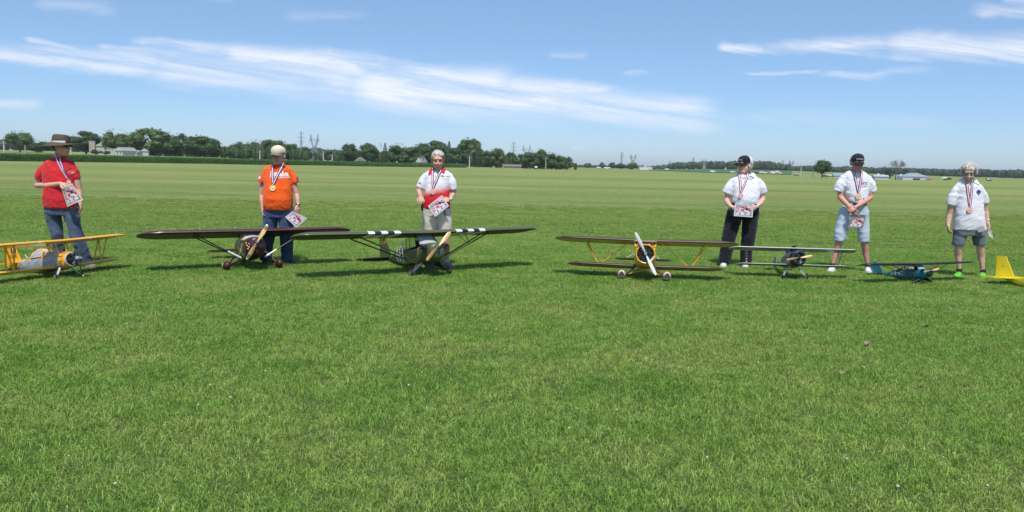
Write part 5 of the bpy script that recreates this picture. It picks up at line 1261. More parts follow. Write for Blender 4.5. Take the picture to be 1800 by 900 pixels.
prof = [(-.30, .50), (-.55, .525), (-.78, .515), (-.90, .45), (-.93, .36), (-.90, .31), (-.80, .31), (-.5, .42)]
MB().loft([[Vector(S(r_*math.cos(t_), y, zc+r_*math.sin(t_))) for t_ in [2*math.pi*k/32 for k in range(32)]] for y, r_ in prof], 0, False).build('cowl', BCOWL, g, T)
MB().tube([S(0, -.5, zc), S(0, -.46, zc)], .46*s_, 24).build('firewall', BLK, g, T)
radial(g, S(0, -.62, zc), .40*s_, .060*s_, 9, T, .35, rods=mat('white_rods', (.8, .8, .72), .4, var=0), rodw=1.9)
INC = INC
prop(g, S(0, -1.02, zc), .86*s_, R(11), WOOD, T, width=.075, hubm=BLK)
zu, zl = 2.02, .98
for sx in (-1, 1):
    st = [(sx*x*s_, -.30*s_, 1.2*s_, zu*s_, .8) for x in (0, .5, 2.0, 3.3, 3.75)]+[(sx*4.15*s_, .35*s_, .62*s_, zu*s_, .6)]
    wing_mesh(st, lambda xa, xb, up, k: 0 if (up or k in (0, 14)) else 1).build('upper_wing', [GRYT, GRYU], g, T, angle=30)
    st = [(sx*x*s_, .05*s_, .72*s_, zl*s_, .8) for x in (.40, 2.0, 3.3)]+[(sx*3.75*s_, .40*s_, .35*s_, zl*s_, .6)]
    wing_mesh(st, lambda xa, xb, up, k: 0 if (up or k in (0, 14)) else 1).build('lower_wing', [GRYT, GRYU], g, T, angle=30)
    MB().prism([S(sx*3.1+a, b_, zu-.010) for a, b_ in disc_pts(.42, 20, 0, .35)], (0, 0, 1), .006*s_).build('roundel', gloss('roundel_pale', (.42, .42, .38), .5), g, T)
    for yy in (.05, .65): 
        st_ = MB().tube([S(sx*3.05, .38, zl+.03), S(sx*3.05, yy, zu)], .030*s_, 7).build('wing_strut', gloss('strut_brown', (.20, .10, .045), .4), g, T)
        mb = MB()
        for q in range(5): c = Vector(S(sx*3.05, .38, zl+.03)).lerp(Vector(S(sx*3.05, yy, zu)), (q+.7)/5.5); mb.tube([c-Vector((0, 0, .006)), c+Vector((0, 0, .006))], .046*s_, 8)
        mb.build('cord_binding', CRM, st_, T)
    for yy in (-.05, .7): MB().tube([S(sx*.34, yy+.1, 1.78), S(sx*.42, yy, zu)], .028*s_, 7).build('cabane_strut', GRYT, g, T)
    for ya in (-.20, .55): MB().tube([S(sx*.36, ya, .88), S(sx*.72, .05, .22)], .030*s_, 7).build('gear_strut', GRYT, g, T)
    wheel(g, sx*.80*s_, .22*s_, .09*s_, T, CRM)
    for (a, b_) in (((.45, .2, 1.0), (3.0, .2, zu)), ((3.0, .3, zl), (.45, .2, zu))): MB().tube([S(sx*a[0], a[1], a[2]), S(sx*b_[0], b_[1], b_[2])], .004*s_, 4).build('rigging_wire', CHR, g, T)
MB().tube([S(-.80, .05, .22), S(.80, .05, .22)], .03*s_, 8).build('axle', BLK, g, T)
MB().ell(S(0, 1.05, 1.84), S(.26, .55, .20), nu=14, nv=8).build('headrest', GRYF, g, T); MB().tube([S(0, .55, 1.86), S(0, .78, 1.87)], .22*s_, 14).build('cockpit', BLK, g, T)
mb = MB(); mb.tube([S(.0, -.35, zu+.22), S(0, .55, zu+.22)], .05*s_, 8); mb.box(S(0, .25, zu+.17), S(.10, .45, .14)); mb.tube([S(0, .2, zu+.16), S(0, .2, zu+.02)], .03*s_, 6); mb.build('gun', BLK, g, T)
MB().prism([S(x, y, 1.26) for x, y in [(0, 3.6), (.5, 3.6), (1.45, 4.2), (1.45, 4.5), (0, 4.5), (-1.45, 4.5), (-1.45, 4.2), (-.5, 3.6)]], (0, 0, 1), .05*s_).build('stabiliser', GRYU, g, T)
for k, cm_ in enumerate((NBLUE, OFFW, mat('tail_red', (.42, .05, .035), .5))):
    MB().prism([S(0, y, z) for y, z in [(4.42+k*.15, 1.10), (4.57+k*.15, 1.10), (4.57+k*.15, 1.80-.08*k), (4.42+k*.15, 1.82)]], (1, 0, 0), .06*s_).build('rudder_stripe' if k else 'rudder', cm_, g, T, smooth=False)
MB().tube([S(0, 4.2, 1.2), S(0, 4.4, .72)], .03*s_, 6).build('tail_skid', WOODD, g, T)
letters('N', .26*s_, g, T, S(-.5, 1.9, 1.25), (0, -1, 0), (0, 0, 1), WLET, bv, off=.002) if False else None
MB().prism([S(-.36, y, z) for y, z in [(1.95, 1.0), (2.08, 1.0), (2.08, 1.42), (1.95, 1.42)]], (1, 0, .0), .03*s_).build('fuselage_band', OFFW, g, T, smooth=False)

INC = .04
INC = .09
# ---------------------------------------------------------------- yellow and silver biplane at the left edge
ORG = gloss('orange_yellow', (.84, .40, .025), .35); SLV = mat('worn_silver', (.40, .40, .415), .35, metal=.12, var=.35, vs=14, coat=.2); SLVD = mat('dark_silver', (.20, .18, .18), .45, metal=.1, var=.45, vs=12)
s_ = .178; P = ground(121, 488.5); T0 = tmat(R(10)); T = T0 @ Matrix.Diagonal((1, 1.20, 1, 1)); S = lambda *p: tuple(q*s_ for q in p)
g = thing('yellow_silver_biplane', 'yellow and silver biplane model with a canopy at the left edge', 'model plane', P, R(66), 'model aeroplanes set out in a row')
sec = lambda y, hw, zb, zt_, p: (y*s_, hw*s_, zb*s_, zt_*s_, p)
zc = 1.30
secs = [sec(-.45, .50, zc-.50, zc+.50, 2), sec(-.1, .55, zc-.58, zc+.55, 2.1), sec(.0, .55, zc-.60, zc+.55, 2.1), sec(.02, .53, .62, 1.84, 2.3), sec(.5, .53, .60, 1.86, 2.5), sec(1.2, .52, .60, 1.88, 2.6), sec(2.2, .46, .66, 1.92, 2.5), sec(3.2, .38, .80, 1.90, 2.4), sec(3.7, .30, .90, 1.86, 2.3), sec(4.3, .22, 1.08, 1.84, 2.2), sec(5.0, .12, 1.34, 1.80, 2.2), sec(5.4, .06, 1.45, 1.76, 2)]
def yfn(y, z, x):
    q, zz = y/s_, z/s_
    if q < 0: return 0
    if q < .01: return 0
    if zz > 1.74 and q > .9: return 0
    if q > 4.0: return 0
    if zz < .95 and q < 3.4: return 2  # silver is darker low on the fuselage
    return 1
f_ = fus_mesh(secs, 28, yfn); f_.build('fuselage', [ORG, SLV, SLVD], g, T, angle=50); bv = BVHTree.FromPolygons([Vector(p) for p in f_.v], f_.f)
# panel seams on the silver side
mb = MB()
for q in (.75, 1.5, 2.25, 3.0):
    for a0, a1 in ((1.15, 1.80),):
        P0 = []
        for k in range(5):
            z = a0+(a1-a0)*k/4; h = bv.ray_cast(Vector(S(-2, q, z)), Vector((1, 0, 0)), 2)
            if h[0]: P0.append(h[0]+Vector((-.0005, 0, 0)))
        mb.tube(P0, .006*s_, 4)
for zz in (1.30, 1.48, 1.64):
    P0 = []
    for k in range(14):
        h = bv.ray_cast(Vector(S(-2, .2+3.2*k/13, zz)), Vector((1, 0, 0)), 2)
        if h[0]: P0.append(h[0]+Vector((-.0005, 0, 0)))
    mb.tube(P0, .005*s_, 4)
mb.build('panel_seam', SLVD, g, T)
for k in range(5):
    a = R(200-k*32); MB().box(S(.57*math.cos(a), -.18, zc+.57*math.sin(a)), S(.10, .30, .24), rotm(0, -a, 0)).build('cowl_flap', ORG, g, T, smooth=False)
MB().loft([[Vector(S(r_*math.cos(t_), y, zc+r_*math.sin(t_))) for t_ in [2*math.pi*k/28 for k in range(28)]] for y, r_ in [(-.42, .48), (-.52, .51), (-.56, .49), (-.56, .43)]], 0, False).build('nose_ring', GRYT, g, T); MB().tube([S(0, -.50, zc), S(0, -.545, zc)], .44*s_, 24).build('firewall', BLK, g, T)
radial(g, S(0, -.85, zc), .50*s_, .10*s_, 7, T, .2)
MB().tube([S(0, -.85, zc), S(0, -1.15, zc), S(0, -1.25, zc)], [.2*s_, .17*s_, .08*s_], 12).build('gear_case', ALU, g, T)
prop(g, S(0, -1.30, zc), 1.32*s_, R(-97), gloss('charcoal_blade', (.045, .048, .055), .35), T, tips=gloss('charcoal_blade', (.045, .048, .055)), width=.060, hubm=CHR)
MB().ell(S(.03, -1.30, zc-1.28), S(.07, .03, .07), nu=8, nv=6).build('blade_tip', YTIP, g, T)
zu, zl = 2.66, .82
for sx in (-1, 1):
    st = [(sx*x*s_, -.35*s_, 1.5*s_, (zu+x*.012)*s_, 1.25) for x in (0, .6, 1.6, 2.6, 3.6, 4.4)]; st += tip_stations(sx*4.4*s_, sx*5.15*s_, -.35*s_, 1.5*s_, (zu+.05)*s_, (zu+.06)*s_, 'round', 7)
    wing_mesh(st).build('upper_wing', [YEL], g, T, angle=35)
    st = [(sx*x*s_, .35*s_, 1.45*s_, (zl+x*.02)*s_, 1.2) for x in (.45, 1.6, 2.6, 3.6, 4.3)]; st += tip_stations(sx*4.3*s_, sx*4.95*s_, .35*s_, 1.45*s_, (zl+.08)*s_, (zl+.1)*s_, 'round', 7)
    wing_mesh(st).build('lower_wing', [YEL], g, T, angle=35)
    for (a, b_) in (((3.3, .6, zl+.14), (3.5, -.05, zu+.06)), ((3.3, 1.35, zl+.14), (3.5, .75, zu+.06)), ((3.3, .6, zl+.14), (3.5, .75, zu+.06))):
        MB().tube([S(sx*a[0], a[1], a[2]), S(sx*b_[0], b_[1], b_[2])], .050*s_, 8).build('wing_strut', YEL, g, T)
    for (a, b_) in (((.42, .0, 1.72), (.70, -.1, zu+.02)), ((.42, .0, 1.72), (.70, .65, zu+.02)), ((.42, .8, 1.95), (.70, .65, zu+.02))):
        MB().tube([S(sx*a[0], a[1], a[2]), S(sx*b_[0], b_[1], b_[2])], .042*s_, 7).build('cabane_strut', YEL, g, T)
    for (a, b_) in (((.5, .6, .9), (3.4, .3, zu)), ((3.3, .9, zl+.1), (.7, .3, zu))): MB().tube([S(sx*a[0], a[1], a[2]), S(sx*b_[0], b_[1], b_[2])], .006*s_, 4).build('rigging_wire', SLVD, g, T)
    MB().tube([S(sx*.40, .15, .80), S(sx*.86, .02, .22)], [.085*s_, .065*s_], 8).build('gear_leg', GRYT, g, T)
    wheel(g, sx*.95*s_, .21*s_, .16*s_, T0, ALU)
    MB().ell(S(sx*1.9, -.33, zu+.05), S(.10, .04, .04)).build('landing_light', OFFW, g, T)
# canopy
cr = [(1.05, .0), (1.35, .26), (1.8, .42), (2.3, .44), (2.7, .34), (3.1, .12), (3.3, .0)]
rg = [[Vector(S(math.cos(math.pi*k/10)*.40*(h/.44)**.35 if h > 0 else math.cos(math.pi*k/10)*.30, y, 1.82+math.sin(math.pi*k/10)*h*1.35)) for k in range(11)] for y, h in cr]
MB().loft(rg, lambda i, k: 0 if i < 4 else 1, False, closed=False).build('canopy', [GLASSW, gloss('canopy_rear', (.62, .40, .20), .3)], g, T)
mb = MB()
for i in (0, 1, 2, 3, 4, 6): mb.tube(rg[i], .024*s_, 5)
for k in (0, 3, 5, 7, 10): mb.tube([r_[k] for r_ in rg], .022*s_, 5)
mb.build('canopy_frame', ORG, g, T)
MB().prism([S(-.47, y, z) for y, z in [(1.45, 1.66), (1.66, 1.62), (1.42, 2.12), (1.18, 2.12)]], (1, 0, 0), .03*s_).build('cockpit_door', ORG, g, T, smooth=False)
MB().tube([S(0, 3.55, 1.9), S(0, 3.75, 2.2)], .02*s_, 5).build('antenna', OFFW, g, T)
MB().prism([S(0, y, z) for y, z in [(4.25, 1.82), (4.62, 2.95), (5.0, 3.02), (5.05, 1.75)]], (1, 0, 0), .10*s_).build('fin', ORG, g, T)
ro = MB().prism([S(0, y, z) for y, z in smooth_poly([(5.07, 3.02), (5.4, 2.98), (5.72, 2.4), (5.75, 1.75), (5.5, 1.35), (5.07, 1.35)], 1)], (1, 0, 0), .08*s_).build('rudder', ORG, g, T)
mb = MB()
for k, q in enumerate((4.98, 4.82, 4.66)): MB().prism([S(-.056, y, z) for y, z in [(q, 2.42), (q-.16, 2.42), (q-.16, 2.88), (q, 2.88)]], (1, 0, 0), .012*s_).build('tail_flash', [BLET, OFFW, BLET][k], g, T, smooth=False)
letters('1260', .34*s_, g, T, S(-.06, 4.86, 2.18), (0, -1, 0), (0, 0, 1), BLET, None, off=.001, bold=.0012)
MB().prism([S(x, y, 1.70) for x, y in smooth_poly([(0, 4.3), (.9, 4.35), (1.75, 4.75), (1.75, 5.1), (0, 5.1), (-1.75, 5.1), (-1.75, 4.75), (-.9, 4.35)], 1)], (0, 0, 1), .07*s_).build('stabiliser', ORG, g, T)
for sx in (-1, 1): MB().prism([S(x, y, 1.70) for x, y in [(sx*.1, 5.12), (sx*1.72, 5.12), (sx*1.55, 5.5), (sx*.3, 5.6)]], (0, 0, 1), .06*s_).build('elevator', ORG, g, T)
wheel(g, 0, .13*s_, .08*s_, T, None, y=5.1*s_, z=1.08*s_, name='tail_wheel'); MB().tube([S(0, 4.9, 1.4), S(0, 5.1, 1.12)], .03*s_, 6).build('tail_spring', ALU, g, T)

# ---------------------------------------------------------------- plain yellow model at the right edge (tail in view)
LEM = mat('lemon_foam', (.83, .66, .02), .5, var=.04); LEMD = mat('pencil_line', (.12, .11, .05), .7, var=0)
tl = ground(1766, 500.5); tl = Vector((tl.x, tl.y, 0)); 
INC = 0.0; s_ = 1.0; yaw = R(22); nose = tl+Vector((math.sin(yaw), -math.cos(yaw), 0))*.95
g = thing('lemon_yellow_plane', 'plain lemon yellow model plane with a tall square fin at the right edge', 'model plane', nose, yaw, 'model aeroplanes set out in a row'); T = tmat(R(3.5))@Matrix.Rotation(R(4), 4, 'Y')@Matrix.Translation((0, 0, -.002))
secs = [(-.28, .035, .15, .22, 3), (-.22, .06, .11, .25, 3.5), (0, .075, .085, .27, 5), (.25, .075, .06, .27, 5), (.5, .065, .045, .24, 5), (.72, .048, .075, .185, 5), (.98, .018, .145, .172, 5)]
f_ = fus_mesh(secs, 24); f_.build('fuselage', LEM, g, T, angle=35); bv = BVHTree.FromPolygons([Vector(p) for p in f_.v], f_.f)
MB().prism([(0, y, z) for y, z in [(1.09, .165), (1.10, .470), (.965, .470), (.83, .20), (.60, .175), (.60, .165)]], (1, 0, 0), .012).build('fin', LEM, g, T, smooth=False)
MB().prism([(x, y, .163) for x, y in [(0, .80), (.12, .80), (.31, .90), (.31, 1.02), (0, 1.02), (-.31, 1.02), (-.31, .90), (-.12, .80)]], (0, 0, 1), .012).build('stabiliser', LEM, g, T, smooth=False)
for sx in (-1, 1): MB().prism([(x, y, .163) for x, y in [(sx*.02, 1.025), (sx*.31, 1.025), (sx*.30, 1.08), (sx*.02, 1.11)]], (0, 0, 1), .010).build('elevator', LEM, g, T, smooth=False)
mb = MB()
for off in (0, .045):
    P0 = []
    for (y, z) in [(.86-off, .155), (.70-off, .085+off*.5), (.45, .075+off*.8), (.2, .085+off)]:
        h = bv.ray_cast(Vector((-.5, y, z)), Vector((1, 0, 0)), 1)
        if h[0]: P0.append(h[0]+Vector((-.0006, 0, 0)))
    if len(P0) > 1: mb.tube(P0, .0022, 4)
mb.build('control_rod', LEMD, g, T)
h = MB(); patch(h, disc_pts(.013, 14), (-.008, .99, .33), (0, -1, 0), (0, 0, 1), .0005); h.build('fin_badge', mat('badge_tan', (.5, .38, .12), .6, var=0), g, T, fixn=False)
for x in (-.06, -.01, .05, .12): MB().ell((x-.02, .80, .172), (.006, .006, .003), nu=8, nv=5).build('screw_head', OFFW, g, T)
for sx in (-1, 1):
    st = [(sx*x, -.08, .24, .275+x*.03, 1) for x in (0, .2, .3, .45)]+tip_stations(sx*.45, sx*.58, -.08, .24, .293, .297, 'round', 5)
    wing_mesh(st).build('wing', LEM, g, T, angle=35)
    MB().tube([(sx*.05, .0, .09), (sx*.14, -.02, .04)], .005, 6).build('gear_leg', CHR, g, T); wheel(g, sx*.15, .04, .02, T, ALU)
prop(g, (0, -.30, .185), .13, R(35), WOOD, T)
fus_mesh = _fm

# ------------------------------------------------------------------ people
def skin_mat(name, col):
    m = mat(name, col, .52, var=.10, vs=14, bump=.15, bs=120, spec=.35, bdist=.002)
    b = m.node_tree.nodes['Principled BSDF']; b.inputs['Subsurface Weight'].default_value = .08; b.inputs['Subsurface Radius'].default_value = (.02, .008, .004); b.inputs['Subsurface Scale'].default_value = .5
    return m
SKINS = [skin_mat('skin_%s' % n, c) for n, c in (('tan', (.62, .36, .25)), ('ruddy', (.60, .32, .235)), ('weathered', (.60, .33, .245)), ('pink', (.70, .40, .315)), ('sunburnt', (.60, .29, .205)), ('fair', (.62, .37, .28)))]
LIP = mat('lips', (.38, .13, .11), .5, var=0); EYEW = mat('eye_white', (.36, .31, .28), .3, var=0); IRIS = mat('iris', (.03, .025, .02), .2, var=0); TEETH = mat('teeth', (.72, .68, .6), .3, var=0)
def cloth(name, col, var=.06, vs=5, bump=.35, bs=260, rough=.85): return mat(name, col, rough, var=var, vs=vs, bump=bump, bs=bs, spec=.2, sheen=.15, bdist=.002)

def remesh(mb, voxel, smooth=4, fac=.5):
    me = mb.mesh('tmp'); bm = bmesh.new(); bm.from_mesh(me); bmesh.ops.recalc_face_normals(bm, faces=bm.faces); bm.to_mesh(me); bm.free()
    o = link('tmp', me)
    r_ = o.modifiers.new('r', 'REMESH'); r_.mode = 'VOXEL'; r_.voxel_size = voxel; r_.use_smooth_shade = True
    if smooth: s_ = o.modifiers.new('s', 'SMOOTH'); s_.factor = fac; s_.iterations = smooth
    dg = bpy.context.evaluated_depsgraph_get(); dg.update(); nm = bpy.data.meshes.new_from_object(o.evaluated_get(dg))
    bpy.data.objects.remove(o); bpy.data.meshes.remove(me); return nm
def wrinkle(me, amp, seed=0, f=(7, 7, 11), ridge=True, slant=.5, mask=None):
    n = len(me.vertices); co_ = np.empty(n*3, 'f'); me.vertices.foreach_get('co', co_); co_ = co_.reshape(-1, 3)
    nr_ = np.empty(n*3, 'f'); me.vertices.foreach_get('normal', nr_); nr_ = nr_.reshape(-1, 3)
    for i in range(n):
        x, y, z = co_[i]; x = float(x); y = float(y); z = float(z)
        w = noise.noise(Vector((x*3+seed, y*3, z*3)))*.9
        a = noise.noise(Vector((x*f[0]+w+seed, y*f[1], (z+x*slant)*f[2]+w)))
        b_ = noise.noise(Vector((x*f[0]*2.1, y*f[1]*2+seed, (z-x*slant)*f[2]*2.2)))
        d = ((.55-abs(a)*1.6) if ridge else a)+.35*b_
        k = mask(x, y, z) if mask else 1
        co_[i] += nr_[i]*d*amp*k
    me.vertices.foreach_set('co', co_.ravel()); me.update()
def finish(me, name, m, parent):
    me.name = name; me.materials.clear(); me.materials.append(m); me.polygons.foreach_set('use_smooth', [True]*len(me.polygons)); return link(name, me, parent)
def bvh_of(me): return BVHTree.FromPolygons([v.co.copy() for v in me.vertices], [tuple(p.vertices) for p in me.polygons])
def ring(zc, xc, yc, rx, ry, n=26, p=2.4):
    return [Vector((xc+rx*math.copysign(abs(math.cos(a))**(2/p), math.cos(a)), yc+ry*math.copysign(abs(math.sin(a))**(2/p), math.sin(a)), zc)) for a in [2*math.pi*k/n for k in range(n)]]
def hand(mb, wrist, tip, palm_n, side, curl=.5, spread=.0, scale=1.0, thumb=.6):
    """wrist to fingertips; palm_n is where the palm faces; side=+1 puts the thumb on the +lateral side"""
    w = Vector(wrist); d = (Vector(tip)-w).normalized(); n = Vector(palm_n); n = (n-d*n.dot(d)).normalized(); l = d.cross(n).normalized()*side; s = scale
    M = Matrix((l, d, n)).transposed()
    mb.limb([w-d*.02*s, w+d*.02*s], [.026*s, .029*s], 12)
    # palm as a flattened block
    rg = []
    for t_, hw, th in ((.0, .026, .019), (.03, .036, .018), (.06, .041, .016), (.092, .040, .013)):
        c = w+d*t_*s; rg.append([c+l*(hw*s*math.cos(a))+n*(th*s*math.sin(a)) for a in [2*math.pi*k/14 for k in range(14)]])
    mb.loft(rg, 0, True)
    for i, (off, L) in enumerate(((.032, .070), (.011, .078), (-.010, .073), (-.030, .058))):
        p = w+d*(.088 if i in (1, 2) else .083)*s+l*off*s; ang = 0; c = curl*(1+.12*i); dd = d; dirv = (d+l*(off*spread*14)).normalized(); P_ = [p-dirv*.02*s, p]; rr = [.0095*s, .0095*s]
        for k, seg in enumerate((.42, .32, .26)):
            ang += c*(.75, .9, .6)[k]; v = (dirv*math.cos(ang)+n*math.sin(ang)); p = p+v*L*seg*s; P_.append(p); rr.append((.0088, .0080, .0066)[k]*s)
        mb.limb(P_, rr, 8, sub=2)
    b_ = w+d*.022*s+l*.022*s; t1 = b_+(l*.75+d*.65+n*.25*thumb).normalized()*.042*s; t2 = t1+(d*.85+l*.25+n*.5*thumb).normalized()*.030*s; t3 = t2+(d*.95-l*.05+n*.6*thumb).normalized()*.024*s
    mb.limb([b_-l*.012*s, t1, t2, t3], [.014*s, .0115*s, .0098*s, .0075*s], 9, sub=2)
def headframe(c, yaw, pitch, roll=0.0, s=1.0):
    return Matrix.Translation(Vector(c)) @ Matrix.Rotation(yaw, 4, 'Z') @ Matrix.Rotation(pitch, 4, 'X') @ Matrix.Rotation(roll, 4, 'Y') @ Matrix.Scale(s, 4)
def tr_add(mb, sub, M):
    o = len(mb.v); mb.v += [tuple(M @ Vector(p)) for p in sub.v]; mb.f += [tuple(i+o for i in f) for f in sub.f]; mb.m += sub.m; return mb
def head_mesh(width=1.0, jowl=1.0, smile=0.0, nose=1.0):
    h = MB(); w = width
    h.ell((0, .015, .035), (.074*w, .096, .092), nu=20, nv=14)
    h.ell((0, -.012, -.03), (.064*w, .078, .085), nu=18, nv=12)
    h.ell((0, -.035, -.075), (.048*w*jowl, .050, .042*jowl), nu=14, nv=9)
    h.ell((0, -.072, -.092), (.024*w, .018, .018))            # chin
    h.ell((0, -.074, .040), (.052*w, .020, .016))             # brow
    for s in (-1, 1):
        h.ell((s*.034*w, -.066, -.022), (.024, .020, .020))    # cheek
        if smile: h.ell((s*.036*w, -.070, -.030), (.018, .018, .015))
        h.ell((s*.076*w, .012, -.005), (.011, .020, .032), rotm(R(-10), 0, s*R(15)))   # ear
        h.ell((s*.016, -.093, -.030), (.0085, .010, .008))     # nostril wing
    h.tube([(0, -.080, .028), (0, -.092*nose, .008), (0, -.106*nose, -.016), (0, -.110*nose, -.026), (0, -.094, -.034)], [.0085, .0095, .0125, .0135, .009], 10)
    h.ell((0, -.086, -.052), (.026, .014, .010)); h.ell((0, -.085, -.064), (.022, .013, .008))
    return h
def face_parts(g, M, hairc, smile=False, glasses=None, w=1.0, brow=True):
    for s in (-1, 1):
        e = MB(); tr_add(e, MB().ell((s*.031*w, -.0775, .017), (.0110, .0095, .0052), nu=12, nv=8), M); eo = e.build('eye', EYEW, g)
        e = MB(); tr_add(e, MB().ell((s*.031*w, -.0855, .0165), (.0050, .0032, .0048), nu=10, nv=6), M); e.build('iris', IRIS, eo)
        if brow: e = MB(); tr_add(e, MB().tube([(s*.014, -.092, .036), (s*.032*w, -.094, .043), (s*.052*w, -.082, .036)], [.0025, .0034, .0015], 6), M); e.build('eyebrow', hairc, g)
    e = MB(); k = .006 if smile else -.002
    tr_add(e, MB().tube([(-.026, -.088, -.057+k), (-.012, -.0985, -.058), (0, -.1005, -.0585), (.012, -.0985, -.058), (.026, -.088, -.057+k)], [.0018, .0042, .0045, .0042, .0018], 6), M); mo = e.build('mouth', LIP, g)
    if smile: e = MB(); tr_add(e, MB().tube([(-.017, -.0955, -.0555), (0, -.1035, -.0575), (.017, -.0955, -.0555)], [.002, .004, .002], 6), M); e.build('teeth', TEETH, mo)
    if glasses:
        fr_, ln, big = glasses
        e = MB()
        for s in (-1, 1):
            pts = [(s*(.033+.024*big*math.cos(a)), -.104+.010*abs(math.cos(a)), .014+.017*big*math.sin(a)) for a in [2*math.pi*k_/16 for k_ in range(17)]]; e.tube(pts, .0022, 5, caps=False)
            e.tube([(s*.057*w, -.094, .020), (s*.078*w, -.04, .018), (s*.080*w, .010, .012)], .002, 5)
        e.tube([(-.010, -.104, .018), (.010, -.104, .018)], .002, 5)
        go = tr_add(MB(), e, M).build('glasses', fr_, g)
        e = MB()
        for s in (-1, 1): e.ell((s*.033, -.1015, .014), (.023*big, .003, .0165*big), nu=14, nv=7)
        tr_add(MB(), e, M).build('lens', ln, go)
def strands(mb, M, rng, n, sel, length, wid, lift=.2, flow=None, curl=.3, base=((0, .015, .035), (.078, .100, .097))):
    c0, rad = Vector(base[0]), base[1]; k = 0; tries = 0
    while k < n and tries < n*20:
        tries += 1
        d = Vector((rng.gauss(0, 1), rng.gauss(0, 1), rng.gauss(0, 1))).normalized()
        if not sel(d): continue
        k += 1; p = c0+Vector((d.x*rad[0], d.y*rad[1], d.z*rad[2]))
        fl = flow(d) if flow else Vector((d.x, d.y, -.6)); t_ = (fl-d*fl.dot(d)); t_ = t_.normalized() if t_.length > 1e-3 else d.orthogonal()
        t_ = (t_+Vector((rng.gauss(0, curl), rng.gauss(0, curl), rng.gauss(0, curl)))*.6).normalized(); L = length*(.5+rng.random()*.8)
        s = t_.cross(d).normalized()*wid*(.6+.8*rng.random())
        P_ = [p, p+t_*L*.35+d*(.012*lift*5), p+t_*L*.7+d*(.010*lift*5), p+t_*L+d*(-.002)+Vector((0, 0, -.006))]
        vs = []
        for i, q in enumerate(P_): w_ = (1, 1, .8, .15)[i]; vs += [q-s*w_, q+s*w_]
        o = len(mb.v); mb.v += [tuple(M @ v) for v in vs]
        for i in range(3): mb.f.append((o+2*i, o+2*i+1, o+2*i+3, o+2*i+2)); mb.m.append(0)
def cap(g, M, front, back, bill, under=None, logo=None, w=1.0):
    mb = MB(); rg = []; N = 28
    for j, (z, k) in enumerate(((.030, 1.0), (.045, 1.02), (.065, 1.01), (.085, .95), (.105, .82), (.120, .60), (.128, .35), (.131, .05))):
        rg.append([Vector((.084*w*k*math.cos(a), .012+.105*k*math.sin(a)-(.004 if math.sin(a) < -.5 else 0), z+(.010 if math.sin(a) < 0 else -.012*math.sin(a))*(1 if j == 0 else .4))) for a in [2*math.pi*q/N for q in range(N)]])
    mb.loft(rg, lambda i, k: 0 if math.sin(2*math.pi*(k+.5)/N) < -.10 else 1, True)
    tm = MB(); tr_add(tm, mb, M); c = tm.build('cap', [front, back], g)
    mb = MB(); vs = []; nu, nv = 13, 7
    for top in (0, 1):
        for i in range(nu):
            a = (i/(nu-1)-.5)*math.pi*.86
            for j in range(nv):
                t_ = j/(nv-1); r_ = t_*.078*math.cos(a)**.35 if math.cos(a) > 0 else 0
                x = .078*w*math.sin(a); y = .012-.103*math.cos(a)-r_; z = .040-.020*t_-.30*abs(x)**1.0*t_*.9-.004*top+.004
                vs.append((x*(1-.10*t_), y, z))
    o = nu*nv
    fs = [(i*nv+j, (i+1)*nv+j, (i+1)*nv+j+1, i*nv+j+1) for i in range(nu-1) for j in range(nv-1)]
    fs += [tuple(o+q for q in f)[::-1] for f in fs]
    fs += [(i*nv+nv-1, (i+1)*nv+nv-1, o+(i+1)*nv+nv-1, o+i*nv+nv-1) for i in range(nu-1)]
    mb.add(vs, fs); tm = MB(); tr_add(tm, mb, M); tm.build('cap_bill', bill, c)
    tm = MB(); tr_add(tm, MB().ell((0, .012, .133), (.008, .008, .004)), M); tm.build('cap_button', front, c)
    if logo:
        mb = MB()
        for i in range(7):
            a = R(-90+(i-3)*9); x, y = .087*w*math.cos(a), .012-.109; x = math.sin(R((i-3)*9))*.087*w; y = .012-.108*math.cos(R((i-3)*9)); hgt = (.010, .014, .009, .015, .010, .013, .008)[i]
            mb.box((x, y, .072), (.0085, .004, hgt), rotm(0, 0, R((i-3)*9)))
        tm = MB(); tr_add(tm, mb, M); tm.build('cap_lettering', logo, c)
    return c
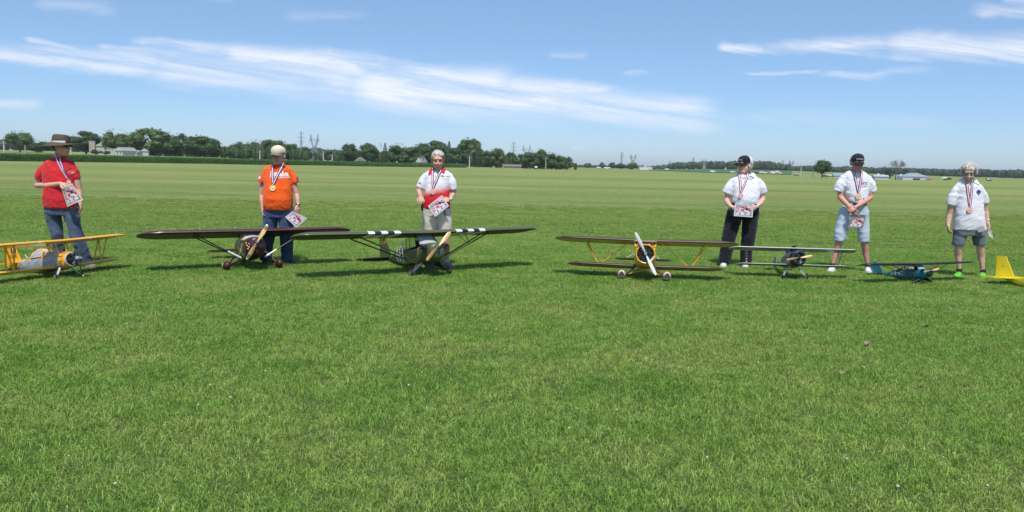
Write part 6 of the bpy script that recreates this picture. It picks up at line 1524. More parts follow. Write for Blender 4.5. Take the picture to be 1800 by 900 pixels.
def shoe(g, ankle, toe, body, sole, sock=None, lace=None, hgt=.082, wid=.043):
    a = Vector(ankle); t_ = Vector(toe); d = Vector((t_.x-a.x, t_.y-a.y, 0))
    if d.length < .02: d = Vector((0, -1, 0))
    d.normalize(); l = Vector((-d.y, d.x, 0)); heel = Vector((a.x, a.y, 0))-d*.075; L = .265
    mb = MB(); rg = []
    for t1, w_, h_ in ((0, .55, .62), (.04, .80, .80), (.14, .95, .95), (.28, 1.0, 1.0), (.42, 1.0, .86), (.58, 1.08, .66), (.75, 1.15, .52), (.90, .98, .44), (.975, .62, .34), (1.0, .3, .22)):
        c = heel+d*L*t1; rg.append([c+l*(wid*w_*math.copysign(abs(math.cos(q))**.75, math.cos(q)))+Vector((0, 0, .022+hgt*h_*max(0, math.sin(q))**.8)) for q in [math.pi*k/12 for k in range(13)]])
    mb.loft(rg, 0, True); so_ = mb.build('shoe', body, g)
    mb = MB(); rg = []
    for t1, w_ in ((-.01, .5), (.03, .82), (.14, 1.0), (.3, 1.0), (.45, .98), (.6, 1.08), (.76, 1.16), (.91, 1.0), (.985, .65), (1.01, .3)):
        c = heel+d*L*t1; rg.append([c+l*wid*w_*1.05*x+Vector((0, 0, z)) for x, z in ((-1, .0), (-1.03, .026), (1.03, .026), (1, .0))])
    mb.loft(rg, 0, True); mb.build('sole', sole, so_)
    if lace:
        mb = MB()
        for q in range(4): c = heel+d*L*(.34+q*.07)+Vector((0, 0, .022+hgt*(.96-q*.11))); mb.tube([c-l*.022, c+Vector((0, 0, .004)), c+l*.022], .0028, 5)
        mb.build('laces', lace, so_)
    if sock: MB().tube([(a.x, a.y, .05), (a.x, a.y, .08), (a.x, a.y, .135)], [.040, .041, .039], 12).build('sock', sock, g)
def ribbon_medal(label, hit, bv, A, B, med, rad, discm, Pw, stripes=(0, 1, 2), order=1):
    """V-shaped ribbon from both sides of the neck to a disc; everything local to Pw"""
    g = thing('medal', label, 'medal', Pw, 0, 'medals worn on striped ribbons')
    cols = [mat('ribbon_red', (.52, .05, .09), .6, var=0), mat('ribbon_white', (.76, .76, .76), .6, var=0), mat('ribbon_blue', (.05, .035, .22), .6, var=0)]
    def fy(x, z, last):
        h = bv.ray_cast(Vector((x, -1.2, z)), Vector((0, 1, 0)), 2.0)
        if h[0] is None or (last is not None and abs(h[0].y-last) > .10): return last if last is not None else -.1
        return h[0].y
    m3 = hit(*med[:2])
    for idx, (s, e) in enumerate(((A, med), (B, med))):
        p0 = hit(*s[:2]); p1 = Vector((m3.x, 0, m3.z+rad*1.05)); wv_ = .034; mb = MB(); rows = []; d = Vector((p1.x-p0.x, 0, p1.z-p0.z)).normalized(); l = Vector((d.z, 0, -d.x)); 
        if l.x < 0: l = -l
        last = None; N = 18; raw = []
        for i in range(N):
            t_ = i/(N-1); c = p0.lerp(p1, t_); y_ = fy(c.x, c.z, last); last = y_; raw.append(y_)
        for i in range(N):
            t_ = i/(N-1); c = p0.lerp(p1, t_); y_ = min(raw[max(0, i-1):i+2])-.008-.004*idx*t_
            w_ = wv_*(1 if t_ < .9 else 1-.45*(t_-.9)/.1); rows.append([Vector((c.x, y_, c.z))+l*w_*(k/6-.5) for k in range(7)])
        back = [[r_+Vector((0, .025, .004)) for r_ in rows[0]], [r_+Vector((0, .06, .0)) for r_ in rows[0]]]
        rows = back[::-1]+rows
        mb.loft(rows, lambda i, k: stripes[min(2, k//2)] if order > 0 or idx == 0 else stripes[2-min(2, k//2)], False, closed=False)
        mb.build('ribbon', cols, g, fixn=False)
        yl = raw[-1]
    yy = fy(m3.x, m3.z, None)-.012
    mb = MB(); c = Vector((m3.x, yy, m3.z)); mb.tube([c+Vector((0, .004, 0)), c+Vector((0, -.004, 0))], rad, 28); do = mb.build('disc', discm, g)
    mb = MB(); mb.tube([c+Vector((math.cos(q)*rad*.93, -.0045, math.sin(q)*rad*.93)) for q in [2*math.pi*k/28 for k in range(29)]], rad*.06, 6, caps=False)
    for k in range(8): q = 2*math.pi*k/8; mb.tube([c+Vector((math.cos(q)*rad*.35, -.0045, math.sin(q)*rad*.35)), c+Vector((math.cos(q)*rad*.66, -.0045, math.sin(q)*rad*.66))], rad*.07, 5)
    mb.ell(c+Vector((0, -.004, 0)), (rad*.3, .004, rad*.3), nu=12, nv=6); mb.build('relief', discm, do)
    MB().tube([c+Vector((0, 0, rad)), c+Vector((0, 0, rad*1.25))], .006, 8).build('loop', CHR, do)
    return g
GOLD = mat('gold_medal', (.88, .76, .40), .45, metal=.0, var=.06, vs=80); BRZ = mat('copper_medal', (.86, .50, .42), .45, metal=.0, var=.12, vs=80)

def print_mat(name, dark=0.0):
    m = bpy.data.materials.new(name); m.use_nodes = True; t = NT(m.node_tree); b = t.n['Principled BSDF']
    uv = t.new('ShaderNodeTexCoord').outputs['UV']; u, v, _ = t.sep(uv)
    au = t.math('ABSOLUTE', t.math('SUBTRACT', u, .5)); av = t.math('ABSOLUTE', t.math('SUBTRACT', v, .5))
    e = t.math('MINIMUM', t.math('SUBTRACT', .5, au), t.math('MULTIPLY', t.math('SUBTRACT', .5, av), .77))   # distance to the edge
    n = t.noise(uv, 5.0, 4, .6, .8, out=0); n2 = t.noise(uv, 12.0, 3, .6)
    pic = t.ramp(n, [(.33, (.10, .03, .06)), (.42, (.45, .06, .08)), (.50, (.75, .55, .58)), (.58, (.78, .75, .78)), (.68, (.50, .22, .26))])
    pic = t.mix(t.maprange(t.vmath('LENGTH', t.vmath('SUBTRACT', uv, (.66, .60, 0))), .13, .07), pic, (.03, .02, .08, 1))
    pic = t.mix(t.math('MULTIPLY', t.maprange(u, .40, .36), t.maprange(v, .66, .70)), pic, (.30, .31, .33, 1))
    pic = t.mix(t.math('MULTIPLY', t.maprange(t.vmath('LENGTH', t.vmath('SUBTRACT', uv, (.42, .50, 0))), .12, .08), .8), pic, (.42, .05, .06, 1))
    cell = t.math('FRACT', t.math('MULTIPLY', u, 3.4)); box = t.math('MULTIPLY', t.maprange(cell, .12, .16), t.maprange(cell, .92, .88))
    strip = t.mix(box, (.25, .18, .2, 1), (.74, .76, .78, 1)); strip = t.mix(t.math('MULTIPLY', t.maprange(n2, .52, .58), .7), strip, (.05, .12, .30, 1))
    c = t.mix(t.maprange(v, .315, .30), pic, strip)
    frame = t.mix(t.maprange(n2, .45, .55), (.48, .46, .47, 1) if not dark else (.16, .13, .13, 1), (.28, .27, .28, 1) if not dark else (.08, .06, .06, 1))
    c = t.mix(t.maprange(e, .095, .085), c, frame)
    c = t.mix(t.maprange(e, .042, .035), c, (.74, .72, .72, 1) if not dark else (.3, .27, .27, 1))
    t.l.new(c, b.inputs['Base Color']); b.inputs['Roughness'].default_value = .35; b.inputs['Specular IOR Level'].default_value = .35
    MATS[name] = m; return m
PRINT = print_mat('certificate_print'); PRINTD = print_mat('certificate_print_dark', 1.0); PAPERB = mat('paper_back', (.72, .72, .72), .6, var=0)
def certificate(label, W, tl, tr, br, bl, Pw, bend=.01, matl=None):
    g = thing('certificate', label, 'certificate', Pw, 0, 'printed award certificates held in the hand')
    c = [W(*p) for p in (bl, br, tr, tl)]; nx, ny = 11, 9; vs = []; nrm = (c[1]-c[0]).cross(c[3]-c[0]).normalized()
    for j in range(ny):
        for i in range(nx):
            u, v = i/(nx-1), j/(ny-1); p = c[0]*(1-u)*(1-v)+c[1]*u*(1-v)+c[2]*u*v+c[3]*(1-u)*v
            vs.append(p+nrm*bend*math.sin(math.pi*u)*(1-.4*v))
    fs = [(j*nx+i, j*nx+i+1, (j+1)*nx+i+1, (j+1)*nx+i) for j in range(ny-1) for i in range(nx-1)]
    for name, off, m_, flip in (('print_face', .0006, matl or PRINT, False), ('back_sheet', -.0006, PAPERB, True)):
        me = bpy.data.meshes.new(name); me.from_pydata([tuple(p+nrm*off) for p in vs], [], [f[::-1] for f in fs] if flip else fs); me.materials.append(m_)
        uvl = me.uv_layers.new(name='UVMap')
        for l_ in me.loops: k = l_.vertex_index; uvl.data[l_.index].uv = ((k % nx)/(nx-1), (k//nx)/(ny-1))
        me.polygons.foreach_set('use_smooth', [True]*len(me.polygons)); link(name, me, g)
    return g

def make_person(label, base, head, neck, arms, hands, shirt, shirtm, sleeves, lower, lowerm, legs, skin, skinlegs=(), wr=.006, hopt=None, headscale=1.0, seed=1, pelvis=None, shoes=(), belt=None, tuck=False, wr_low=.007, sleeve_r=None):
    P = ground(*base); g = thing('person', label, 'person', P, 0, 'men standing behind the model aeroplanes'); Y0 = P.y
    W = lambda px, py, dy=0.0: at_y(px, py, Y0+dy)-P
    k = (Vector((P.x, P.y, 1))-Vector((0, 0, EYE))).dot(_F)/1300
    tv = P.x/P.y; cv = 1/math.sqrt(1+tv*tv); kl = k*cv       # a round limb seen off-axis looks wider than it is
    eh = lambda w, b_: math.sqrt(max(w*w*.5, w*w-b_*b_*tv*tv))
    body = MB()
    hc = W(head[0], head[1], head[2]); M = headframe(hc, R(head[3]), R(head[4]), 0, headscale)
    tr_add(body, head_mesh(**(hopt or {})), M)
    nb = W(*neck); nt = M @ Vector((0, .02, -.05)); body.limb([nb, (nb+nt)/2, nt], [.066, .058, .056], 14)
    # torso core, kept inside the clothes
    zs = [(W((r_[1]+r_[2])/2, r_[0], 0).z, W((r_[1]+r_[2])/2, r_[0], 0).x, eh((r_[2]-r_[1])/2*k, r_[3]/2), r_[3]/2, r_[4] if len(r_) > 4 else 0) for r_ in shirt]
    body.loft([ring(z, x, yc, rx*.80, ry*.80) for z, x, rx, ry, yc in zs][::-1], 0, True)
    lz = [W(l_[0][0], l_[0][1]-8, l_[0][3]) for l_ in legs]
    body.limb([lz[0].lerp(lz[1], .2), lz[1].lerp(lz[0], .2)], [.065, .065], 12)
    for a in arms:
        pts = [W(*p) for p in a]; pts[0] = pts[0]+Vector((0, 0, -.035)); body.limb([pts[0].lerp(nb, .35)+Vector((0, 0, -.03))]+pts, [.035, .040, .047, .043, .039, .028], 12, sub=4)
    for h in hands: hand(body, W(*h[0]), W(*h[1]), h[2], h[3], **(h[4] if len(h) > 4 else {}))
    for l_ in legs:
        body.limb([W(p[0], p[1], p[3]) for p in l_], [p[2]*kl*.70 for p in l_], 12)
    for l_ in skinlegs:
        pts = [W(p[0], p[1], p[3]) for p in l_]; rad = [p[2]*kl for p in l_]; body.limb(pts, rad, 14)
    bme = remesh(body, .0056, 3, .45); bo = finish(bme, 'body', skin, g)
    # shirt
    sh = MB(); sh.loft([ring(z, x, yc, rx, ry) for z, x, rx, ry, yc in zs][::-1], 0, True)
    for i, sl in enumerate(sleeves):
        pts = [W(*p[:3]) for p in sl]; rad = [p[3]*kl*(.92, .90, .93)[i_] for i_, p in enumerate(sl)]; rad[0] *= .82; pts[0] = pts[0]+Vector((0, 0, -.012)); sh.tube([pts[0].lerp(nb, .55)+Vector((0, 0, -.045)), pts[0].lerp(nb, .28)+Vector((0, 0, -.012))]+pts, [rad[0]*.6, rad[0]*.85]+rad, 18)
    sme = remesh(sh, .009, 9, .5)
    zhem = zs[-1][0]
    wrinkle(sme, wr, seed, (5, 5, 8), True, .6); wrinkle(sme, wr*.6, seed+9, (12, 12, 22), True, -.5)
    so_ = finish(sme, 'shirt', shirtm, g)
    # lower garment
    lo = MB(); zp = [(W((r_[1]+r_[2])/2, r_[0], 0).z, W((r_[1]+r_[2])/2, r_[0], 0).x, eh((r_[2]-r_[1])/2*k, r_[3]/2), r_[3]/2, r_[4] if len(r_) > 4 else 0) for r_ in pelvis]
    lo.loft([ring(z, x, yc, rx, ry) for z, x, rx, ry, yc in zp][::-1], 0, True)
    zc_ = sum(l_[0][0] for l_ in lower)/len(lower)
    for l_ in lower: lo.tube([W(l_[0][0]*.6+zc_*.4, l_[0][1]-9, l_[0][3]), W(l_[0][0]*.85+zc_*.15, l_[0][1]-4, l_[0][3])]+[W(p[0], p[1], p[3]) for p in l_], [l_[0][2]*kl*.62, l_[0][2]*kl*.86]+[p[2]*kl*(.96 if i == 0 else 1) for i, p in enumerate(l_)], 20)
    lme = remesh(lo, .009, 8, .5); wrinkle(lme, wr_low, seed+5, (6, 6, 10), True, .3); lo_ = finish(lme, 'trousers' if not skinlegs else 'shorts', lowerm, g)
    bb = bvh_of(sme); allv = [v.co.copy() for v in sme.vertices]; o = len(allv); fs = [tuple(p.vertices) for p in sme.polygons]
    allv += [v.co.copy() for v in bme.vertices]; fs += [tuple(i+o for i in p.vertices) for p in bme.polygons]
    o = len(allv); allv += [v.co.copy() for v in lme.vertices]; fs += [tuple(i+o for i in p.vertices) for p in lme.polygons]
    full = BVHTree.FromPolygons(allv, fs)
    for s_ in shoes: shoe(g, W(*s_[0]), W(*s_[1]), *s_[2:])
    if belt:
        z, x, rx, ry, yc = [q for q in [(W((belt[1]+belt[2])/2, belt[0], 0).z, W((belt[1]+belt[2])/2, belt[0], 0).x, eh((belt[2]-belt[1])/2*k, belt[3]/2), belt[3]/2, belt[4])]][0]
        mb = MB(); mb.loft([ring(z-.018, x, yc, rx, ry), ring(z+.018, x, yc, rx, ry)], 0, True); b_ = mb.build('belt', mat('black_leather', (.02, .02, .022), .5, var=0), g)
        MB().box((x, yc-ry-.004, z), (.045, .012, .03)).build('buckle', ALU, b_)
    cam0 = Vector((0, 0, EYE))-P
    def hit(px, py, tree=None):
        h = (tree or full).ray_cast(cam0, ray(px, py).normalized(), 60)
        return h[0] if h[0] is not None else (W(px, py, -.12))
    return dict(hit=hit, g=g, P=P, W=W, k=k, M=M, full=full, shirt=bb, body=bo, so=so_, hc=hc)
def collar(D, m, nl, nr, dropL, dropR, col_in=None):
    """polo collar: band round the neck and two points"""
    W, g = D['W'], D['g']; a, b_ = W(*nl), W(*nr); c = (a+b_)/2; rx = abs(b_.x-a.x)/2+.008
    mb = MB(); N = 20; r0, r1 = [], []
    for k_ in range(N):
        t_ = R(-62+304*k_/(N-1)); r0.append(Vector((c.x+rx*.92*math.cos(t_-math.pi*0), c.y+.01+.075*math.sin(t_), c.z+.016+.010*math.sin(t_)))); r1.append(Vector((c.x+(rx+.022)*math.cos(t_), c.y+.01+.098*math.sin(t_), c.z-.022+.020*math.sin(t_))))
    mb.loft([r0, r1], 0, False, closed=False)
    for s, p in ((-1, dropL), (1, dropR)):
        q = W(*p); h = D['full'].ray_cast(Vector((q.x, -1, q.z)), Vector((0, 1, 0)), 2); y_ = (h[0].y if h[0] is not None else c.y-.1)-.018
        top = Vector((c.x+s*rx*.95, c.y-.05, c.z+.006)); inn = Vector((c.x+s*rx*.30, min(c.y-.085, y_+.01), c.z-.035))
        mb.prism([top, inn, Vector((q.x, y_, q.z)), Vector((c.x+s*(rx+.026), c.y-.045, c.z-.030))], (0, 1, 0), .006)
    return mb.build('collar', m, g)
def on_shirt(D, name, polys, px, py, m, off=.007):
    """small printed shapes, polys in metres about the photo point"""
    c = D['hit'](px, py); mb = MB()
    for pts in polys:
        V = []
        for a, b_ in pts:
            h = D['full'].ray_cast(Vector((c.x+a, c.y-.06, c.z+b_)), Vector((0, 1, 0)), .25); V.append(Vector((c.x+a, (h[0].y if h[0] is not None else c.y)-off, c.z+b_)))
        mb.add(V, [tuple(range(len(V)))])
    return mb.build(name, m, D['g'], fixn=False)
def shirt_text(D, s, size, px, py, m, fw=1.0, bold=0.0, off=.004, name='shirt_lettering', rot=0.0):
    c = D['hit'](px, py, D['shirt']).copy(); c.y = 0
    return letters(s, size, D['g'], None, c, (math.cos(rot), 0, math.sin(rot)), (-math.sin(rot), 0, math.cos(rot)), m, D['shirt'], off=off, fw=fw, bold=bold, name=name)
def neckband(D, m, py, x0, x1):
    W, g = D['W'], D['g']; c = W((x0+x1)/2, py, 0); rx = abs(W(x1, py, 0).x-W(x0, py, 0).x)/2
    MB().tube([Vector((c.x+rx*math.cos(a), c.y+.005+.070*math.sin(a), c.z+.010*math.sin(a)+.002)) for a in [2*math.pi*k_/26 for k_ in range(27)]], .009, 8, caps=False).build('neckband', m, g)
def watch(D, p, d, m=BLK, face=None, r=.031):
    W = D['W']; c = W(*p); dd = (W(*d)-c).normalized(); mb = MB(); mb.tube([c-dd*.011, c+dd*.011], r, 16); w_ = mb.build('watch', m, D['g'])
    MB().ell(c+Vector((.008, -r*.95, .004)), (.018, .007, .018), nu=12, nv=6).build('watch_face', face or CHR, w_)
FN = Vector((0, -1, 0))
JEAN = cloth('blue_denim', (.055, .085, .140), .35, 7, .5, 300); JEAN2 = cloth('dark_denim', (.045, .075, .15), .28, 6, .5, 300); BLACKT = cloth('black_trousers', (.012, .013, .018), .1); KHAKI = cloth('khaki_cotton', (.54, .51, .40), .06); PALEJ = cloth('washed_pale_denim', (.50, .58, .66), .10, 8, .5, 300); SLATE = cloth('slate_cotton', (.13, .155, .185), .06)
RED = cloth('red_cotton', (.60, .022, .03)); ORNG = cloth('orange_cotton', (.88, .115, .012)); WHT = cloth('white_cotton', (.76, .75, .80), .02); WHT2 = cloth('white_pique', (.74, .74, .79), .02, 5, .6, 400)
SOLEW = mat('white_sole', (.68, .68, .66), .6, var=.05); SOLEG = mat('grey_sole', (.22, .21, .20), .7, var=.05)

# 1: man in red with the wide-brimmed hat
D = make_person('man in a red t-shirt, jeans, sunglasses and a wide-brimmed brown hat', (130, 470), (108, 257, -.02, 80, 4), (103, 279, .0),
    arms=[[(79, 290, 0), (70, 309, .01), (66, 326, .01), (84, 326, -.13), (106, 323, -.20)], [(128, 290, 0), (134, 310, .0), (138.5, 333, .01), (140, 345, -.02), (141, 356, -.04)]],
    hands=[((106, 323, -.20), (124, 327, -.23), (0.15, .5, -.85), -1, dict(curl=.75)), ((141, 356, -.04), (144.5, 374, -.06), (-.85, -.2, 0), 1, dict(curl=.45))],
    shirt=[(277, 95, 114, .13, .0), (281, 86, 123, .17), (286, 77, 130, .21), (300, 76, 133, .26, -.01), (325, 78, 136, .29, -.02), (348, 77, 138, .30, -.025), (358, 77, 139, .29, -.02), (365, 79, 138, .28, -.015)], shirtm=RED,
    sleeves=[[(82, 291, 0, 11), (75, 302, 0, 12), (69, 314, 0, 11.5)], [(126, 291, 0, 10), (131, 302, 0, 9.5), (135.5, 315, 0, 8)]],
    pelvis=[(355, 80, 138, .27, -.01), (366, 78, 140, .27), (378, 79, 139, .25)],
    lower=[[(93, 372, 15.5, 0), (96, 392, 14, 0), (100, 410, 12, -.02), (103, 432, 11, 0), (106, 450, 10.5, 0), (107, 466, 10.5, 0)], [(124, 372, 15.5, 0), (129, 392, 14, -.02), (134, 412, 13, -.05), (141, 432, 12.3, -.03), (148, 450, 12.5, 0), (150, 462, 12, 0)]],
    lowerm=JEAN, legs=[[(93, 372, 13, 0), (100, 410, 11, 0), (107, 462, 7, 0)], [(124, 372, 13, 0), (134, 412, 11, -.05), (150, 460, 7, 0)]], skin=SKINS[0], headscale=1.18, seed=1, wr=.008, wr_low=.011,
    shoes=[((107, 467, 0), (97, 475, -.2), mat('grey_shoe', (.20, .19, .21), .7, var=.1), SOLEG), ((150, 464, 0), (172, 470, -.08), mat('grey_shoe', (.20, .19, .21), .7), SOLEG, None, mat('pink_lace', (.5, .3, .35), .7, var=0))])
HBR = mat('brown_felt', (.088, .064, .034), .85, var=.2, vs=12, bump=.3, bs=90); HDK = mat('dark_brown_lining', (.030, .018, .015), .8, var=.1)
DKH = mat('dark_hair', (.035, .022, .016), .7, var=.2, vs=60)
M = D['M']; g = D['g']
hm = MB(); N = 32; rg = []
for z, k_ in ((.038, 1.0), (.06, .99), (.085, .96), (.11, .90), (.130, .78), (.137, .55), (.128, .2)): rg.append([Vector((.084*k_*math.cos(a), .008+.106*k_*math.sin(a), z+(.0 if k_ > .5 else -.004))) for a in [2*math.pi*q/N for q in range(N)]])
hm.loft(rg, 0, True); ho = tr_add(MB(), hm, M).build('hat', HBR, g)
hm = MB(); rg = []
for lay, dz in ((0, 0), (1, -.004)):
    for r_ in (1.0, 1.35, 1.7, 1.98):
        t1 = (r_-1)/.98; rg.append([Vector((.084*r_*math.cos(a), .008+.106*(1+(r_-1)*.86)*math.sin(a), .042+dz-t1*t1*(.034*math.cos(a)**2*(1 if math.cos(a) < 0 else .2)+.042*max(0, math.sin(a))-.002*max(0, -math.sin(a)))-.006*t1)) for a in [2*math.pi*q/N for q in range(N)]])
hm.loft(rg[:4], 0, False); hm.loft(rg[4:], 1, False); hm.loft([rg[3], rg[7]], 1, False); tr_add(MB(), hm, M).build('hat_brim', [HBR, HDK], ho)
hm = MB(); N2 = 14; r0 = []; r1 = []
for q in range(N2): a = R(150+q*7); r0.append(Vector((.0875*math.cos(a), .008+.110*math.sin(a), .044))); r1.append(Vector((.0865*math.cos(a), .008+.108*math.sin(a), .044+.028*(.4+.6*q/(N2-1)))))
hm.loft([r0, r1], 0, False, closed=False); tr_add(MB(), hm, M).build('hat_badge', OFFW, ho, fixn=False)
hr = MB(); tr_add(hr, MB().ell((0, .03, .01), (.077, .086, .062), nu=16, nv=10), M); strands(hr, M, random.Random(1), 160, lambda d: d.z < .1 and d.z > -.6 and d.y > -.1, .03, .004); hr.build('hair', DKH, g)
face_parts(g, M, DKH, False, (BLK, mat('dark_lens', (.008, .008, .01), .08, var=0), 1.0))
neckband(D, RED, 276.5, 95.5, 114); on_shirt(D, 'shirt_emblem', [[(.036*math.cos(R(a)), .020*math.sin(R(a))), (.036*math.cos(R(a+18)), .020*math.sin(R(a+18))), (.029*math.cos(R(a+18)), .014*math.sin(R(a+18))), (.029*math.cos(R(a)), .014*math.sin(R(a)))] for a in range(0, 360, 18)]+[[(-.016, -.003), (.018, -.005), (.018, .001), (.004, .006)]], 127, 303, mat('print_pink', (.75, .45, .45), .7, var=0))
ribbon_medal('medal of the man in red, hidden in part behind his hand', D['hit'], D['full'], (92.5, 270.5, 0), (112.5, 275, 0), (121.5, 321, 0), .034, BRZ, D['P'], (0, 1, 2))
certificate('curled certificate held at the chest of the man in the red t-shirt', D['W'], (107.5, 330, -.24), (127, 322.5, -.27), (146, 351.5, -.26), (118.5, 363.5, -.23), D['P'], .02)

# 2: man in orange
CAPK = cloth('khaki_cap_cotton', (.68, .60, .44), .08); CAPD = cloth('brown_bill', (.22, .17, .13), .1); GRH = mat('grey_hair', (.42, .39, .36), .7, var=.2, vs=60)
D = make_person('man in an orange t-shirt and blue jeans with a khaki cap', (487, 464), (489, 274, -.03, -8, 2), (490, 291, .02),
    arms=[[(470, 300, .02), (463, 320, .02), (460, 343, .02), (460.5, 354, -.02), (461.5, 365, -.05)], [(509, 300, .02), (516, 320, .02), (521.5, 341, .02), (523, 350, -.02), (524, 360, -.06)]],
    hands=[((461.5, 365, -.05), (463.5, 384, -.08), (.9, -.1, 0), -1, dict(curl=.35)), ((524, 360, -.06), (519.5, 382, -.15), (-.5, .6, .1), 1, dict(curl=.35))],
    shirt=[(288.5, 480, 498, .13, .02), (292, 471, 507, .17, .01), (297, 464, 513, .22), (310, 464, 514, .27, -.01), (330, 465, 515.5, .31, -.03), (350, 464, 516, .33, -.04), (361, 464, 516, .32, -.03), (368.5, 465.5, 515, .30, -.02)], shirtm=ORNG,
    sleeves=[[(471, 301, .01, 10), (465, 311, .01, 10), (459, 321, .01, 9)], [(508, 301, .01, 10), (515, 311, .01, 8), (520.5, 322, .01, 7)]],
    pelvis=[(360, 467, 514, .29, -.01), (370, 462, 517, .28), (382, 462, 517, .26)],
    lower=[[(476, 376, 14.5, 0), (474, 395, 13.5, 0), (471, 420, 11.5, -.02), (468, 445, 10.5, 0), (467, 458, 10.5, 0)], [(503, 376, 14.5, 0), (503, 395, 13.5, 0), (503.5, 420, 12, -.02), (504.5, 445, 10.5, 0), (505, 460, 10.5, 0)]],
    lowerm=JEAN2, legs=[[(476, 376, 12, 0), (471, 420, 9, 0), (467, 457, 6, 0)], [(503, 376, 12, 0), (503.5, 420, 9, 0), (505, 457, 6, 0)]], skin=SKINS[2], seed=2, wr=.006, wr_low=.010, headscale=1.17, hopt=dict(width=1.06, jowl=1.1, smile=1, nose=1.04),
    shoes=[((467, 461, 0), (464, 468, -.25), mat('dark_shoe', (.045, .05, .06), .6, var=.1), SOLEG), ((505, 461, 0), (518, 465, -.12), mat('dark_shoe', (.045, .05, .06), .6), SOLEG)])
M = D['M']; g = D['g']; cap(g, M, CAPK, CAPK, CAPD, w=1.04)
hr = MB(); tr_add(hr, MB().ell((0, .035, .005), (.079, .083, .055), nu=16, nv=10), M); strands(hr, M, random.Random(2), 200, lambda d: -.6 < d.z < .15 and d.y > -.15, .028, .004); hr.build('hair', GRH, g)
face_parts(g, M, GRH, True, w=1.04)
neckband(D, ORNG, 289.5, 479.5, 498.5); shirt_text(D, 'Futaba', .092, 490.5, 305.5, WLET, fw=1.05, bold=.004); shirt_text(D, 'FUTABAUSA.COM', .030, 491, 311.5, WLET, fw=1.15, bold=.001)
on_shirt(D, 'sleeve_print', [[(-.02, -.016), (.014, -.022), (.02, .010), (-.012, .018)]], 453.5, 312, WLET); on_shirt(D, 'sleeve_print', [[(-.008, -.03), (.010, -.03), (.008, .03), (-.012, .03)]], 523, 314, BLET)
ribbon_medal('pale gold medal on the chest of the man in orange', D['hit'], D['full'], (480.5, 290.5, 0), (497.5, 287, 0), (479.8, 330.5, 0), .044, GOLD, D['P'], (2, 1, 2)); watch(D, (524, 359.5, -.06), (524, 365, -.08))
certificate('certificate held point-down beside the thigh of the man in orange', D['W'], (514.5, 371.5, -.115), (540, 383.5, -.115), (521.3, 400, -.135), (501.5, 381.5, -.135), D['P'], .006)

# 3: man with white hair in the white and red polo
m3 = bpy.data.materials.new('white_to_red_polo'); m3.use_nodes = True; t = NT(m3.node_tree); b = t.n['Principled BSDF']
oc = t.new('ShaderNodeTexCoord').outputs['Object']; ox, oy, oz = t.sep(oc)
f = t.math('ADD', oz, t.math('ADD', t.math('MULTIPLY', ox, -.22), t.math('MULTIPLY', t.math('SUBTRACT', t.noise(t.comb(t.math('ADD', t.math('MULTIPLY', ox, 22), t.math('MULTIPLY', oz, 30)), t.math('MULTIPLY', oy, 5), t.math('MULTIPLY', ox, 3)), 1.0, 3, .6), .5), .10)))
sl = t.maprange(t.math('ABSOLUTE', ox), .215, .235)
side = t.maprange(t.math('ABSOLUTE', t.math('SUBTRACT', ox, -.035)), .205, .222); c = t.mix(t.math('MULTIPLY', t.maprange(f, 1.26, 1.10, smooth=True), t.math('SUBTRACT', 1.0, t.math('MULTIPLY', side, t.maprange(oz, 1.0, 1.03)))), (.76, .75, .78, 1), (.66, .025, .03, 1)); t.l.new(c, b.inputs['Base Color']); b.inputs['Roughness'].default_value = .8; b.inputs['Specular IOR Level'].default_value = .2
WHH = mat('white_hair', (.72, .70, .66), .6, var=.35, vs=28)
D = make_person('white-haired man in a white polo shirt fading to red, with khaki shorts', (772, 470), (769.5, 283, -.05, 8, 8), (770, 300, .0),
    arms=[[(749, 308, .0), (741, 322, .0), (736, 333, .01), (737, 339, -.10), (739, 346, -.20)], [(789, 307, .0), (795, 322, .0), (797, 340, .01), (794, 345, -.07), (791.5, 350, -.15)]],
    hands=[((739, 345, -.20), (742.5, 356, -.33), (.1, .3, -1), -1, dict(curl=.25, spread=.35)), ((791.5, 350, -.15), (776, 354, -.22), (-.1, .7, -.5), -1, dict(curl=.45))],
    shirt=[(297.5, 759, 781, .13, .0), (301, 751, 789, .17), (306, 746, 794, .22), (320, 747, 792, .26, -.01), (338, 747, 790, .28, -.02), (352, 745, 791, .29, -.02), (366, 744, 792.5, .28, -.01)], shirtm=m3,
    sleeves=[[(750, 308, 0, 9.5), (744, 319, 0, 10), (739, 331, 0, 9)], [(788, 308, 0, 10), (793, 320, 0, 10), (796, 334, 0, 9)]],
    pelvis=[(358, 746, 791, .27), (368, 742.5, 793, .27), (380, 742, 793.5, .26)],
    lower=[[(755, 374, 13.5, 0), (755, 390, 13.5, -.01), (755, 404, 13.0, -.01)], [(781, 374, 13.5, 0), (781, 390, 13.5, -.01), (781.5, 404, 13.0, -.01)]],
    lowerm=KHAKI, legs=[[(755, 374, 12, 0), (755, 402, 8.5, 0)], [(781, 374, 12, 0), (781, 402, 8.5, 0)]], skinlegs=[[(755, 392, 8, 0), (756, 415, 6.3, -.01), (757, 433, 6, .01), (757, 452, 4, 0), (757, 463, 3.7, 0)], [(781, 392, 8, 0), (783, 412, 6.5, -.01), (785, 430, 6.3, .01), (785.5, 450, 4.2, 0), (785.5, 461, 3.8, 0)]],
    skin=SKINS[1], seed=3, wr=.006, headscale=1.18, hopt=dict(width=.97),
    shoes=[((757, 463, 0), (750, 472, -.25), mat('taupe_shoe', (.27, .245, .22), .8, var=.15), SOLEG, OFFW), ((785.5, 461, 0), (796, 468, -.2), mat('taupe_shoe', (.27, .245, .22), .8), SOLEG, mat('white_sock', (.7, .7, .7), .8, var=0), mat('taupe_lace', (.4, .37, .33), .8, var=0))])
M = D['M']; g = D['g']
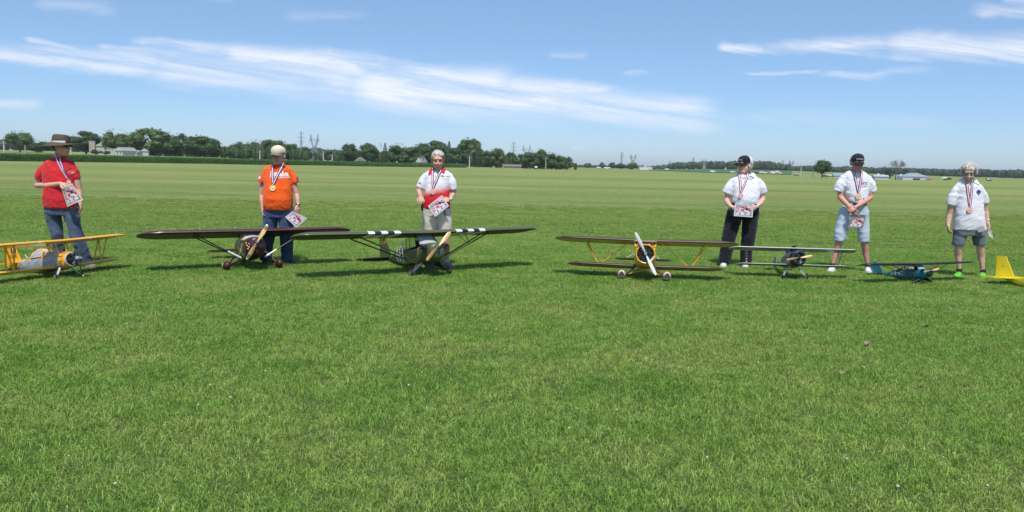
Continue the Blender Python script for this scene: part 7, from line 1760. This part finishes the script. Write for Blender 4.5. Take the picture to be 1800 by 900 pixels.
hr = MB(); tr_add(hr, MB().ell((0, .034, .056), (.079, .088, .082), nu=20, nv=12), M); tr_add(hr, MB().ell((0, .04, .0), (.078, .075, .06), nu=16, nv=9), M)
strands(hr, M, random.Random(3), 3200, lambda d: d.z > -.5 and (d.y > -.20 or d.z > .70), .038, .0032, lift=.02, flow=lambda d: Vector((d.x*.6+.9, -.35 if d.y < .3 else .2, -.30)), curl=.22)
hr.build('hair', WHH, g); face_parts(g, M, WHH, False)
collar(D, cloth('red_collar', (.62, .03, .035)), (758.5, 296.5, 0), (781.5, 296.5, 0), (754.5, 307, 0), (782, 304, 0))
on_shirt(D, 'placket', [[(-.012, .05), (.012, .05), (.010, -.05), (-.010, -.05)]], 770, 306, cloth('white_placket', (.70, .69, .74)), .008)
on_shirt(D, 'shirt_emblem', [[(-.012, -.008), (.012, -.008), (.012, .010), (-.012, .010)]], 777, 309, mat('insignia_red', (.5, .03, .04))); on_shirt(D, 'shirt_emblem', [[(-.045, -.004), (.045, -.010), (.045, 0), (-.045, .008)]], 783, 310, mat('olive_print', (.25, .28, .10), .7, var=0)); on_shirt(D, 'sleeve_print', [[(-.02, -.006), (.02, -.012), (.016, .004), (-.016, .010)]], 738, 322, mat('insignia_red', (.5, .03, .04)))
ribbon_medal('medal on the red and white polo shirt of the white-haired man', D['hit'], D['full'], (760, 295.5, 0), (776.5, 297, 0), (760.8, 336.8, 0), .041, BRZ, D['P'], (0, 1, 2)); watch(D, (792, 349.5, -.145), (788, 351, -.17), ALU, OFFW)
certificate('certificate tilted in the left hand of the white-haired man', D['W'], (752.5, 362, -.23), (777, 343, -.20), (789, 362, -.22), (765, 381, -.25), D['P'], .006)
po = MB(); c_ = D['W'](742.5, 363, -.05); po.box(c_, (.035, .06, .12)); po.tube([c_+Vector((0, 0, .05)), c_+Vector((0, 0, .085))], .006, 6); po.build('belt_pouch', BLK, g)
on_shirt(D, 'pocket_flap', [[(-.045, -.04), (.04, -.045), (.045, .035), (-.04, .04)]], 786, 373.5, cloth('grey_print_cloth', (.13, .14, .17), .5, 60), .012)

# 4: man in white polo and black trousers
CBK = cloth('black_cap_cotton', (.015, .016, .02), .1); CMW = cloth('white_cap_mesh', (.68, .68, .70), .05, 5, .8, 500)
D = make_person('heavy-set man in a white polo and black trousers with a black and white cap', (1292, 469), (1309, 291, -.02, -64, 0), (1311, 308, .02),
    arms=[[(1288, 318, 0), (1281, 335, .0), (1277, 352, -.02), (1280, 358, -.10), (1286, 364, -.18)], [(1331, 317, 0), (1338, 335, .0), (1341, 350, -.02), (1337, 357, -.10), (1330.5, 363, -.18)]],
    hands=[((1286, 363.5, -.18), (1300, 371, -.26), (.3, .8, .1), 1, dict(curl=.5)), ((1330.5, 363, -.18), (1317, 370.5, -.26), (-.3, .8, .1), -1, dict(curl=.5))],
    shirt=[(306, 1300, 1324, .14, .02), (310, 1291, 1331, .19, .01), (316, 1284, 1336, .25), (328, 1283, 1336, .31, -.02), (343, 1284, 1333.5, .35, -.04), (353, 1284, 1332, .36, -.045), (360, 1285, 1331, .35, -.04)], shirtm=WHT2,
    sleeves=[[(1289, 319, 0, 11), (1283, 330, 0, 11.5), (1277.5, 341, 0, 10.5)], [(1331, 318, 0, 11), (1337, 329, 0, 11), (1341, 340, 0, 9.5)]],
    pelvis=[(356, 1285, 1331, .345, -.04), (366, 1281, 1332.5, .33, -.03), (378, 1280, 1332.5, .29)],
    lower=[[(1292, 374, 15.5, 0), (1287, 394, 14, 0), (1281, 418, 12.5, -.02), (1276, 445, 11.5, 0), (1272.5, 461, 11.5, 0)], [(1320, 374, 15.5, 0), (1318, 394, 14, 0), (1315.5, 418, 12.5, -.02), (1312, 445, 11, 0), (1311, 462, 11, 0)]],
    lowerm=BLACKT, legs=[[(1292, 374, 12, 0), (1281, 418, 9, 0), (1273, 460, 6, 0)], [(1320, 374, 12, 0), (1316, 418, 9, 0), (1311, 460, 6, 0)]], skin=SKINS[3], seed=4, wr=.006, headscale=1.20, hopt=dict(width=1.06, jowl=1.15, smile=1),
    shoes=[((1273, 465, 0), (1269, 472, -.25), mat('white_trainer', (.62, .62, .62), .6, var=.05), SOLEW), ((1311, 465, 0), (1309, 471, -.25), mat('white_trainer', (.62, .62, .62), .6), SOLEW)], belt=(358.8, 1284.2, 1331.8, .358, -.042))
M = D['M']; g = D['g']; cap(g, M, CBK, CMW, CBK, logo=mat('cap_print', (.6, .5, .52), .6, var=0), w=1.06)
hr = MB(); tr_add(hr, MB().ell((0, .040, -.005), (.082, .078, .060), nu=16, nv=10), M); strands(hr, M, random.Random(4), 350, lambda d: -.75 < d.z < .15 and d.y > -.05, .034, .005); hr.build('hair', WHH, g)
face_parts(g, M, WHH, True, w=1.04); collar(D, WHT2, (1299.5, 304.5, 0), (1324, 304.5, 0), (1302.5, 314, 0), (1321.5, 311.5, 0))
on_shirt(D, 'placket', [[(-.012, .05), (.012, .05), (.010, -.06), (-.010, -.06)]], 1309.5, 314.5, cloth('white_placket', (.70, .69, .74)), .004)
DKP = mat('dark_print', (.12, .13, .18), .7, var=0)
on_shirt(D, 'shirt_emblem', [[(-.03, -.012), (.005, .0), (.035, .018), (.03, .026), (0, .010), (-.03, -.004)]]+[[(x-.004, -.034), (x+.003, -.034), (x+.003, -.022), (x-.004, -.022)] for x in (-.045, -.032, -.018, -.006, .008, .022, .036, .05)]+[[(x-.003, -.050), (x+.002, -.050), (x+.002, -.042), (x-.003, -.042)] for x in (-.035, -.025, -.014, -.003, .008, .019, .03)], 1319, 310.5, DKP)
ribbon_medal('medal on the white polo of the man in black trousers', D['hit'], D['full'], (1299, 304.5, 0), (1318.5, 301, 0), (1301.8, 344, 0), .042, BRZ, D['P'], (0, 1, 2)); watch(D, (1332, 361.5, -.165), (1328, 365, -.19), OFFW, CHR)
certificate('certificate held level in both hands by the man in black trousers', D['W'], (1292.5, 357.5, -.235), (1324.5, 359.8, -.235), (1322.6, 382, -.25), (1289.8, 379.5, -.25), D['P'], .004)

# 5: tall man with crossed hands
D = make_person('tall smiling man in a white t-shirt and pale denim shorts with a black cap', (1495, 478), (1506.5, 287.5, -.04, -6, 8), (1505, 302, .01),
    arms=[[(1484, 312, 0), (1479, 330, .0), (1476.5, 346, -.02), (1487, 357, -.12), (1498, 369, -.20)], [(1524, 312, 0), (1529, 330, .0), (1530.5, 347, -.02), (1518, 355.5, -.14), (1505, 363.5, -.24)]],
    hands=[((1498, 369, -.20), (1507.5, 386, -.25), (.4, .5, .3), 1, dict(curl=.38)), ((1505, 363.5, -.245), (1493, 371.5, -.255), (.2, .6, -.5), -1, dict(curl=.5))],
    shirt=[(299, 1495, 1514, .13, .0), (303, 1487, 1522, .17), (309, 1481, 1527.5, .22), (325, 1481, 1527, .25, -.01), (343, 1483, 1525, .27, -.02), (352, 1486, 1522.5, .27, -.02), (357.5, 1488, 1521, .26, -.01)], shirtm=WHT,
    sleeves=[[(1484, 312, 0, 10.5), (1477.5, 325, 0, 11), (1473, 337, 0, 10)], [(1524, 312, 0, 10.5), (1530, 325, 0, 10.5), (1533, 337.5, 0, 9)]],
    pelvis=[(356, 1487, 1522, .26, -.01), (364, 1482, 1524, .27), (378, 1477, 1526.5, .26)],
    lower=[[(1488, 372, 14, 0), (1482, 394, 13, 0), (1477.5, 410, 11.8, -.01), (1476, 423.5, 11.2, -.01)], [(1514, 372, 14, 0), (1517, 394, 11.5, 0), (1518, 410, 10.5, -.01), (1518.5, 425, 10, -.01)]],
    lowerm=PALEJ, legs=[[(1488, 372, 12, 0), (1478, 420, 8, 0)], [(1514, 372, 12, 0), (1518, 420, 8, 0)]], skinlegs=[[(1479, 405, 7.5, 0), (1474, 428, 6.6, -.01), (1470, 442, 6.2, .01), (1465.5, 457, 4.2, 0), (1463.5, 468, 3.7, 0)], [(1518, 405, 7.5, 0), (1519.5, 428, 6.8, -.01), (1521.5, 443, 6.2, .01), (1524, 458, 4.4, 0), (1525.5, 469, 3.8, 0)]],
    skin=SKINS[4], seed=5, wr=.007, headscale=1.16, hopt=dict(smile=1, width=.98),
    shoes=[((1463.5, 469, 0), (1457, 478, -.2), mat('white_trainer', (.62, .62, .62), .6, var=.05), SOLEW, mat('black_sock', (.02, .02, .02), .8, var=0)), ((1525.5, 469, 0), (1529, 482, -.25), mat('white_trainer', (.62, .62, .62), .6), SOLEW, mat('black_sock', (.02, .02, .02), .8, var=0), DKP)], belt=(357.8, 1486.8, 1522.2, .272, -.012))
M = D['M']; g = D['g']; cap(g, M, CBK, CMW, CBK, logo=mat('cap_print_white', (.75, .75, .75), .6, var=0))
hr = MB(); strands(hr, M, random.Random(5), 120, lambda d: -.4 < d.z < .1 and d.y > .1, .016, .004); hr.build('hair', GRH, g)
face_parts(g, M, GRH, True, (CHR, GLASS, .9))
neckband(D, WHT, 299.5, 1495, 1514.5); shirt_text(D, 'NATS', .058, 1518, 322.5, mat('navy_print', (.05, .06, .20), .7, var=0), bold=.0012, fw=.85, rot=-.03); shirt_text(D, 'AMA', .020, 1515.5, 318, mat('navy_print', (.05, .06, .20)), rot=-.03); on_shirt(D, 'shirt_emblem', [[(-.045, -.003), (.042, -.005), (.042, .003), (-.045, .005)]], 1518, 326.8, mat('print_red', (.6, .12, .2), .7, var=0)); on_shirt(D, 'shirt_emblem', [[(-.008, -.012), (.008, -.008), (.010, .010), (-.004, .012)]], 1518, 348.5, DKP)
ribbon_medal('pink-gold medal of the tall smiling man with crossed hands', D['hit'], D['full'], (1496, 299, 0), (1513, 300, 0), (1508, 344.8, 0), .044, mat('pink_gold_medal', (.90, .55, .40), .45, metal=.0, var=.05), D['P'], (2, 1, 0))
certificate('dark-bordered certificate hanging from the crossed hands of the tall man', D['W'], (1497.5, 381, -.255), (1522, 381.5, -.255), (1516, 401.5, -.26), (1490.5, 400, -.26), D['P'], .004, PRINTD)

# 6: man with tousled hair and green shoes
LIME = mat('lime_mesh', (.14, .50, .04), .6, var=.45, vs=22); SND = mat('sandy_grey_hair', (.66, .61, .54), .7, var=.25, vs=50)
D = make_person('man with tousled grey hair and glasses, white polo, grey shorts and lime green shoes', (1705, 488), (1702.5, 305.5, -.05, -26, 12), (1701, 321, .01),
    arms=[[(1681, 330, 0), (1673, 350, .0), (1669, 376, .02), (1667.5, 386, .0), (1666.5, 396, -.03)], [(1720, 327, 0), (1728, 347, .0), (1732, 370, .02), (1734, 380, .0), (1736, 390, -.03)]],
    hands=[((1666.5, 395, -.03), (1667.5, 413, -.07), (.85, -.2, 0), -1, dict(curl=.55)), ((1736, 390, -.03), (1738.5, 407, -.07), (-.85, -.1, 0), 1, dict(curl=.6))],
    shirt=[(317.5, 1691, 1713, .13, .01), (321, 1684, 1721, .17, .01), (327, 1678, 1726, .22), (342, 1677, 1727, .25), (362, 1676.5, 1727.5, .27, -.01), (384, 1675, 1730, .28, -.015), (396, 1674.5, 1732, .28, -.01), (404.5, 1674.5, 1733.5, .27, -.005)], shirtm=WHT2,
    sleeves=[[(1682, 330, 0, 10.5), (1675, 346, 0, 10.5), (1670.5, 361, 0, 9.5)], [(1720, 328, 0, 10.5), (1727.5, 343, 0, 10), (1732, 357.5, 0, 8.5)]],
    pelvis=[(396, 1677, 1731, .26), (405, 1675, 1733, .26), (414, 1675, 1733.5, .25)],
    lower=[[(1689, 408, 13.5, 0), (1686, 420, 12.5, 0), (1684.5, 431.5, 12, 0)], [(1720, 408, 13.5, 0), (1721.5, 420, 12.8, 0), (1722.5, 430.5, 12.3, 0)]],
    lowerm=SLATE, legs=[[(1689, 408, 12, 0), (1685, 429, 8, 0)], [(1720, 408, 12, 0), (1722, 429, 8, 0)]], skinlegs=[[(1685, 418, 8.4, 0), (1684, 434, 7.4, -.01), (1684.5, 449, 7, .015), (1685.5, 463, 4.8, 0), (1686, 477, 3.9, 0)], [(1722, 418, 8.6, 0), (1723, 434, 7.8, -.01), (1724.5, 450, 7.2, .015), (1726.5, 466, 4.9, 0), (1727.5, 480, 4, 0)]],
    skin=SKINS[5], seed=6, wr=.006, headscale=1.15, hopt=dict(width=.97),
    shoes=[((1686, 478, 0), (1678, 488, -.22), LIME, mat('lime_sole', (.20, .58, .10), .6, var=.1), mat('black_sock', (.02, .02, .02), .8), BLK), ((1727.5, 481, 0), (1726, 493, -.25), LIME, mat('lime_sole', (.20, .75, .10), .6), mat('black_sock', (.02, .02, .02), .8), BLK)])
M = D['M']; g = D['g']
hr = MB(); tr_add(hr, MB().ell((0, .030, .050), (.081, .092, .080), nu=20, nv=12), M); tr_add(hr, MB().ell((0, .045, .005), (.084, .066, .056), nu=16, nv=9), M)
strands(hr, M, random.Random(6), 3000, lambda d: d.z > -.40 and (d.y > -.15 or d.z > .68 or (abs(d.x) > .62 and d.y > -.5)), .050, .0034, lift=.09, flow=lambda d: Vector((d.x*1.2, d.y*.6, -.35)), curl=.42)
hr.build('hair', SND, g); face_parts(g, M, SND, True, (mat('brown_frame', (.05, .025, .015), .3, var=0), GLASS, 1.0))
collar(D, WHT2, (1691, 316, 0), (1713, 315.5, 0), (1691, 327.5, 0), (1716, 325, 0)); on_shirt(D, 'placket', [[(-.012, .05), (.012, .05), (.010, -.07), (-.010, -.07)]], 1703, 328, cloth('white_placket', (.70, .69, .74)), .004)
on_shirt(D, 'shirt_emblem', [[(.036*math.cos(R(a)), .034*math.sin(R(a))) for a in range(-10, 215, 15)], [(-.034, -.006), (-.010, -.006), (.012, -.012), (.030, -.006), (.028, -.016), (.0, -.030), (-.022, -.024)], [(-.012, -.046), (.012, -.046), (.012, -.038), (-.012, -.038)]], 1720, 337.5, mat('navy_print', (.05, .06, .20)))
on_shirt(D, 'emblem_sky', [[(-.020, .004), (.024, .010), (.018, .024), (-.014, .024)]], 1720, 337.2, mat('pale_blue_print', (.25, .45, .60), .7, var=0), .0055)
ribbon_medal('copper medal on the white polo of the man with tousled hair', D['hit'], D['full'], (1694, 318, 0), (1710.5, 316, 0), (1703.8, 369.3, 0), .043, BRZ, D['P'], (0, 1, 2)); watch(D, (1735.5, 387.5, -.02), (1736.2, 392, -.03))
certificate('certificate seen nearly edge-on in the hand of the man with lime green shoes', D['W'], (1735, 401.5, -.05), (1743.5, 408, .12), (1747, 427, .10), (1738.5, 414.5, -.08), D['P'], .02)
gg = thing('folded_paper', 'small grey card tucked at the hip of the man with lime green shoes', 'card', D['P']); W = D['W']; mb = MB(); mb.prism([W(1718, 399.5, -.165), W(1730, 397.5, -.165), W(1731.5, 406, -.17), W(1719.5, 408.5, -.17)], (0, 1, 0), .002); mb.build('sheet', mat('grey_card', (.33, .34, .36), .6, var=.3, vs=60), gg, smooth=False)
HAZE = 0.00012

# ------------------------------------------------------------------ summer haze
_lo = float(gzs.min())-1.0
hz = MB(); hz.box((0, 0, (_lo+62)/2), (18400, 18400, 62-_lo)); ho_ = hz.build('haze', [], None, smooth=False)
hm_ = bpy.data.materials.new('haze_air'); hm_.use_nodes = True; t = NT(hm_.node_tree); t.n.clear(); o = t.new('ShaderNodeOutputMaterial')
pv = t.new('ShaderNodeVolumePrincipled'); pv.inputs['Color'].default_value = (.80, .88, .97, 1); pv.inputs['Density'].default_value = HAZE; pv.inputs['Anisotropy'].default_value = .0
t.l.new(pv.outputs[0], o.inputs['Volume']); ho_.data.materials.append(hm_); tag(ho_, kind='stuff')
